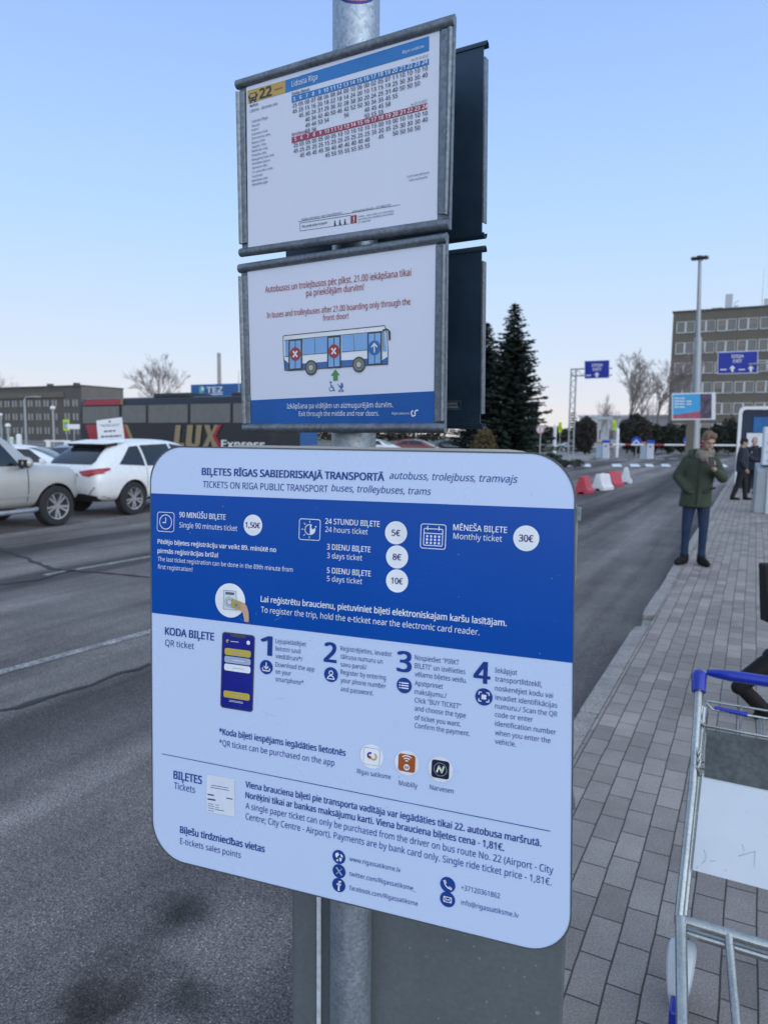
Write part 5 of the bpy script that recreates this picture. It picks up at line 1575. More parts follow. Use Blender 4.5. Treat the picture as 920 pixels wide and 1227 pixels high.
# ------------------------------------------------------------------ the stop post
POLE = V((-.055, 1.268, 0)); PR = .0395
def galv(name, col=(.40, .43, .46), rough=.42, metal=.75, seams=True):
    """Weathered zinc: spangle patches, streaks and small dark specks."""
    m = bpy.data.materials.new(name); m.use_nodes = True
    nt = m.node_tree; N = nt.nodes.new; L = nt.links.new; b = nt.nodes['Principled BSDF']
    tcn = N('ShaderNodeTexCoord')
    vo = N('ShaderNodeTexVoronoi'); vo.inputs['Scale'].default_value = 190
    L(tcn.outputs['Object'], vo.inputs['Vector'])
    sp = N('ShaderNodeSeparateColor'); L(vo.outputs['Color'], sp.inputs[0])
    nz = N('ShaderNodeTexNoise'); nz.inputs['Scale'].default_value = 14; nz.inputs['Detail'].default_value = 7; nz.inputs['Roughness'].default_value = .7
    mp = N('ShaderNodeMapping'); mp.inputs['Scale'].default_value = (1, 1, .35)
    L(tcn.outputs['Object'], mp.inputs[0]); L(mp.outputs[0], nz.inputs['Vector'])
    a = N('ShaderNodeMapRange'); a.inputs[3].default_value = .82; a.inputs[4].default_value = 1.18; L(sp.outputs[0], a.inputs[0])
    c = N('ShaderNodeMapRange'); c.inputs[1].default_value = .3; c.inputs[2].default_value = .7; c.inputs[3].default_value = .76; c.inputs[4].default_value = 1.18; L(nz.outputs[0], c.inputs[0])
    q = N('ShaderNodeMath'); q.operation = 'MULTIPLY'; L(a.outputs[0], q.inputs[0]); L(c.outputs[0], q.inputs[1])
    mx = N('ShaderNodeMix'); mx.data_type = 'RGBA'; mx.blend_type = 'MULTIPLY'; mx.inputs[0].default_value = 1; mx.inputs[6].default_value = (*col, 1)
    L(q.outputs[0], mx.inputs[7]); L(mx.outputs[2], b.inputs['Base Color'])
    r = N('ShaderNodeMapRange'); r.inputs[3].default_value = rough - .1; r.inputs[4].default_value = rough + .16; L(nz.outputs[0], r.inputs[0]); L(r.outputs[0], b.inputs['Roughness'])
    b.inputs['Metallic'].default_value = metal
    bp = N('ShaderNodeBump'); bp.inputs['Strength'].default_value = .12; bp.inputs['Distance'].default_value = .002; L(nz.outputs[0], bp.inputs['Height']); L(bp.outputs[0], b.inputs['Normal'])
    return m
M_galv = galv('galvanised_steel', (.36, .41, .46), .40, .75)
M_galv2 = galv('galvanised_rail', (.20, .225, .25), .45, .75)
M_darkpl = mat('dark_blue_grey_steel', (.024, .048, .078), .38, .35, var=.25, scale=9, bump=.05, bscale=50)
M_paper = mat('poster_paper', (.70, .73, .84), .34, var=.02, scale=3)
M_board = mat('board_white', (.55, .655, .87), .27, var=.006, scale=2.2)
M_bband = mat('board_blue', (.0, .068, .36), .24, var=.06, scale=2, spec=.28)
M_navytx = mat('navy_print', (.010, .050, .27), .4, spec=.3)
M_greytx = mat('dark_blue_grey_print', (.03, .07, .23), .45, spec=.3)
M_wtx = mat('white_print', (.80, .82, .85), .4)
M_edge = mat('board_edge', (.10, .11, .12), .5, .4)

root = empty('stop_post', POLE, 0, 'round galvanised steel post carrying the timetable plates and the ticket board', 'post')
mb = MB(); mb.cyl((0, 0, -.15), (0, 0, 2.95), PR, PR, 48); mb.build('pole', M_galv, root, smooth=40)
mb = MB(); mb.cyl((0, 0, 2.95), (0, 0, 2.965), PR * 1.03, PR * .8, 32); mb.build('end_cap', M_darkmetal, root)
# round sticker wrapped on the post near the top edge of the picture
def sticker(rad, m, off):
    mb = MB(); zc = 2.434; ac = math.atan2(-POLE.y, -POLE.x) + .0
    n = 28; vs = []; fs = []
    for i in range(7):
        for k in range(n):
            r_ = rad * i / 6; x = r_ * math.cos(k / n * math.tau); z = zc + r_ * math.sin(k / n * math.tau)
            an = ac + x / PR; vs.append(V((math.cos(an) * (PR + off), math.sin(an) * (PR + off), z)))
    for i in range(6):
        for k in range(n): fs.append((i * n + k, i * n + (k + 1) % n, (i + 1) * n + (k + 1) % n, (i + 1) * n + k))
    mb.add(vs, fs); return mb.build('sticker', m, root)
sticker(.042, mat('sticker_blue', (.01, .02, .22), .35), .0006)
sticker(.0385, mat('sticker_pink', (.45, .12, .30), .4, var=.5, scale=30), .0010)

# ------------------------------------------------------------------ timetable plates
PY_ = math.radians(-30.37)
PH = V((math.cos(PY_), math.sin(PY_), 0))
def plate(name, label, O, tl, tr, br, bl, dark=False, group='plates on the stop post'):
    """A folded sheet steel holder: back sheet, rolled rails at top and bottom, side strips."""
    sh = Sheet(O, PH, (0.0006, -.0471, .9989))
    root = empty(name, label=label, cat='notice plate', group=group, M=sh.M)
    return sh, root
def quad(sh, mb, pts, w0, w1, m=None):
    if m: mb.use(m)
    a = [sh.px(x, y, w0) for x, y in pts]; b = [sh.px(x, y, w1) for x, y in pts]
    n = len(pts)
    mb.add(a + b, [tuple(range(n - 1, -1, -1)), tuple(range(n, 2 * n))] + [(k, (k + 1) % n, n + (k + 1) % n, n + k) for k in range(n)])
def rail(sh, parent, name, a, b, wpx, m, lip=.0):
    """Rolled rail along the line a-b (photo points of its middle), wpx = (width at a, width at b)."""
    mb = MB()
    A0_, A1_ = V(sh.uv(a[0], a[1] - wpx[0] / 2)), V(sh.uv(a[0], a[1] + wpx[0] / 2))
    B0_, B1_ = V(sh.uv(b[0], b[1] - wpx[1] / 2)), V(sh.uv(b[0], b[1] + wpx[1] / 2))
    rings = []
    n = 10
    for f in (0, 1):
        p0, p1 = (A0_, A1_) if f == 0 else (B0_, B1_)
        ring = []
        for k in range(n + 1):
            t = k / n; q = p0.lerp(p1, t); ring.append(sh.P(q.x, q.y, .002 + .0055 * math.sin(t * math.pi) ** .55))
        ring.append(sh.P(p1.x, p1.y, -.002)); ring.append(sh.P(p0.x, p0.y, -.002))
        rings.append(ring)
    mb.loft(rings)
    return mb.build(name, m, parent, smooth=40)
def strip(sh, parent, name, pts, m):
    """Side strip with a raised outer bead; pts = outer top, outer bottom, inner bottom, inner top."""
    mb = MB(); o0, o1, i1, i0 = [V(sh.uv(*q)) for q in pts]
    rings = []
    for o_, i_ in ((o0, i0), (o1, i1)):
        ring = []
        for t, w in ((0, -.001), (0, .006), (.12, .0085), (.30, .0075), (.42, .0045), (.9, .004), (1, .003), (1, .0)):
            q = o_.lerp(i_, t); ring.append(sh.P(q.x, q.y, w))
        rings.append(ring)
    mb.loft(rings)
    return mb.build(name, m, parent, smooth=50)

O_plate = (-.257, 1.283, 2.295)
# upper plate: the timetable
sh, root = plate('timetable_plate', 'upper white bus timetable in a galvanised holder with blue and yellow heading', O_plate, 0, 0, 0, 0)
mb = MB(); quad(sh, mb, [(287, 100), (543.5, 20), (538.5, 274), (290.5, 305)], -.004, 0); mb.build('back_sheet', M_galv2, root)
mb = MB(); quad(sh, mb, [(296, 105), (527, 33), (524, 264), (298, 297)], .0002, .0012); paper = mb.build('paper_sheet', M_paper, root)
rail(sh, root, 'top_rail', (284.6, 102), (545.3, 24.5), (11, 15), M_galv2)
rail(sh, root, 'bottom_rail', (289, 303), (539, 268), (10, 14), M_galv2)
strip(sh, root, 'side_strip', [(285.3, 112), (289.3, 293), (297.5, 291), (294.5, 110)], M_galv2)
strip(sh, root, 'side_strip', [(543.8, 34), (537.6, 258), (525.8, 256), (529.4, 37)], M_galv2)
mb = MB()
quad(sh, mb, [(544.2, 18), (545.4, 19), (539.4, 275), (538.2, 275)], -.004, .003); mb.build('folded_edge', M_galv2, root)
M_yel = mat('print_yellow', (.52, .35, .09), .4); M_skyb = mat('print_blue', (.03, .19, .50), .4); M_skyb2 = mat('print_midblue', (.035, .17, .40), .4)
M_redp = mat('print_red', (.30, .045, .06), .4); M_ink2 = mat('print_ink', (.035, .045, .075), .45); M_redb = mat('print_crimson', (.36, .05, .10), .4)
hd = MB()
sh.poly(hd, [(297.6, 109.2), (342.8, 96.6), (342.8, 111.6), (298, 124.8)], .0017, M_yel)
sh.poly(hd, [(342.8, 96.6), (514.6, 43.8), (514.6, 61.5), (342.8, 111.6)], .0017, M_skyb)
hd.build('heading_band', None, paper)
hr = MB()
sh.poly(hr, [(350.3, 115.6), (514.3, 70.6), (514.3, 78.0), (350.3, 123.8)], .0017, M_skyb)
sh.poly(hr, [(350.3, 165.0), (512.5, 123.6), (512.5, 131.2), (350.3, 172.2)], .0017, M_redb)
hr.build('hour_rows', None, paper)
ic = MB()
f_ = lambda x, y: (299.5 + x * 9.2, 112.5 + y * 12.5 - x * 2.6)
for pts, m_, w_ in (([(0.05, .05), (.95, .05), (.95, .82), (.05, .82)], M_ink2, .0021), ([(.15, .14), (.85, .14), (.85, .46), (.15, .46)], M_yel, .0025), ([(.12, .82), (.32, .82), (.32, .98), (.12, .98)], M_ink2, .0021), ([(.68, .82), (.88, .82), (.88, .98), (.68, .98)], M_ink2, .0021), ([(.2, .6), (.34, .6), (.34, .7), (.2, .7)], M_yel, .0025), ([(.66, .6), (.8, .6), (.8, .7), (.66, .7)], M_yel, .0025), ([(-.1, .2), (.02, .2), (.02, .5), (-.1, .5)], M_ink2, .0021), ([(.98, .2), (1.1, .2), (1.1, .5), (.98, .5)], M_ink2, .0021)):
    sh.poly(ic, [f_(*q) for q in pts], w_, m_)
ic.build('bus_symbol', None, paper)
tx = MB()
T = lambda s_, a, b, c, m=M_ink2, **k: sh.text(tx, s_, a, b, c, .0024, m, **k)
T('22', (312.5, 118.8), (326.5, 114.8), 11.5, bold=.03)
T('Autobuss', (329.5, 109.2), (339.5, 106.2), 2.2)
T('Pietura', (351, 95.2), (360, 92.6), 2.6, M_wtx)
T('Lidosta Rīga', (350.8, 104.8), (381.5, 96.2), 6.6, M_wtx, bold=.006)
T('Rīgas satiksme', (482.7, 65.3), (508.8, 57.3), 3.4, M_wtx, shear=.2)
T('Maršruts', (300.8, 128.9), (310.5, 126.2), 2.7, bold=.02)
T('Lidosta - Abrenes iela', (300.8, 135.3), (333.5, 127), 3.4)
T('Darba dienas', (351, 115.0), (372, 109.4), 3.6, bold=.01)
T('no 24.10.2023', (493.6, 74.2), (513.4, 68.6), 2.8)
T('Brīvdienas', (351, 163.6), (368.5, 159.2), 3.6, M_redp, bold=.01)
T('no 25.10.2023', (493.2, 127.2), (512.2, 122.4), 2.8)
wk = {5: '25 45', 6: '05 25 45', 7: '00 15 30 40 49 58', 8: '07 16 24 34 44 56', 9: '08 20 31 42 53', 10: '06 18 29 40 54', 11: '08 22 36 50', 12: '04 18 32 46', 13: '00 14 28 42 56', 14: '10 24 38 52', 15: '06 20 30 50', 16: '00 10 20 30 40 50', 17: '02 13 24 34 45 55', 18: '05 15 25 35 45 55', 19: '07 19 31 45 58', 20: '11 25 40 55', 21: '10 30 50', 22: '10 30 50', 23: '10 30 50', 24: '10 40'}
hol = {h_: '10 25 40 55' for h_ in range(12, 17)}
hol.update({5: '25 45', 6: '05 25 45', 7: '05 25 45', 8: '05 25 45', 9: '05 25 45', 10: '00 15 30 45', 11: '05 25 40 55', 17: '15 35', 18: '00 20 45', 19: '10 35', 20: '00 25 50', 21: '10 30 50', 22: '10 30 50', 23: '10 30 50', 24: '10 40'})
uL, vL = sh.uv(350.3, 119.7); uR, vR = sh.uv(514.3, 74.3); vH = (sh.uv(350.3, 168.6)[1] + sh.uv(512.5, 127.4)[1]) / 2; vW = (vL + vR) / 2
cw = (uR - uL) / 20
def cell(s_, k, v, cap, m, bold=.010):
    c = uL + cw * (k + .5); hw = cw * (.35 if len(s_) == 2 else .15)
    _queue.append((sh, tx, s_, c - hw, v - cap / 2, c + hw, cap, .0024, m, bold, 0))
capm = cw * .46
for k, h_ in enumerate(range(5, 25)):
    cell(str(h_), k, vW, capm, M_wtx, .02); cell(str(h_), k, vH, capm, M_wtx, .02)
    for j, s_ in enumerate(wk[h_].split()): cell(s_, k, vW - (j + 1) * .0088 - .0004, capm, M_ink2)
    for j, s_ in enumerate(hol[h_].split()): cell(s_, k, vH - (j + 1) * .0088 - .0004, capm, M_ink2)
names = ['Lidosta Rīga', 'Muzejs', 'Kalni', 'Kantora iela', 'Dzirciema iela', 'Bauņu iela', 'Sīpolu iela', 'Mellužu iela', 'Robežu iela', 'Daugavgrīvas iela', 'Vienības gatve', 'Akmens tilts', '13. janvāra iela', 'Autoosta', 'Merķeļa iela', 'Abrenes iela']
dots = MB()
for k, s_ in enumerate(names):
    y = 146.6 + k * 5.05
    sh.disc(dots, 299.6, y, 1.2, .0018, M_ink2 if k in (0, 15) else M_yel, 10)
    T(s_, (303, y + 1.0), (303 + 1.55 * len(s_), y + 1.0 - .33 * len(s_)), 2.5 if 0 < k < 15 else 3.0)
T('Uzzini pienākšanas', (488.5, 213.2), (515, 206.6), 2.3)
T('laiku tiešsaistē', (491, 217.6), (512.5, 213), 2.3)
T('Plašāka informācija - www.rigassatiksme.lv', (362.5, 264.6), (411, 257), 2.4)
T('Informatīvais tālrunis - +371 80001919', (423, 255), (469, 246.5), 2.4)
T('Pilns zemās grīdas transports', (363, 273.2), (393, 268.6), 2.6, bold=.01)
for k, s_ in enumerate(('Svētku - dienu laiku un informāciju', 'par izmaiņām meklējiet pieturvietās', 'un mājaslapā')):
    T(s_, (430, 261.0 + k * 3.3), (430 + 1.22 * len(s_), 261 + k * 3.3 - .2 * len(s_)), 2.0)
tx_plate = (tx, paper, 'lettering')
bx = MB()
for a, b in (((360, 267.5), (421, 258.2)), ((360.4, 277), (419, 268.5)), ((360, 267.5), (360.4, 277)), ((421, 258.2), (421, 268.2)), ((358, 265.8), (480, 245.6))):
    sh.stroke(bx, [sh.uv(*a), sh.uv(*b)], .0006, .0018, M_ink2)
sh.poly(bx, [(421.3, 258.8), (428, 257.8), (428, 267.2), (421.3, 268.2)], .0018, M_redp)
sh.poly(bx, [(424.2, 260.2), (425.4, 260), (425.2, 264.6), (424.4, 264.7)], .0022, M_wtx); sh.poly(bx, [(424.3, 265.6), (425.3, 265.5), (425.3, 266.6), (424.3, 266.7)], .0022, M_wtx)
for x in (402, 408, 414):
    sh.disc(bx, x, 265.5 - (x - 402) * .15, 1.0, .0018, M_ink2, 10); sh.poly(bx, [(x - .9, 267 - (x - 402) * .15), (x + .6, 266.8 - (x - 402) * .15), (x + 1.6, 271 - (x - 402) * .15), (x - .9, 271.3 - (x - 402) * .15)], .0018, M_ink2)
bx.build('notice_box', None, paper)
mb = MB()
for z in (2.08, 2.27):
    mb.use(M_galv2); 
    c = V((POLE.x, POLE.y, z)); 
    q0 = c - Vector((math.sin(-PY_), math.cos(PY_), 0)) * 0
INTO = -sh.n.copy(); INTO.z = 0; INTO.normalize()
def clamps(sh, root, zs, wfrom, wto):
    mb = MB(); Mi = sh.M.inverted()
    for z in zs:
        c = Mi @ V((POLE.x, POLE.y, z))
        for s_ in (-1, 1):
            mb.box((c.x + s_ * .047, (wfrom + wto) / 2, c.z), (.008, abs(wto - wfrom), .03))
        mb.box((c.x, wfrom + .002 * (1 if wto > wfrom else -1), c.z), (.15, .004, .035))
    mb.build('clamp', M_galv2, root)
clamps(sh, root, (2.07, 2.27), .006, .085)

# lower plate: the notice about boarding
sh2, root2 = plate('boarding_notice', 'lower white notice with red text and a drawing of a bus in a galvanised holder', O_plate, 0, 0, 0, 0)
sh = sh2
mb = MB(); quad(sh, mb, [(289, 319), (534.5, 282), (532.5, 516), (294, 514)], -.004, 0); mb.build('back_sheet', M_galv2, root2)
mb = MB(); quad(sh, mb, [(297.2, 324), (522.5, 291.5), (519.8, 508), (302, 508.5)], .0002, .0012); paper2 = mb.build('paper_sheet', M_paper, root2)
rail(sh, root2, 'top_rail', (287.6, 322), (535.7, 284.8), (10.5, 12), M_galv2)
rail(sh, root2, 'bottom_rail', (293, 512.8), (534, 512.6), (10.5, 13), M_galv2)
strip(sh, root2, 'side_strip', [(288.2, 332), (293.2, 507), (301.8, 507.5), (297.2, 331)], M_galv2)
strip(sh, root2, 'side_strip', [(535.4, 294), (532.8, 504), (521, 505.5), (523.8, 294)], M_galv2)
mb = MB(); quad(sh, mb, [(535.0, 280), (536.2, 281), (533.6, 519), (532.4, 519)], -.004, .003); mb.build('folded_edge', M_galv2, root2)
M_foot = mat('print_deep_blue', (.006, .095, .36), .32); M_nred = mat('print_brick_red', (.36, .05, .05), .4)
ft = MB(); sh.poly(ft, [(301.5, 479.6), (521.5, 468.6), (520, 506.8), (302, 507.8)], .0017, M_foot); ft.build('footer_band', None, paper2)
tx2 = MB()
T2 = lambda s_, a, b, c, m, **k: sh2.text(tx2, s_, a, b, c, .0024, m, **k)
T2('Autobusos un trolejbusos pēc plkst. 21.00 iekāpšana tikai', (319, 350.8), (493.2, 326.6), 7.4, M_nred, bold=.008)
T2('pa priekšējām durvīm!', (368, 355.2), (436.8, 346.2), 7.4, M_nred, bold=.008)
T2('In buses and trolleybuses after 21.00 boarding only through the', (321, 381.2), (492.4, 361.0), 6.6, M_nred, bold=.008)
T2('front door!', (387.8, 384.4), (418.4, 381.0), 6.6, M_nred, bold=.008)
T2('Izkāpšana pa vidējām un aizmugurējām durvīm.', (345, 489.6), (471.5, 485.2), 6.0, M_wtx, bold=.004)
T2('Exit through the middle and rear doors.', (359.3, 498.6), (454.8, 496.2), 5.6, M_wtx, bold=.004)
T2('Rīgas satiksme', (470.3, 496.6), (491, 495.4), 2.6, M_wtx)
lg = MB(); u, v = sh.uv(497.2, 495.2); R = sh.uv(497.2, 491.4)[1] - v
sh.ring(lg, u - R * .35, v, R, R * .42, .0022, M_wtx, math.radians(100), math.radians(330)); sh.ring(lg, u + R * .95, v + R * .15, R * 1.0, R * .42, .0022, M_wtx, math.radians(-150), math.radians(60) - math.tau + math.tau * .0)
sh.disc(lg, 494.8, 498.6, 1.0, .0022, M_wtx, 10); lg.build('transport_logo', None, paper2)
# the drawn bus
bd = MB(); M_line_d = mat('drawing_dark', (.06, .065, .06), .5); M_lb = mat('drawing_light_blue', (.22, .42, .72), .4); M_mb = mat('drawing_mid_blue', (.06, .15, .38), .4); M_grr = mat('drawing_grey', (.19, .21, .18), .5)
B_ = lambda x, y: (330 + x / 6.133, 370 + y / 6.133)
bp_ = lambda pts, w, m: sh2.poly(bd, [B_(*q) for q in pts], w, m)
out = [(62, 205), (70, 198), (790, 126), (808, 124), (820, 165), (832, 300), (830, 408), (700, 415), (110, 455), (75, 452), (66, 330)]
bp_(out, .0016, M_wtx)
bp_([(68, 372), (108, 404), (205, 402), (310, 394), (380, 388), (390, 388), (485, 380), (580, 374), (680, 366), (785, 380), (830, 350), (830, 408), (700, 415), (110, 455), (75, 452)], .0018, M_mb)
sh2.stroke(bd, [sh2.uv(*B_(*q)) for q in out + out[:1]], .0011, .0024, M_line_d)
for pts in ([(76, 234), (103, 231), (105, 350), (80, 352)], [(204, 222), (291, 214), (295, 330), (208, 338)], [(297, 213), (386, 206), (388, 323), (300, 330)], [(492, 196), (580, 188), (583, 310), (495, 318)], [(588, 187), (680, 180), (682, 301), (590, 309)], [(796, 168), (808, 166), (822, 312), (798, 314)]):
    bp_(pts, .0020, M_lb)
sh2.stroke(bd, [sh2.uv(*B_(*q)) for q in ((72, 232), (810, 163))], .0008, .0024, M_line_d)
for q0, q1 in (((206, 339), (388, 325)), ((492, 318), (684, 302)), ((294, 213), (298, 331)), ((583, 188), (587, 310)), ((794, 168), (796, 312)), ((76, 352), (106, 350))):
    sh2.stroke(bd, [sh2.uv(*B_(*q0)), sh2.uv(*B_(*q1))], .0008, .0024, M_line_d)
for x0, x1, y0, y1, sl_ in ((108, 200, 230, 450, -9), (391, 484, 206, 436, -8), (686, 784, 176, 414, -8)):
    bp_([(x0 - 4, y0 - 2), (x1 + 4, y0 + sl_ - 2), (x1 + 4, y1 + sl_ * .6 + 3), (x0 - 4, y1 + 3)], .0026, M_line_d)
    m_ = (x0 + x1) / 2
    bp_([(x0 + 6, y0 + 10), (m_ - 3, y0 + 7), (m_ - 3, y1 - 10), (x0 + 6, y1 - 8)], .0028, M_lb); bp_([(m_ + 3, y0 + 6), (x1 - 6, y0 + 3), (x1 - 6, y1 - 14), (m_ + 3, y1 - 12)], .0028, M_lb)
for x, y, r in ((269, 433, 56), (620, 410, 58)):
    for k_, m_ in ((1, M_line_d), (.80, M_grr), (.44, M_line_d), (.36, mat('drawing_pale', (.5, .5, .48), .5))): sh2.disc(bd, *B_(x, y), r * k_ / 6.133, .0028 + (1 - k_) * .0008, m_, 28)
sh2.stroke(bd, [sh2.uv(*B_(*q)) for q in ((795, 158), (820, 150), (838, 160), (843, 215))], .0022, .0026, M_line_d); sh2.stroke(bd, [sh2.uv(*B_(*q)) for q in ((843, 170), (844, 226))], .0034, .0026, M_line_d)
M_dred = mat('drawing_red', (.36, .05, .05), .4); M_dbl = mat('drawing_blue', (.05, .15, .40), .4); M_dgr = mat('drawing_green', (.08, .28, .08), .4)
for x, y in ((155, 333), (438, 312)):
    u, v, R = sh2.disc(bd, *B_(x, y), 50 / 6.133, .0034, M_dred, 32)
    for s_ in (-1, 1): sh2.stroke(bd, [(u - R * .34, v - s_ * R * .38), (u + R * .34, v + s_ * R * .38)], R * .26, .0038, M_wtx)
u, v, R = sh2.disc(bd, *B_(735, 287), 54 / 6.133, .0034, M_dbl, 32)
sh2.stroke(bd, [(u, v - R * .6), (u, v + R * .5)], R * .18, .0038, M_wtx); sh2.stroke(bd, [(u - R * .42, v + R * .12), (u, v + R * .58), (u + R * .42, v + R * .12)], R * .18, .0038, M_wtx)
bp_([(445, 444), (478, 488), (462, 489), (463, 528), (430, 530), (429, 491), (412, 492)], .0018, M_dgr)
# wheelchair and pram symbols
u, v = sh2.uv(*B_(415, 578)); R = .0048
sh2.ring(bd, u, v - R * .4, R, R * .28, .0018, M_dbl, math.radians(150), math.radians(400)); sh2.disc(bd, *B_(411, 541), 1.5, .0018, M_dbl, 14)
sh2.stroke(bd, [(u - R * .1, v + R * 1.0), (u, v + R * .1), (u + R * .8, v), (u + R * 1.2, v - R * 1.1), (u + R * 1.5, v - R * 1.0)], R * .36, .0020, M_dbl); sh2.stroke(bd, [(u - R * .05, v + R * .7), (u + R * .7, v + R * .55)], R * .28, .0020, M_dbl)
u, v = sh2.uv(*B_(486, 575))
sh2.polyuv(bd, [(u - R * .9, v + R * .5), (u - R * .1, v + R * .45), (u + R * .1, v + R * 1.6), (u + R * .6, v + R * 1.35), (u + R * .9, v + R * .8), (u + R * .9, v + R * .1), (u + R * .4, v - R * .4), (u - R * .3, v - R * .35)], .0018, M_dbl)
sh2.stroke(bd, [(u - R * 1.3, v + R * 1.1), (u - R * .9, v + R * .5), (u + R * .6, v - R * 1.2)], R * .22, .0020, M_dbl); sh2.stroke(bd, [(u + R * .8, v), (u - R * .5, v - R * 1.2)], R * .22, .0020, M_dbl)
for s_ in (-.6, .7): sh2.ring(bd, u + R * s_, v - R * 1.3, R * .42, R * .25, .0022, M_dbl, n=14)
bd.build('bus_drawing', None, paper2)
clamps(sh2, root2, (1.78, 1.97), .006, .085)

# the two plates on the far side of the post, seen from behind
for nm, lab, (z0, z1), sl_ in (('rear_plate', 'upper dark rear plate, its back showing behind the timetable', (2.018, 2.305), 0), ('rear_plate', 'lower dark rear plate, its back showing behind the boarding notice', (1.712, 1.998), 1)):
    base_ = Sheet((-.257, 1.283, 2.295), PH, (0.0006, -.0471, .9989))
    off = .116
    u0, v0 = base_.uv(284, 97); u1 = base_.uv(545.5, 17)[0]
    vt, vb = z1 - 2.295, z0 - 2.295
    root = empty(nm, label=lab, cat='notice plate', group='plates on the stop post', M=base_.M)
    P_ = lambda u, v, w: V((u, w + off, v))
    mb = MB(); xa, xb = u0 + .004, u1 - .006
    mb.hexa([P_(xa, vb, 0), P_(xb, vb, 0), P_(xb, vb, .003), P_(xa, vb, .003)], [P_(xa, vt, 0), P_(xb, vt, 0), P_(xb, vt, .003), P_(xa, vt, .003)])
    mb.build('back_sheet', M_darkpl, root)
    for nm2, va, s_ in (('top_rail', vt, 1), ('bottom_rail', vb, -1)):
        mb = MB(); rings = []
        for x in (xa - .003, xb + .005):
            ring = []
            for k in range(9):
                a = k / 8 * math.pi
                ring.append(P_(x, va + s_ * .010 * math.sin(a) * .9 - s_ * .004, -.002 + .007 * (1 - math.cos(a))))
            for k in range(8, -1, -1):
                a = k / 8 * math.pi
                ring.append(P_(x, va + s_ * .0085 * math.sin(a) * .9 - s_ * .0045, -.001 + .0065 * (1 - math.cos(a)) * .9))
            rings.append(ring)
        mb.loft(rings); mb.build(nm2, M_darkpl, root, smooth=40)
    mb = MB(); mb.hexa([P_(xb + .001, vb + .02, -.001), P_(xb + .0035, vb + .02, -.001), P_(xb + .0035, vb + .02, .013), P_(xb + .001, vb + .02, .013)], [P_(xb + .001, vt - .02, -.001), P_(xb + .0035, vt - .02, -.001), P_(xb + .0035, vt - .02, .013), P_(xb + .001, vt - .02, .013)]); mb.build('side_strip', M_galv2, root)
    clamps(base_, root, (z0 + .06, z1 - .06), off - .001, .075)
    if sl_:
        mb = MB(); sx = xb - .075
        for (a, b) in (((0, 0), (.040, 0)), ((.040, 0), (.040, .014)), ((.040, .014), (0, .014)), ((0, .014), (0, 0)), ((.004, .004), (.036, .004)), ((.004, .0095), (.034, .0095))):
            p0, p1 = V((sx + a[0], 0, vb + .028 + a[1])), V((sx + b[0], 0, vb + .028 + b[1])); d = (p1 - p0); ll = d.length; d.normalize(); q = V((-d.z, 0, d.x)) * (.0004 if a[0] in (0, .040) else .0022)
            mb.add([p0 + q + V((0, off - .0008, 0)), p1 + q + V((0, off - .0008, 0)), p1 - q + V((0, off - .0008, 0)), p0 - q + V((0, off - .0008, 0))], [(0, 1, 2, 3)])
        mb.build('maker_label', mat('faded_label', (.10, .12, .14), .6, var=.4, scale=200), root)

# ------------------------------------------------------------------ the ticket board
BH = V((.9417, -.3365, 0)); 
bs_ = Sheet((-.396, 1.205, 1.678), BH, (-.0078, .0809, .9967))
rootb = empty('ticket_board', label='large white and blue ticket information board with rounded corners on the post', cat='information board', M=bs_.M)
uL_, vT_ = bs_.uv(180, 534); uR_, _ = bs_.uv(690, 543); _, vB_ = bs_.uv(183, 1025)
# outline in photo points, corners rounded on the board itself
cor = [V(bs_.uv(*q)) for q in ((183, 1025), (684, 1150), (690, 543), (180, 534))]
def rounded(cor, r, n=12):
    out = []
    for i in range(4):
        c = cor[i]; a = (cor[i - 1] - c).normalized(); b = (cor[(i + 1) % 4] - c).normalized()
        p0, p1 = c + a * r, c + b * r
        for k in range(n + 1):
            t = k / n; # circular arc through quadratic weights
            w = math.cos(math.pi / 4); den = (1 - t) ** 2 + 2 * w * t * (1 - t) + t * t
            out.append((p0 * (1 - t) ** 2 + c * 2 * w * t * (1 - t) + p1 * t * t) / den)
    return out
RAD = .062
out = rounded(cor, RAD)
mb = MB(); n = len(out)
mb.use(M_board); mb.add([bs_.P(q.x, q.y, 0) for q in out], [tuple(range(n))])
mb.use(M_edge); mb.add([bs_.P(q.x, q.y, 0) for q in out] + [bs_.P(q.x, q.y, -.004) for q in out], [tuple(range(n, 2 * n))] + [(k, (k + 1) % n, n + (k + 1) % n, n + k) for k in range(n)])
panel_b = mb.build('panel', None, rootb)
mb = MB()
for s_ in (0, 1):      # thin dark edge moulding
    pass
inn = [q for q in rounded([c + (sum(cor, V((0, 0))) / 4 - c).normalized() * .0028 for c in cor], RAD)]
mb.add([bs_.P(q.x, q.y, .0008) for q in out] + [bs_.P(q.x, q.y, .0008) for q in inn], [(k, (k + 1) % n, n + (k + 1) % n, n + k) for k in range(n)])
mb.build('edge_strip', M_edge, rootb)
w1, w2, w3, w4 = .0005, .0009, .0013, .0017
band = MB()
bs_.poly(band, [(181.3, 591.0), (688.6, 609.9), (686.6, 794.4), (182.6, 734.2)], w1, M_bband)
band.build('blue_band', None, rootb)
tb = MB(); tw = MB()
def X(s_, a, b, cap, m=M_navytx, w=w2, **k): bs_.text(tb, s_, a, b, cap, w, m, **k)
def XW(s_, a, b, cap, **k): bs_.text(tw, s_, a, b, cap, w2, M_wtx, **k)
X('BIĻETES RĪGAS SABIEDRISKAJĀ TRANSPORTĀ', (242.5, 568.9), (460.2, 574), 8.2, bold=.026)
X('autobuss, trolejbuss, tramvajs', (466.7, 573.6), (620, 575.8), 8.4, shear=.22)
X('TICKETS ON RIGA PUBLIC TRANSPORT', (243.4, 583.9), (393, 588.2), 7.6)
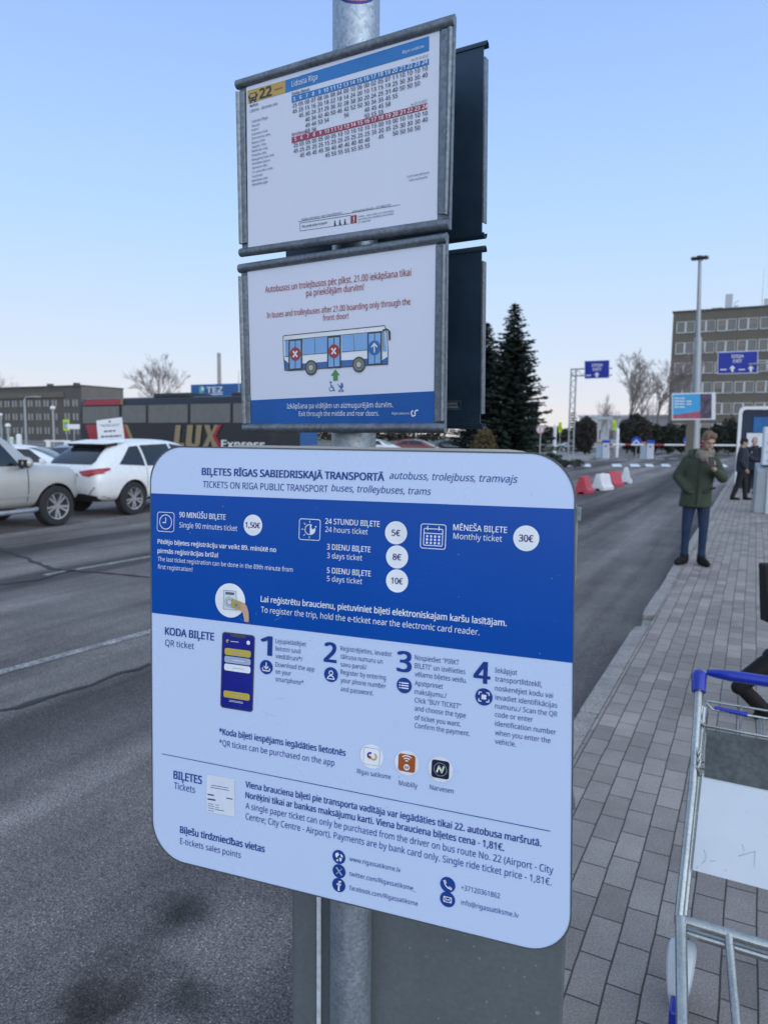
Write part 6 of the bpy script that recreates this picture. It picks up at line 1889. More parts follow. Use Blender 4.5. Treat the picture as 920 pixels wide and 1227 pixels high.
X('buses, trolleybuses, trams', (397.2, 588.4), (516.5, 591.4), 8.0, shear=.22)
XW('90 MINŪŠU BIĻETE', (215.5, 619.6), (270.8, 621.8), 6.2, bold=.012)
XW('Single 90 minutes ticket', (215.5, 631.9), (284.8, 634.8), 6.2)
XW('Pēdējo biļetes reģistrāciju var veikt 89. minūtē no', (189.7, 651.2), (331.2, 659.8), 5.2, bold=.018)
XW('pirmās reģistrācijas brīža!', (189.7, 662.2), (261.8, 666.2), 5.2, bold=.018)
XW('The last ticket registration can be done in the 89th minute from', (189.7, 671.9), (351.2, 682.6), 5.0)
XW('first registration!', (189.7, 681.2), (231.2, 683.4), 5.0)
XW('24 STUNDU BIĻETE', (390, 627.6), (455, 631.2), 6.6, bold=.012)
XW('24 hours ticket', (390, 637.3), (440.6, 640.8), 6.4)
XW('3 DIENU BIĻETE', (392, 658.2), (444, 661.6), 6.6, bold=.012)
XW('3 days ticket', (392, 668.6), (434, 671.4), 6.4)
XW('5 DIENU BIĻETE', (392, 686.4), (444.4, 690), 6.6, bold=.012)
XW('5 days ticket', (392, 696.2), (434, 699.6), 6.4)
XW('MĒNEŠA BIĻETE', (543, 635), (607.2, 638.2), 7.0, bold=.012)
XW('Monthly ticket', (543, 645.5), (601.2, 649), 6.8)
XW('Lai reģistrētu braucienu, pietuviniet biļeti elektroniskajam karšu lasītājam.', (313, 720.9), (606.5, 753), 7.0, bold=.016)
XW('To register the trip, hold the e-ticket near the electronic card reader.', (313, 733.5), (574, 763.4), 6.8)
for (px_, py_, r_, s_, tw_, cap_) in ((303.5, 629.2, 12.6, '1,50€', 17.5, 6.4), (474.6, 638.4, 13.9, '5€', 10, 7.2), (475.8, 667.3, 13.9, '8€', 10, 7.2), (475.8, 696, 13.9, '10€', 13.5, 7.2), (630.2, 645, 15.4, '30€', 17, 8)):
    b_ = MB(); bs_.disc(b_, px_, py_, r_, w2, M_wtx); bs_.textc(b_, s_, (px_, py_), tw_, cap_, w3, mat('price_print', (.03, .012, .16), .4), .02)
    LETTERS.append((b_, rootb, 'price_badge'))
X('KODA BIĻETE', (198.5, 760.2), (256.8, 764.8), 8.8, bold=.024)
X('QR ticket', (198.5, 773.4), (232.9, 776.8), 7.4)
for s_, a_, wd__, hh_ in (('1', (313, 783.9), 12.6, 22.4), ('2', (389, 792.2), 13.6, 22.8), ('3', (476.2, 803.6), 15.8, 23.8), ('4', (568, 817), 18, 25)):
    X(s_, a_, (a_[0] + wd__, a_[1] + wd__ * .16), hh_, bold=.030)
def lines(rows, cap, m=M_greytx):
    for s_, x0, y0, x1 in rows: X(s_, (x0, y0), (x1, y0 + (x1 - x0) * .16), cap, m, bold=.002)
lines([('Lejupielādējiet', 330.5, 770.2, 367), ('lietotni savā', 330.5, 779.4, 360.3), ('viedtālruni*/', 330.5, 788.4, 362.8), ('Download the app', 330.5, 798.4, 377), ('on your', 330.5, 807, 349.2), ('smartphone*', 330.5, 816, 364)], 5.4)
lines([('Reģistrējieties, ievadot', 408.3, 779.3, 469.2), ('tālruņa numuru un', 408.3, 789, 458.5), ('savu paroli/', 408.3, 798.3, 439.5), ('Register by entering', 408.3, 807.6, 462.3), ('your phone number', 408.3, 817.4, 462.3), ('and password.', 408.3, 827.8, 447.2)], 5.6)
lines([('Nospiediet "PIRKT', 497, 790.4, 549.8), ('BIĻETI" un izvēlieties', 497, 800.2, 557.2), ('vēlamo biļetes veidu.', 497, 810.2, 559), ('Apstipriniet', 497, 820.9, 530.5), ('maksājumu./', 497, 831.2, 535), ('Click "BUY TICKET"', 497, 841.4, 552), ('and choose the type', 497, 851.2, 558), ('of ticket you want.', 497, 862.2, 552), ('Confirm the payment.', 497, 871.8, 562.7)], 5.9)
lines([('Iekāpjot', 593, 805.7, 619.2), ('transportlīdzeklī,', 593, 816, 648.8), ('noskenējiet kodu vai', 593, 827.2, 662), ('ievadiet identifikācijas', 593, 838, 667.2), ('numuru./ Scan the QR', 593, 848.4, 667.4), ('code or enter', 593, 858.6, 638), ('identification number', 593, 869.4, 665.8), ('when you enter the', 593, 880.4, 659), ('vehicle.', 593, 890.8, 618)], 6.1)
X('*Koda biļeti iespējams iegādāties lietotnēs', (263, 879.4), (414.2, 903), 7.2, bold=.018)
X('*QR ticket can be purchased on the app', (263, 892.8), (401, 915), 7.0)
X('Rīgas satiksme', (428, 926.4), (468.2, 935), 5.6, M_greytx); X('Mobilly', (478, 940.4), (500.2, 943.8), 5.8, M_greytx); X('Narvesen', (515, 945.6), (543.2, 952), 5.9, M_greytx)
X('BIĻETES', (208.7, 932.6), (242.2, 937.6), 9.4, bold=.024); X('Tickets', (209, 944.9), (234.2, 948.8), 8.0)
X('Viena brauciena biļeti pie transporta vadītāja var iegādāties tikai 22. autobusa maršrutā.', (294.7, 943.2), (648, 1015.8), 7.4, bold=.016)
X('Norēķini tikai ar bankas maksājumu karti. Viena brauciena biļetes cena - 1,81€.', (294.7, 955.8), (603.6, 1020.8), 7.4, bold=.016)
X('A single paper ticket can only be purchased from the driver on bus route No. 22 (Airport - City', (294.7, 968.7), (662.6, 1047.4), 7.4)
X('Centre; City Centre - Airport). Payments are by bank card only. Single ride ticket price - 1,81€.', (294.7, 981.4), (660.4, 1061.5), 7.4)
X('Biļešu tirdzniecības vietas', (216.4, 997.6), (317.5, 1017.8), 8.0, bold=.022); X('E-tickets sales points', (216.4, 1010.8), (289, 1027), 7.2)
X('www.rigassatiksme.lv', (418.9, 1031.2), (480, 1045), 5.4); X('twitter.com/Rigassatiksme_', (418.9, 1049), (498, 1067.2), 5.4); X('facebook.com/Rigassatiksme', (418.9, 1065.8), (500.4, 1084), 5.4)
X('+37120361862', (552.4, 1065.8), (598.9, 1076), 6.0); X('info@rigassatiksme.lv', (552.4, 1083.6), (621, 1099.6), 6.0)
LETTERS += [(tb, rootb, 'lettering'), (tw, rootb, 'white_lettering'), (tx, paper, 'lettering'), (tx2, paper2, 'lettering')]
dv = MB(); bs_.stroke(dv, [bs_.uv(194.4, 903), bs_.uv(658.9, 995.7)], .0011, w2, M_navytx); dv.build('divider_line', None, rootb)

# pictograms on the blue band
def span(x0, y0, x1, y1):
    a, b = bs_.uv(x0, y0), bs_.uv(x1, y1); return a[0], b[1], b[0], a[1]
ic = MB(); u0, v0, u1, v1 = span(189.2, 613, 209.2, 637.9); bs_.frame(ic, u0, v0, u1, v1, .005, .0010, w2, M_wtx)
cu, cv = (u0 + u1) / 2, (v0 + v1) / 2; R = (v1 - v0) * .38; bs_.ring(ic, cu, cv, R, .0013, w2, M_wtx); bs_.stroke(ic, [(cu, cv + R * .55), (cu, cv - R * .1), (cu - R * .45, cv - R * .1)], .0016, w2, M_wtx); ic.build('clock_symbol', None, rootb)
ic = MB(); u0, v0, u1, v1 = span(358.9, 621, 383.8, 648.2); bs_.frame(ic, u0, v0, u1, v1, .004, .0011, w2, M_wtx)
cu, cv = (u0 + u1) / 2, (v0 + v1) / 2; R = (v1 - v0) * .25
bs_.ring(ic, cu, cv, R, .0012, w2, M_wtx, math.pi / 2, math.pi * 1.5)
for k in range(5):
    a = math.pi / 2 + (k + .0) / 4 * math.pi; bs_.stroke(ic, [(cu + math.cos(a) * R * 1.25, cv + math.sin(a) * R * 1.25), (cu + math.cos(a) * R * 1.65, cv + math.sin(a) * R * 1.65)], .0010, w2, M_wtx)
mo = [(cu + R * 1.05 * math.cos(a), cv + R * 1.05 * math.sin(a)) for a in [math.pi / 2 - k / 16 * (math.pi + .5) for k in range(17)]]
mo = [(cu + .0006, cv + R * 1.05)] + [(cu + .0006 + R * 1.15 * math.sin(k / 18 * math.pi * .92 + .05), cv + R * 1.05 * math.cos(k / 18 * math.pi)) for k in range(1, 19)]
inr = [(cu + R * .75 + R * .78 * math.cos(a), cv + R * .38 + R * .68 * math.sin(a)) for a in [math.radians(95 + k * 18) for k in range(12)]]
bs_.polyuv(ic, [(cu + .0006, cv + R)] + [(cu + .0006, cv - R)] + [(cu + R * 1.2 * math.sin(t), cv - R * math.cos(t)) for t in [k / 10 * 1.9 for k in range(1, 11)]] + [(cu + R * .55, cv + R * .02), (cu + R * .30, cv + R * .45), (cu + R * .42, cv + R * .95)], w2, M_wtx)
bs_.disc(ic, 378.8, 631.2, 1.0, w3, M_wtx, 10); ic.build('day_night_symbol', None, rootb)
ic = MB(); u0, v0, u1, v1 = span(504.3, 627, 533.8, 658.8); bs_.frame(ic, u0, v0, u1, v1, .004, .0011, w2, M_wtx)
du, dv_ = u1 - u0, v1 - v0; bs_.frame(ic, u0 + du * .12, v0 + dv_ * .12, u1 - du * .12, v0 + dv_ * .82, .002, .0012, w2, M_wtx)
bs_.stroke(ic, [(u0 + du * .14, v0 + dv_ * .62), (u1 - du * .14, v0 + dv_ * .62)], .0012, w3, M_wtx)
for f in (.28, .72): bs_.stroke(ic, [(u0 + du * f, v0 + dv_ * .76), (u0 + du * f, v0 + dv_ * .9)], .0016, w3, M_wtx)
for i in range(4):
    for j in range(3):
        if i == 0 and j == 0 and False: continue
        x, y = u0 + du * (.27 + .155 * i), v0 + dv_ * (.24 + .13 * j); s_ = du * .04
        bs_.polyuv(ic, [(x - s_, y - s_), (x + s_, y - s_), (x + s_, y + s_), (x - s_, y + s_)], w3, M_wtx)
ic.build('calendar_symbol', None, rootb)
# card reader picture
ic = MB(); bs_.disc(ic, 276.2, 719.4, 20.5, w2, M_wtx)
M_pg_ = mat('picture_grey', (.30, .36, .42), .45); M_pg2 = mat('picture_light', (.62, .68, .74), .45); M_pdk = mat('picture_dark', (.10, .13, .17), .45)
bs_.poly(ic, [(269, 707), (283.5, 708.2), (285, 731), (268.4, 729.4)], w3, M_pg2)
for a, b in (((269, 707), (283.5, 708.2)), ((283.5, 708.2), (285, 731)), ((285, 731), (268.4, 729.4)), ((268.4, 729.4), (269, 707))): bs_.stroke(ic, [bs_.uv(*a), bs_.uv(*b)], .0010, w4, M_pg_)
bs_.poly(ic, [(271, 709), (281.5, 710), (281.5, 713), (271, 712)], w4, M_pdk)
u, v = bs_.uv(275.5, 721.4); bs_.ring(ic, u, v, .0085, .0011, w4, M_pg_); bs_.ring(ic, u, v, .0058, .0022, w4, M_pg_); 
M_card = mat('picture_card', (.45, .32, .10), .4); M_flesh = mat('picture_flesh', (.58, .36, .24), .45)
bs_.poly(ic, [(278.5, 716.5), (292, 722), (289.5, 731.8), (277.5, 727.5)], w4 + .0003, M_card)
bs_.disc(ic, 284, 724.6, 2.0, w4 + .0006, mat('picture_teal', (.05, .25, .35), .4), 12)
bs_.poly(ic, [(289, 723.5), (293.5, 722.3), (296.8, 726), (299, 734), (299.2, 745), (294, 744.6), (292, 734.5), (289.4, 730)], w4 + .0006, M_flesh)
bs_.poly(ic, [(287.6, 729.6), (291, 729), (293.5, 733.5), (290.6, 732.6)], w4 + .0009, M_flesh)
ic.build('card_reader_picture', None, rootb)
# the drawn phone
ic = MB(); M_phf = mat('picture_phone_rim', (.06, .065, .08), .35); M_phs = mat('picture_phone_screen', (.006, .012, .24), .35); M_gold2 = mat('picture_gold', (.55, .42, .06), .4); M_silv = mat('picture_silver', (.36, .44, .58), .4)
u0, v0, u1, v1 = bs_.uv(266.8, 757)[0], 0, bs_.uv(306, 760)[0], 0
vt = (bs_.uv(266.8, 757.2)[1] + bs_.uv(306, 760.8)[1]) / 2; vb = (bs_.uv(266.8, 848.6)[1] + bs_.uv(306.4, 853)[1]) / 2
bs_.polyuv(ic, bs_.rrect(u0, vb, u1, vt, .0055), w2, M_phf); bs_.polyuv(ic, bs_.rrect(u0 + .002, vb + .002, u1 - .002, vt - .002, .004), w3, M_phs)
uw, vh = u1 - u0, vt - vb; bs_.polyuv(ic, bs_.rrect(u0 + uw * .27, vt - .0065, u1 - uw * .27, vt - .001, .0015), w4, M_phf)
for f0, f1, m_ in ((.205, .295, M_gold2), (.31, .395, M_silv), (.41, .50, M_wtx), (.765, .855, M_gold2)):
    bs_.polyuv(ic, bs_.rrect(u0 + uw * .10, vt - vh * f1, u1 - uw * .10, vt - vh * f0, .0035), w4, m_)
    bs_.stroke(ic, [(u0 + uw * .36, vt - vh * (f0 + f1) / 2), (u1 - uw * .3, vt - vh * (f0 + f1) / 2)], .0009, w4 + .0003, M_silv if m_ != M_silv else M_wtx)
for f in (.885, .90): bs_.stroke(ic, [(u0 + uw * .28, vt - vh * f), (u1 - uw * .3, vt - vh * f)], .0006, w4, M_wtx)
bs_.disc(ic, 298.3, 769.9, 2.5, w4, M_wtx, 16); bs_.disc(ic, 273.6, 767.8, 2.0, w4, M_gold2, 14); bs_.disc(ic, 274.6, 768.3, 1.1, w4 + .0003, M_phs, 12)
bs_.stroke(ic, [bs_.uv(277, 768.2), bs_.uv(286.5, 769.2)], .0008, w4, M_wtx)
ic.build('phone_picture', None, rootb)
# step icons
def badge(name, px_, py_, r_):
    ic = MB(); u, v, R = bs_.disc(ic, px_, py_, r_, w2, M_navytx, 32); return ic, u, v, R
ic, u, v, R = badge('s', 319.5, 799.2, 8.6); bs_.stroke(ic, [(u, v + R * .6), (u, v - R * .2)], R * .15, w3, M_wtx); bs_.stroke(ic, [(u - R * .32, v + R * .1), (u, v - R * .24), (u + R * .32, v + R * .1)], R * .15, w3, M_wtx); bs_.stroke(ic, [(u - R * .55, v - R * .15), (u - R * .5, v - R * .5), (u + R * .5, v - R * .5), (u + R * .55, v - R * .15)], R * .15, w3, M_wtx); ic.build('download_symbol', None, rootb)
ic, u, v, R = badge('s', 396.9, 808.2, 9.0); bs_.ring(ic, u, v + R * .25, R * .32, R * .12, w3, M_wtx); bs_.ring(ic, u, v - R * .62, R * .55, R * .13, w3, M_wtx, .15, math.pi - .15); bs_.stroke(ic, [(u - R * .52, v - R * .56), (u + R * .52, v - R * .56)], R * .12, w3, M_wtx); ic.build('person_symbol', None, rootb)
ic, u, v, R = badge('s', 484.4, 821.2, 9.4)
for k in (-1, 0, 1): bs_.stroke(ic, [(u - R * .35, v + k * R * .32), (u + R * .55, v + k * R * .32)], R * .15, w3, M_wtx); bs_.stroke(ic, [(u - R * .62, v + k * R * .32), (u - R * .56, v + k * R * .32)], R * .15, w3, M_wtx)
ic.build('list_symbol', None, rootb)
ic, u, v, R = badge('s', 579.7, 834.9, 10.4); s_ = R * .27; bs_.polyuv(ic, [(u - s_, v - s_), (u + s_, v - s_), (u + s_, v + s_), (u - s_, v + s_)], w3, M_wtx)
for sx_ in (-1, 1):
    for sy_ in (-1, 1): bs_.stroke(ic, [(u + sx_ * R * .58, v + sy_ * R * .25), (u + sx_ * R * .58, v + sy_ * R * .52), (u + sx_ * R * .3, v + sy_ * R * .52)], R * .12, w3, M_wtx)
ic.build('scan_symbol', None, rootb)
# app icons
for k, (px_, py_, r_) in enumerate(((445.6, 906.2, 14.6), (487.5, 914, 15), (527.7, 921.6, 15.4))):
    ic = MB(); u, v, R = bs_.disc(ic, px_, py_, r_, w2, mat('app_disc', (.78, .80, .86), .4)); s_ = R * .70
    sq = bs_.rrect(u - s_, v - s_, u + s_, v + s_, s_ * .3)
    if k == 0:
        bs_.polyuv(ic, sq, w3, mat('app_border', (.10, .18, .42), .4)); bs_.polyuv(ic, bs_.rrect(u - s_ * .96, v - s_ * .96, u + s_ * .96, v + s_ * .96, s_ * .28), w3 + .0003, M_wtx)
        bs_.ring(ic, u - R * .12, v + R * .08, R * .28, R * .15, w4, M_phs, math.radians(60), math.radians(250)); bs_.ring(ic, u + R * .16, v + R * .02, R * .32, R * .16, w4, M_gold2, math.radians(-160), math.radians(70)); bs_.disc(ic, px_ - 2.2, py_ + .6, 1.9, w4 + .0003, M_redp, 14)
    elif k == 1:
        bs_.polyuv(ic, sq, w3, mat('app_orange', (.38, .085, .015), .4))
        for q in (.22, .42, .62): bs_.ring(ic, u, v + R * .02, R * q, R * .09, w4, M_wtx, math.radians(50), math.radians(130))
        bs_.disc(ic, px_, py_ + r_ * .33, 3.7, w4, M_wtx); bs_.textc(ic, 'M', (px_, py_ + r_ * .33), 4, 3.4, w4 + .0003, M_redp, .02)
    else:
        bs_.polyuv(ic, sq, w3, mat('app_night', (.008, .010, .03), .4)); bs_.ring(ic, u, v, R * .52, R * .035, w4, M_silv)
        bs_.stroke(ic, [(u - R * .26, v - R * .22), (u - R * .12, v + R * .24), (u + R * .12, v - R * .22), (u + R * .26, v + R * .24)], R * .13, w4, M_wtx); bs_.stroke(ic, [(u + R * .06, v - R * .2), (u + R * .2, v + R * .2)], R * .08, w4 + .0003, mat('app_lime', (.35, .5, .1), .4))
    LETTERS.append((ic, rootb, 'app_symbol'))
# ticket picture
ic = MB(); bs_.poly(ic, [(248.4, 927.5), (281.5, 933.2), (281.5, 978.2), (247.9, 972.6)], w2, mat('ticket_paper', (.72, .76, .84), .45))
for k, (x0, x1, y, t) in enumerate(((254, 274, 940.5, .0009), (253, 275, 943, .0009), (250, 256.5, 951.5, .0022), (250, 258.5, 957, .0024), (272, 279, 956, .0016), (250, 256, 962.5, .0008), (250, 257, 965, .0008), (250, 257, 967.6, .0008), (259, 263, 964, .0008), (258.5, 269, 969.5, .0010), (250, 257, 970.5, .0008), (259, 263, 967, .0008))):
    bs_.stroke(ic, [bs_.uv(x0, y), bs_.uv(x1, y + (x1 - x0) * .17)], t, w3, M_greytx)
ic.build('ticket_picture', None, rootb)
# contact icons
ic, u, v, R = badge('c', 406.3, 1026.6, 8.3)
for c_ in ([(-.5, .5), (-.1, .62), (.05, .3), (-.2, .1), (-.3, -.2), (-.55, .1)], [(.2, .55), (.55, .4), (.65, .05), (.35, .1)], [(.1, -.05), (.5, -.1), (.35, -.6), (.1, -.45)], [(-.35, -.4), (-.1, -.3), (-.1, -.65), (-.3, -.6)]): bs_.polyuv(ic, [(u + a * R, v + b * R) for a, b in c_], w3, M_wtx)
ic.build('globe_symbol', None, rootb)
ic, u, v, R = badge('c', 406.6, 1043.6, 8.3); bs_.stroke(ic, [(u - R * .4, v + R * .45), (u + R * .4, v - R * .45)], R * .22, w3, M_silv); bs_.stroke(ic, [(u - R * .4, v - R * .45), (u + R * .4, v + R * .45)], R * .10, w3, M_silv); ic.build('cross_symbol', None, rootb)
ic, u, v, R = badge('c', 406.2, 1060.2, 8.4); bs_.stroke(ic, [(u + R * .28, v + R * .55), (u + R * .06, v + R * .5), (u + R * .02, v + R * .2), (u + R * .02, v - R * .72)], R * .26, w3, M_wtx); bs_.stroke(ic, [(u - R * .26, v + R * .12), (u + R * .3, v + R * .12)], R * .2, w3, M_wtx); ic.build('letter_symbol', None, rootb)
ic, u, v, R = badge('c', 536.5, 1059.8, 9.2); bs_.stroke(ic, [(u - R * .48, v + R * .4), (u - R * .36, v - R * .02), (u - R * .02, v - R * .36), (u + R * .42, v - R * .48)], R * .15, w3, M_wtx)
for a_, b_ in (((-.58, .42), (-.34, .52)), ((-.34, .52), (-.22, .2)), ((-.22, .2), (-.38, .04)), ((.05, -.36), (.22, -.2)), ((.22, -.2), (.54, -.32)), ((.54, -.32), (.46, -.56))): bs_.stroke(ic, [(u + a_[0] * R, v + a_[1] * R), (u + b_[0] * R, v + b_[1] * R)], R * .10, w3, M_wtx)
ic.build('handset_symbol', None, rootb)
ic, u, v, R = badge('c', 536.2, 1077.4, 9.2); bs_.frame(ic, u - R * .55, v - R * .38, u + R * .55, v + R * .38, R * .05, R * .09, w3, M_wtx); bs_.stroke(ic, [(u - R * .5, v + R * .32), (u, v - R * .08), (u + R * .5, v + R * .32)], R * .09, w3, M_wtx); bs_.stroke(ic, [(u - R * .5, v - R * .32), (u - R * .15, v + R * .02)], R * .08, w3, M_wtx); bs_.stroke(ic, [(u + R * .5, v - R * .32), (u + R * .15, v + R * .02)], R * .08, w3, M_wtx); ic.build('envelope_symbol', None, rootb)
# dust, insect marks and light scuffs on the face
mb = MB(); rs = random.Random(23)
us = [q.x for q in out]; vs_ = [q.y for q in out]
for k in range(46):
    u, v = rs.uniform(min(us) + .03, max(us) - .03), rs.uniform(min(vs_) + .12, max(vs_) - .03); r_ = rs.uniform(.0003, .0009)
    bs_.polyuv(mb, [(u + r_ * math.cos(a) * rs.uniform(.6, 1.3), v + r_ * math.sin(a) * rs.uniform(.6, 1.3)) for a in [j / 6 * math.tau for j in range(6)]], w4 + .0004)
for k in range(9):
    u, v = rs.uniform(min(us) + .05, max(us) - .08), rs.uniform(min(vs_) + .14, max(vs_) - .05); a = rs.uniform(-.6, .6); l = rs.uniform(.01, .035)
    bs_.stroke(mb, [(u, v), (u + l * math.cos(a), v + l * math.sin(a))], .00025, w4 + .0004)
mb.build('dust_marks', mat('dust_grey', (.30, .36, .46), .7, var=.3, scale=60), rootb)
# fixings behind the board
mb = MB(); Mi = bs_.M.inverted()
for z in (1.12, 1.55):
    c = Mi @ V((POLE.x, POLE.y, z)); mb.box((c.x, .013, c.z), (.5, .014, .03))
    for s_ in (-1, 1): mb.box((c.x + s_ * .048, (c.y + .046) / 2, c.z), (.008, c.y + .026, .03))
    mb.box((c.x, c.y + .045, c.z), (.12, .006, .03))
mb.build('bracket', M_galv2, rootb)

# rear board facing the other way, only its edges showing
root = empty('rear_board', label='second board fixed behind the ticket board, only its right and top edges showing', cat='information board', M=bs_.M)
Mi = bs_.M.inverted(); cP = Mi @ V((POLE.x, POLE.y, 1.3)); wr_ = .118
def behind(px_, py_, w):
    q = on_plane(px_, py_, bs_.O - bs_.n * w, bs_.n); l = Mi @ q; return l
tr_ = behind(693.6, 592, wr_); br_ = behind(688, 1013, wr_); tt = behind(600, 538.3, wr_)
mb = MB(); x0, x1, zt, zb = -.02 + cP.x - .30, tr_.x, tt.z, br_.z
R_ = .11
pts = [(x0 + R_, zt), (x1 - R_, zt)] + [(x1 - R_ + R_ * math.sin(k / 8 * math.pi / 2), zt - R_ + R_ * math.cos(k / 8 * math.pi / 2)) for k in range(1, 9)] + [(x1, zb), (x0, zb), (x0, zt - R_)]
n = len(pts)
mb.add([V((x, wr_, z)) for x, z in pts] + [V((x, wr_ + .005, z)) for x, z in pts], [tuple(range(n)), tuple(range(n, 2 * n))] + [(k, (k + 1) % n, n + (k + 1) % n, n + k) for k in range(n)])
mb.build('panel', mat('aluminium_grey', (.45, .45, .43), .4, .5, var=.12, scale=5), root)
mb = MB(); mb.box((x1 + .001, wr_ - .003, tr_.z - .03), (.006, .014, .02)); mb.box((x1 + .001, wr_ - .003, tr_.z - .38), (.006, .014, .02)); mb.build('edge_clip', M_galv, root)

# ------------------------------------------------------------------ the grey metal box behind the post
cab = Sheet((POLE.x - .12, POLE.y + .055, 0), (math.cos(math.radians(-9)), math.sin(math.radians(-9)), 0), (0, 0, 1))
u0 = cab.uv(349.5, 1190)[0]; u1 = cab.uv(675.5, 1190)[0]
M_cab = mat('grey_cabinet_paint', (.112, .130, .140), .48, .1, var=.1, scale=6, bump=.04, bscale=40, var2=.06, scale2=90)
M_paintspeck = mat('dried_splashes', (.20, .215, .225), .6)
root = empty('metal_cabinet', label='grey painted metal cabinet standing behind the post below the ticket board', cat='cabinet', M=cab.M)
mb = MB(); mb.box(((u0 + u1) / 2, .15, .53), (u1 - u0, .30, .98)); mb.build('casing', M_cab, root, bevel=.006)
mb = MB(); mb.box(((u0 + u1) / 2, .15, 1.03), (u1 - u0 + .012, .314, .02)); mb.build('lid', M_cab, root, bevel=.004)
mb = MB()
ux = cab.uv(383, 1150)[0]; mb.box((ux, -.004, .50), (.0085, .006, .92)); mb.build('white_strip', mat('scuffed_white', (.62, .64, .68), .5, var=.2, scale=60), root)
mb = MB()
for x in (u0 + .04, u1 - .04):
    mb.box((x, .15, .02), (.05, .2, .05))
mb.build('foot', M_darkmetal, root)
mb = MB(); rs = random.Random(17)
for k in range(70):
    u_, z_ = rs.uniform(u0 + .22, u1 - .02), rs.uniform(.30, .80); r_ = rs.uniform(.0008, .0026) * (1.8 if rs.random() < .12 else 1)
    mb.add([V((u_ + r_ * math.cos(a) * rs.uniform(.6, 1.2), -.0006, z_ + r_ * 1.3 * math.sin(a) * rs.uniform(.6, 1.2))) for a in [j / 7 * math.tau for j in range(7)]], [tuple(range(7))])
for k in range(16):
    u_, z_ = rs.uniform(u0 + .01, u0 + .10), rs.uniform(.3, .75); mb.add([V((u_, -.0006, z_)), V((u_ + .0012, -.0006, z_)), V((u_ + .0006 + rs.uniform(-.002, .002), -.0006, z_ - rs.uniform(.004, .012)))], [(0, 1, 2)])
mb.build('dried_splashes', M_paintspeck, root)

# ------------------------------------------------------------------ luggage trolley
Aw = gp(812, 1102, .26)
M_zinc = mat('trolley_zinc', (.42, .44, .43), .27, .9, var=.16, scale=9, var2=.10, scale2=110); M_hblue = mat('trolley_blue_plastic', (.003, .022, .36), .28, var=.1, scale=10, coat=.4)
tsh = Sheet((Aw.x, Aw.y, 0), RP, (0, 0, 1))
roott = empty('luggage_trolley', label='airport luggage trolley with blue handle, wire basket and white panel at the right edge', cat='luggage trolley', M=tsh.M)
WT = .60
def side(px_, py_, off=0.0):
    q = on_plane(px_, py_, tsh.O + RP * off, RP); return tsh.M.inverted() @ q
lean_top = side(836, 850)
LN = (lean_top.y) / (lean_top.z - .26)            # lean of the uprights per metre
up_ = V((0, 0, 1)) + V((0, LN, 0)); upw = (RD * LN + V((0, 0, 1))).normalized()
bp2 = Sheet(Aw, RP, upw)                            # plane of the uprights
Mi2 = tsh.M.inverted()
def bk(px_, py_, w=0.0):
    q = on_plane(px_, py_, bp2.O + bp2.n * w, bp2.n); return Mi2 @ q
def mir(p): return V((WT - p.x, p.y, p.z))
def both(build):
    build(lambda p: p); build(mir)
ht = bk(836, 815)
def upr(f):
    mb = MB()
    mb.tube([f(bk(812, 1108)), f(bk(829.5, 940)), f(bk(835.5, 850)), f(bk(837, 815))], .0135, 14)
    mb.tube([f(bk(818.5, 1104)) + V((0, .02, 0)), f(bk(835, 945)) + V((0, .02, 0)), f(bk(842, 850)) + V((0, .02, 0))], .009, 10)
    mb.build('upright', M_zinc, roott, smooth=50)
both(upr)
def grip(f):
    mb = MB(); a, b = bk(836.5, 829), bk(837, 806)
    mb.tube([f(a), f(a.lerp(b, .35)), f(a.lerp(b, .8)), f(b + V((0.002, 0, .002))), f(b + V((.004, .004, .010)))], [.0235, .0245, .026, .022, .008], 16)
    mb.build('handle_bracket', M_hblue, roott, smooth=50)
both(grip)
mb = MB(); a = bk(846, 805.5, -.015); b = V((WT - a.x, a.y, a.z)); pts = [a, a.lerp(b, .06) , a.lerp(b, .14), a.lerp(b, .5), a.lerp(b, .86), a.lerp(b, .94), b]
mb.tube(pts, [.010, .016, .0195, .0195, .0195, .016, .010], 16); mb.build('handle', M_hblue, roott, smooth=50)
# basket wires
mb = MB()
def wire(pts, r=.0042): mb.tube([V(p) for p in pts], r, 8)
q0 = bk(841, 846); q1 = bk(837.5, 862); q2 = bk(843, 869.5); q3 = bk(920, 886); q3m = V((WT - q2.x, q2.y, q2.z))
wire([q0, q1 + V((.0, 0, 0)), q1.lerp(q2, .6), q2, q3m, mir(q1), mir(q0)], .0052)
r0 = bk(846, 843, -.03); r1 = bk(853, 850, -.05); wire([r0, r1, V((WT - r1.x, r1.y, r1.z)), mir(r0)], .0045)
for px_ in (909.5, 914.5): wire([bk(px_, 862, -.045), bk(px_, 881, -.005)], .0035)
for k, dz in enumerate((0, .018, .036)):
    c = bk(836, 905 + k * 8); wire([c + V((.006, 0, .03)), c + V((.0, -.012, .012)), c + V((.004, -.014, -.012)), c + V((.018, -.006, -.018))], .0036)
c0 = bk(836.5, 868); c1 = bk(834, 916); wire([c0, c1], .0045); wire([mir(c0), mir(c1)], .0045)
depth = .20
for fx in (0, .2, .4, .6, .8, 1.0):
    t_ = q2.lerp(q3m, fx); wire([t_, t_ + V((0, depth, .02)), t_ + V((0, depth, -.10)), t_ + V((0, .01, -.16))], .0036)
t0, t1 = q2 + V((0, depth, .02)), q3m + V((0, depth, .02)); wire([q2, t0, t1, q3m], .0045); wire([t0 + V((0, 0, -.12)), t1 + V((0, 0, -.12))], .0036)
mb.build('wire_basket', M_zinc, roott, smooth=50)
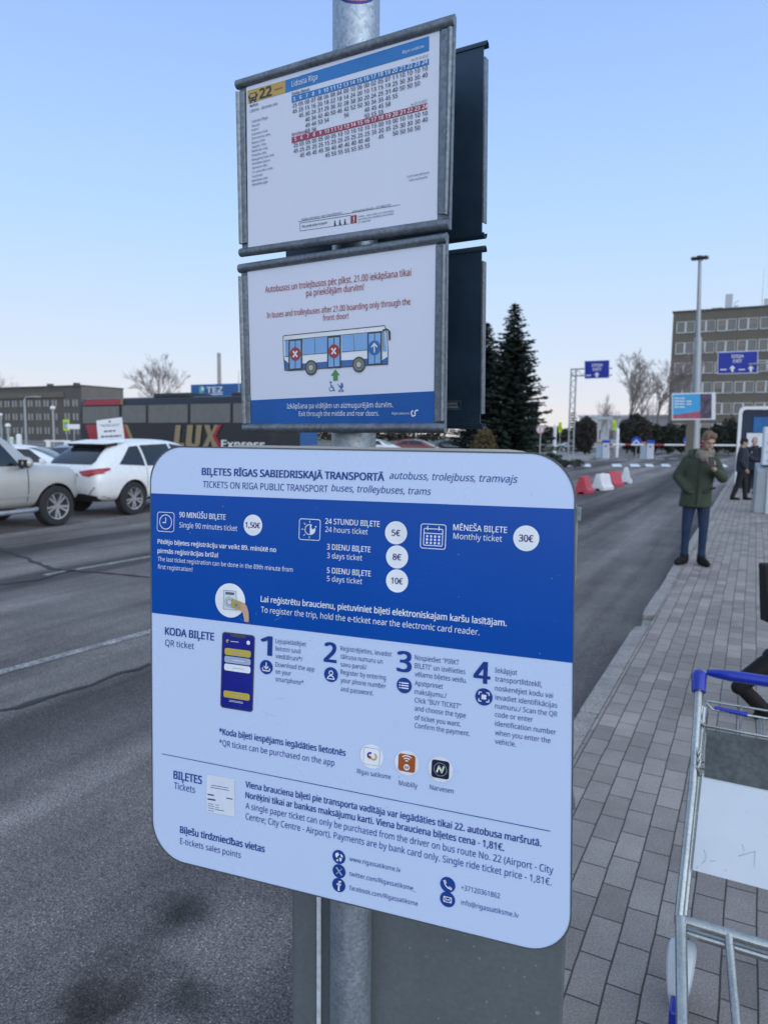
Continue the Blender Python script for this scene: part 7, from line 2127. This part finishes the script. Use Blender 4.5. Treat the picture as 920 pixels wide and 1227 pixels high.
mb = MB(); a, b = bk(855, 848.5, -.05), bk(895, 856.5, -.05); mb.tube([a + (b - a) * k / 14 for k in range(15)], [.0075 + .0008 * (k % 2) for k in range(15)], 10); mb.build('coin_sleeve', M_hblue, roott, smooth=50)
# panels
g0, g1 = bk(846, 873), bk(843, 930); W0, W1_ = bk(841, 926), bk(829, 1042)
def flat(p0, p1, w, t, name, m):
    mb = MB(); a = [V((p0.x, p0.y, p0.z)), V((WT - p0.x, p0.y, p0.z)), V((WT - p1.x, p1.y, p1.z)), V((p1.x, p1.y, p1.z))]; d = V((0, -1, 0))
    mb.hexa([q + d * w for q in a], [q + d * (w + t) for q in a]); return mb.build(name, m, roott, bevel=.001)
flat(g0, g1, .004, .002, 'grey_panel', mat('trolley_grey_panel', (.075, .085, .085), .4, .2, var=.3, scale=9, var2=.2, scale2=60))
wp = flat(W0, W1_, .000, .002, 'white_panel', mat('trolley_white_panel', (.60, .64, .70), .35, var=.05, scale=4))
mb = MB()
for pts in ([(834, 1040), (837.5, 1038)], [(842.5, 1018), (846, 1026), (844, 1032), (840, 1036)], [(851, 1032), (857, 1031.5)], [(904, 1020), (903, 1040)], [(889, 1012), (891, 1020)], [(884, 1026), (905, 1020)], [(868, 1042), (870, 1044)], [(893, 973), (895, 974)]):
    for p0, p1 in zip(pts, pts[1:]):
        a, b = bk(*p0, .0035), bk(*p1, .0035); d = (b - a); n_ = V((-d.z, 0, d.x)).normalized() * .0008
        mb.add([a + n_, b + n_ * .5, b - n_ * .5, a - n_], [(0, 1, 2, 3)])
mb.build('scratch_marks', mat('scratch_dark', (.36, .36, .37), .7), wp)
# base frame: cross bars and the long tubes that run down towards the front
cb = bk(815, 1102); mb = MB()
mb.tube([cb, V((WT - cb.x, cb.y, cb.z))], .0155, 14); mb.tube([cb + V((0, .015, -.045)), V((WT - cb.x, cb.y + .015, cb.z - .045))], .0135, 14); mb.build('cross_bar', M_zinc, roott, smooth=50)
f0 = Mi2 @ gp(817, 1227, .13); s0 = bk(872, 1120); s1 = Mi2 @ gp(882, 1227, .13)
def long_tube(a, b, r, ext):
    d = (b - a).normalized()
    for f in (lambda p: p, mir):
        mb = MB(); mb.tube([f(a), f(b), f(b + V((d.x, d.y, d.z * .25)) * ext)], r, 14); mb.build('frame_tube', M_zinc, roott, smooth=50)
long_tube(cb + V((.0, 0, .006)), f0, .0165, .32)
long_tube(s0 + V((0, 0, .004)), s1, .0125, .22)
fe = f0 + (f0 - cb).normalized() * .3
mb = MB(); e0 = V((fe.x, fe.y, .10)); mb.tube([e0, V((WT - fe.x, fe.y, .10))], .014, 12); mb.build('front_bar', M_zinc, roott, smooth=50)
# rear wheels with pale guards, front wheel
gc = Mi2 @ gp(812, 1160, .14)
def wheelset(f):
    c = f(V((gc.x + .006, gc.y + .03, .085)))
    mb = MB(); mb.cyl(c - V((.018, 0, 0)), c + V((.018, 0, 0)), .085, n=28); w = mb.build('wheel', M_tyre, roott, smooth=40, bevel=.006)
    mb = MB(); mb.cyl(c - V((.0195, 0, 0)), c + V((.0195, 0, 0)), .055, n=20); mb.build('hub', M_hblue, w, smooth=40)
    mb = MB(); n = 20
    rings = []
    for k in range(n + 1):
        a = math.radians(-15 + 210 * k / n); dv_ = V((0, -math.cos(a), math.sin(a)))
        hw = .040 * (.35 + .65 * math.sin(math.pi * (k + .6) / (n + 1.2)) ** .7)
        rings.append([c + dv_ * .090 + V((-hw, 0, 0)), c + dv_ * .104 + V((-hw * .86, 0, 0)), c + dv_ * .112 + V((0, 0, 0)), c + dv_ * .104 + V((hw * .86, 0, 0)), c + dv_ * .090 + V((hw, 0, 0)), c + dv_ * .098])
    mb.loft(rings); mb.build('wheel_guard', mat('guard_white', (.60, .64, .66), .3, var=.05, coat=.3), roott, smooth=50)
both(wheelset)
bc = Mi2 @ gp(806, 1222, .06)
for f in (lambda p: p, mir):
    mb = MB(); q = f(bc); mb.box((q.x, q.y, q.z), (.022, .07, .10)); mb.build('brake_pad', M_hblue, roott, bevel=.006)
mb = MB(); c = V((WT / 2, fe.y, .06)); mb.cyl(c - V((.015, 0, 0)), c + V((.015, 0, 0)), .06, n=24); mb.build('front_wheel', M_tyre, roott, smooth=40)

flush_text()
for mb, par, nm in LETTERS:
    mb.build(nm, None, par)
for mb, par in (LET_BUS, LET_BLUE):
    mb.build('lettering', None, par)
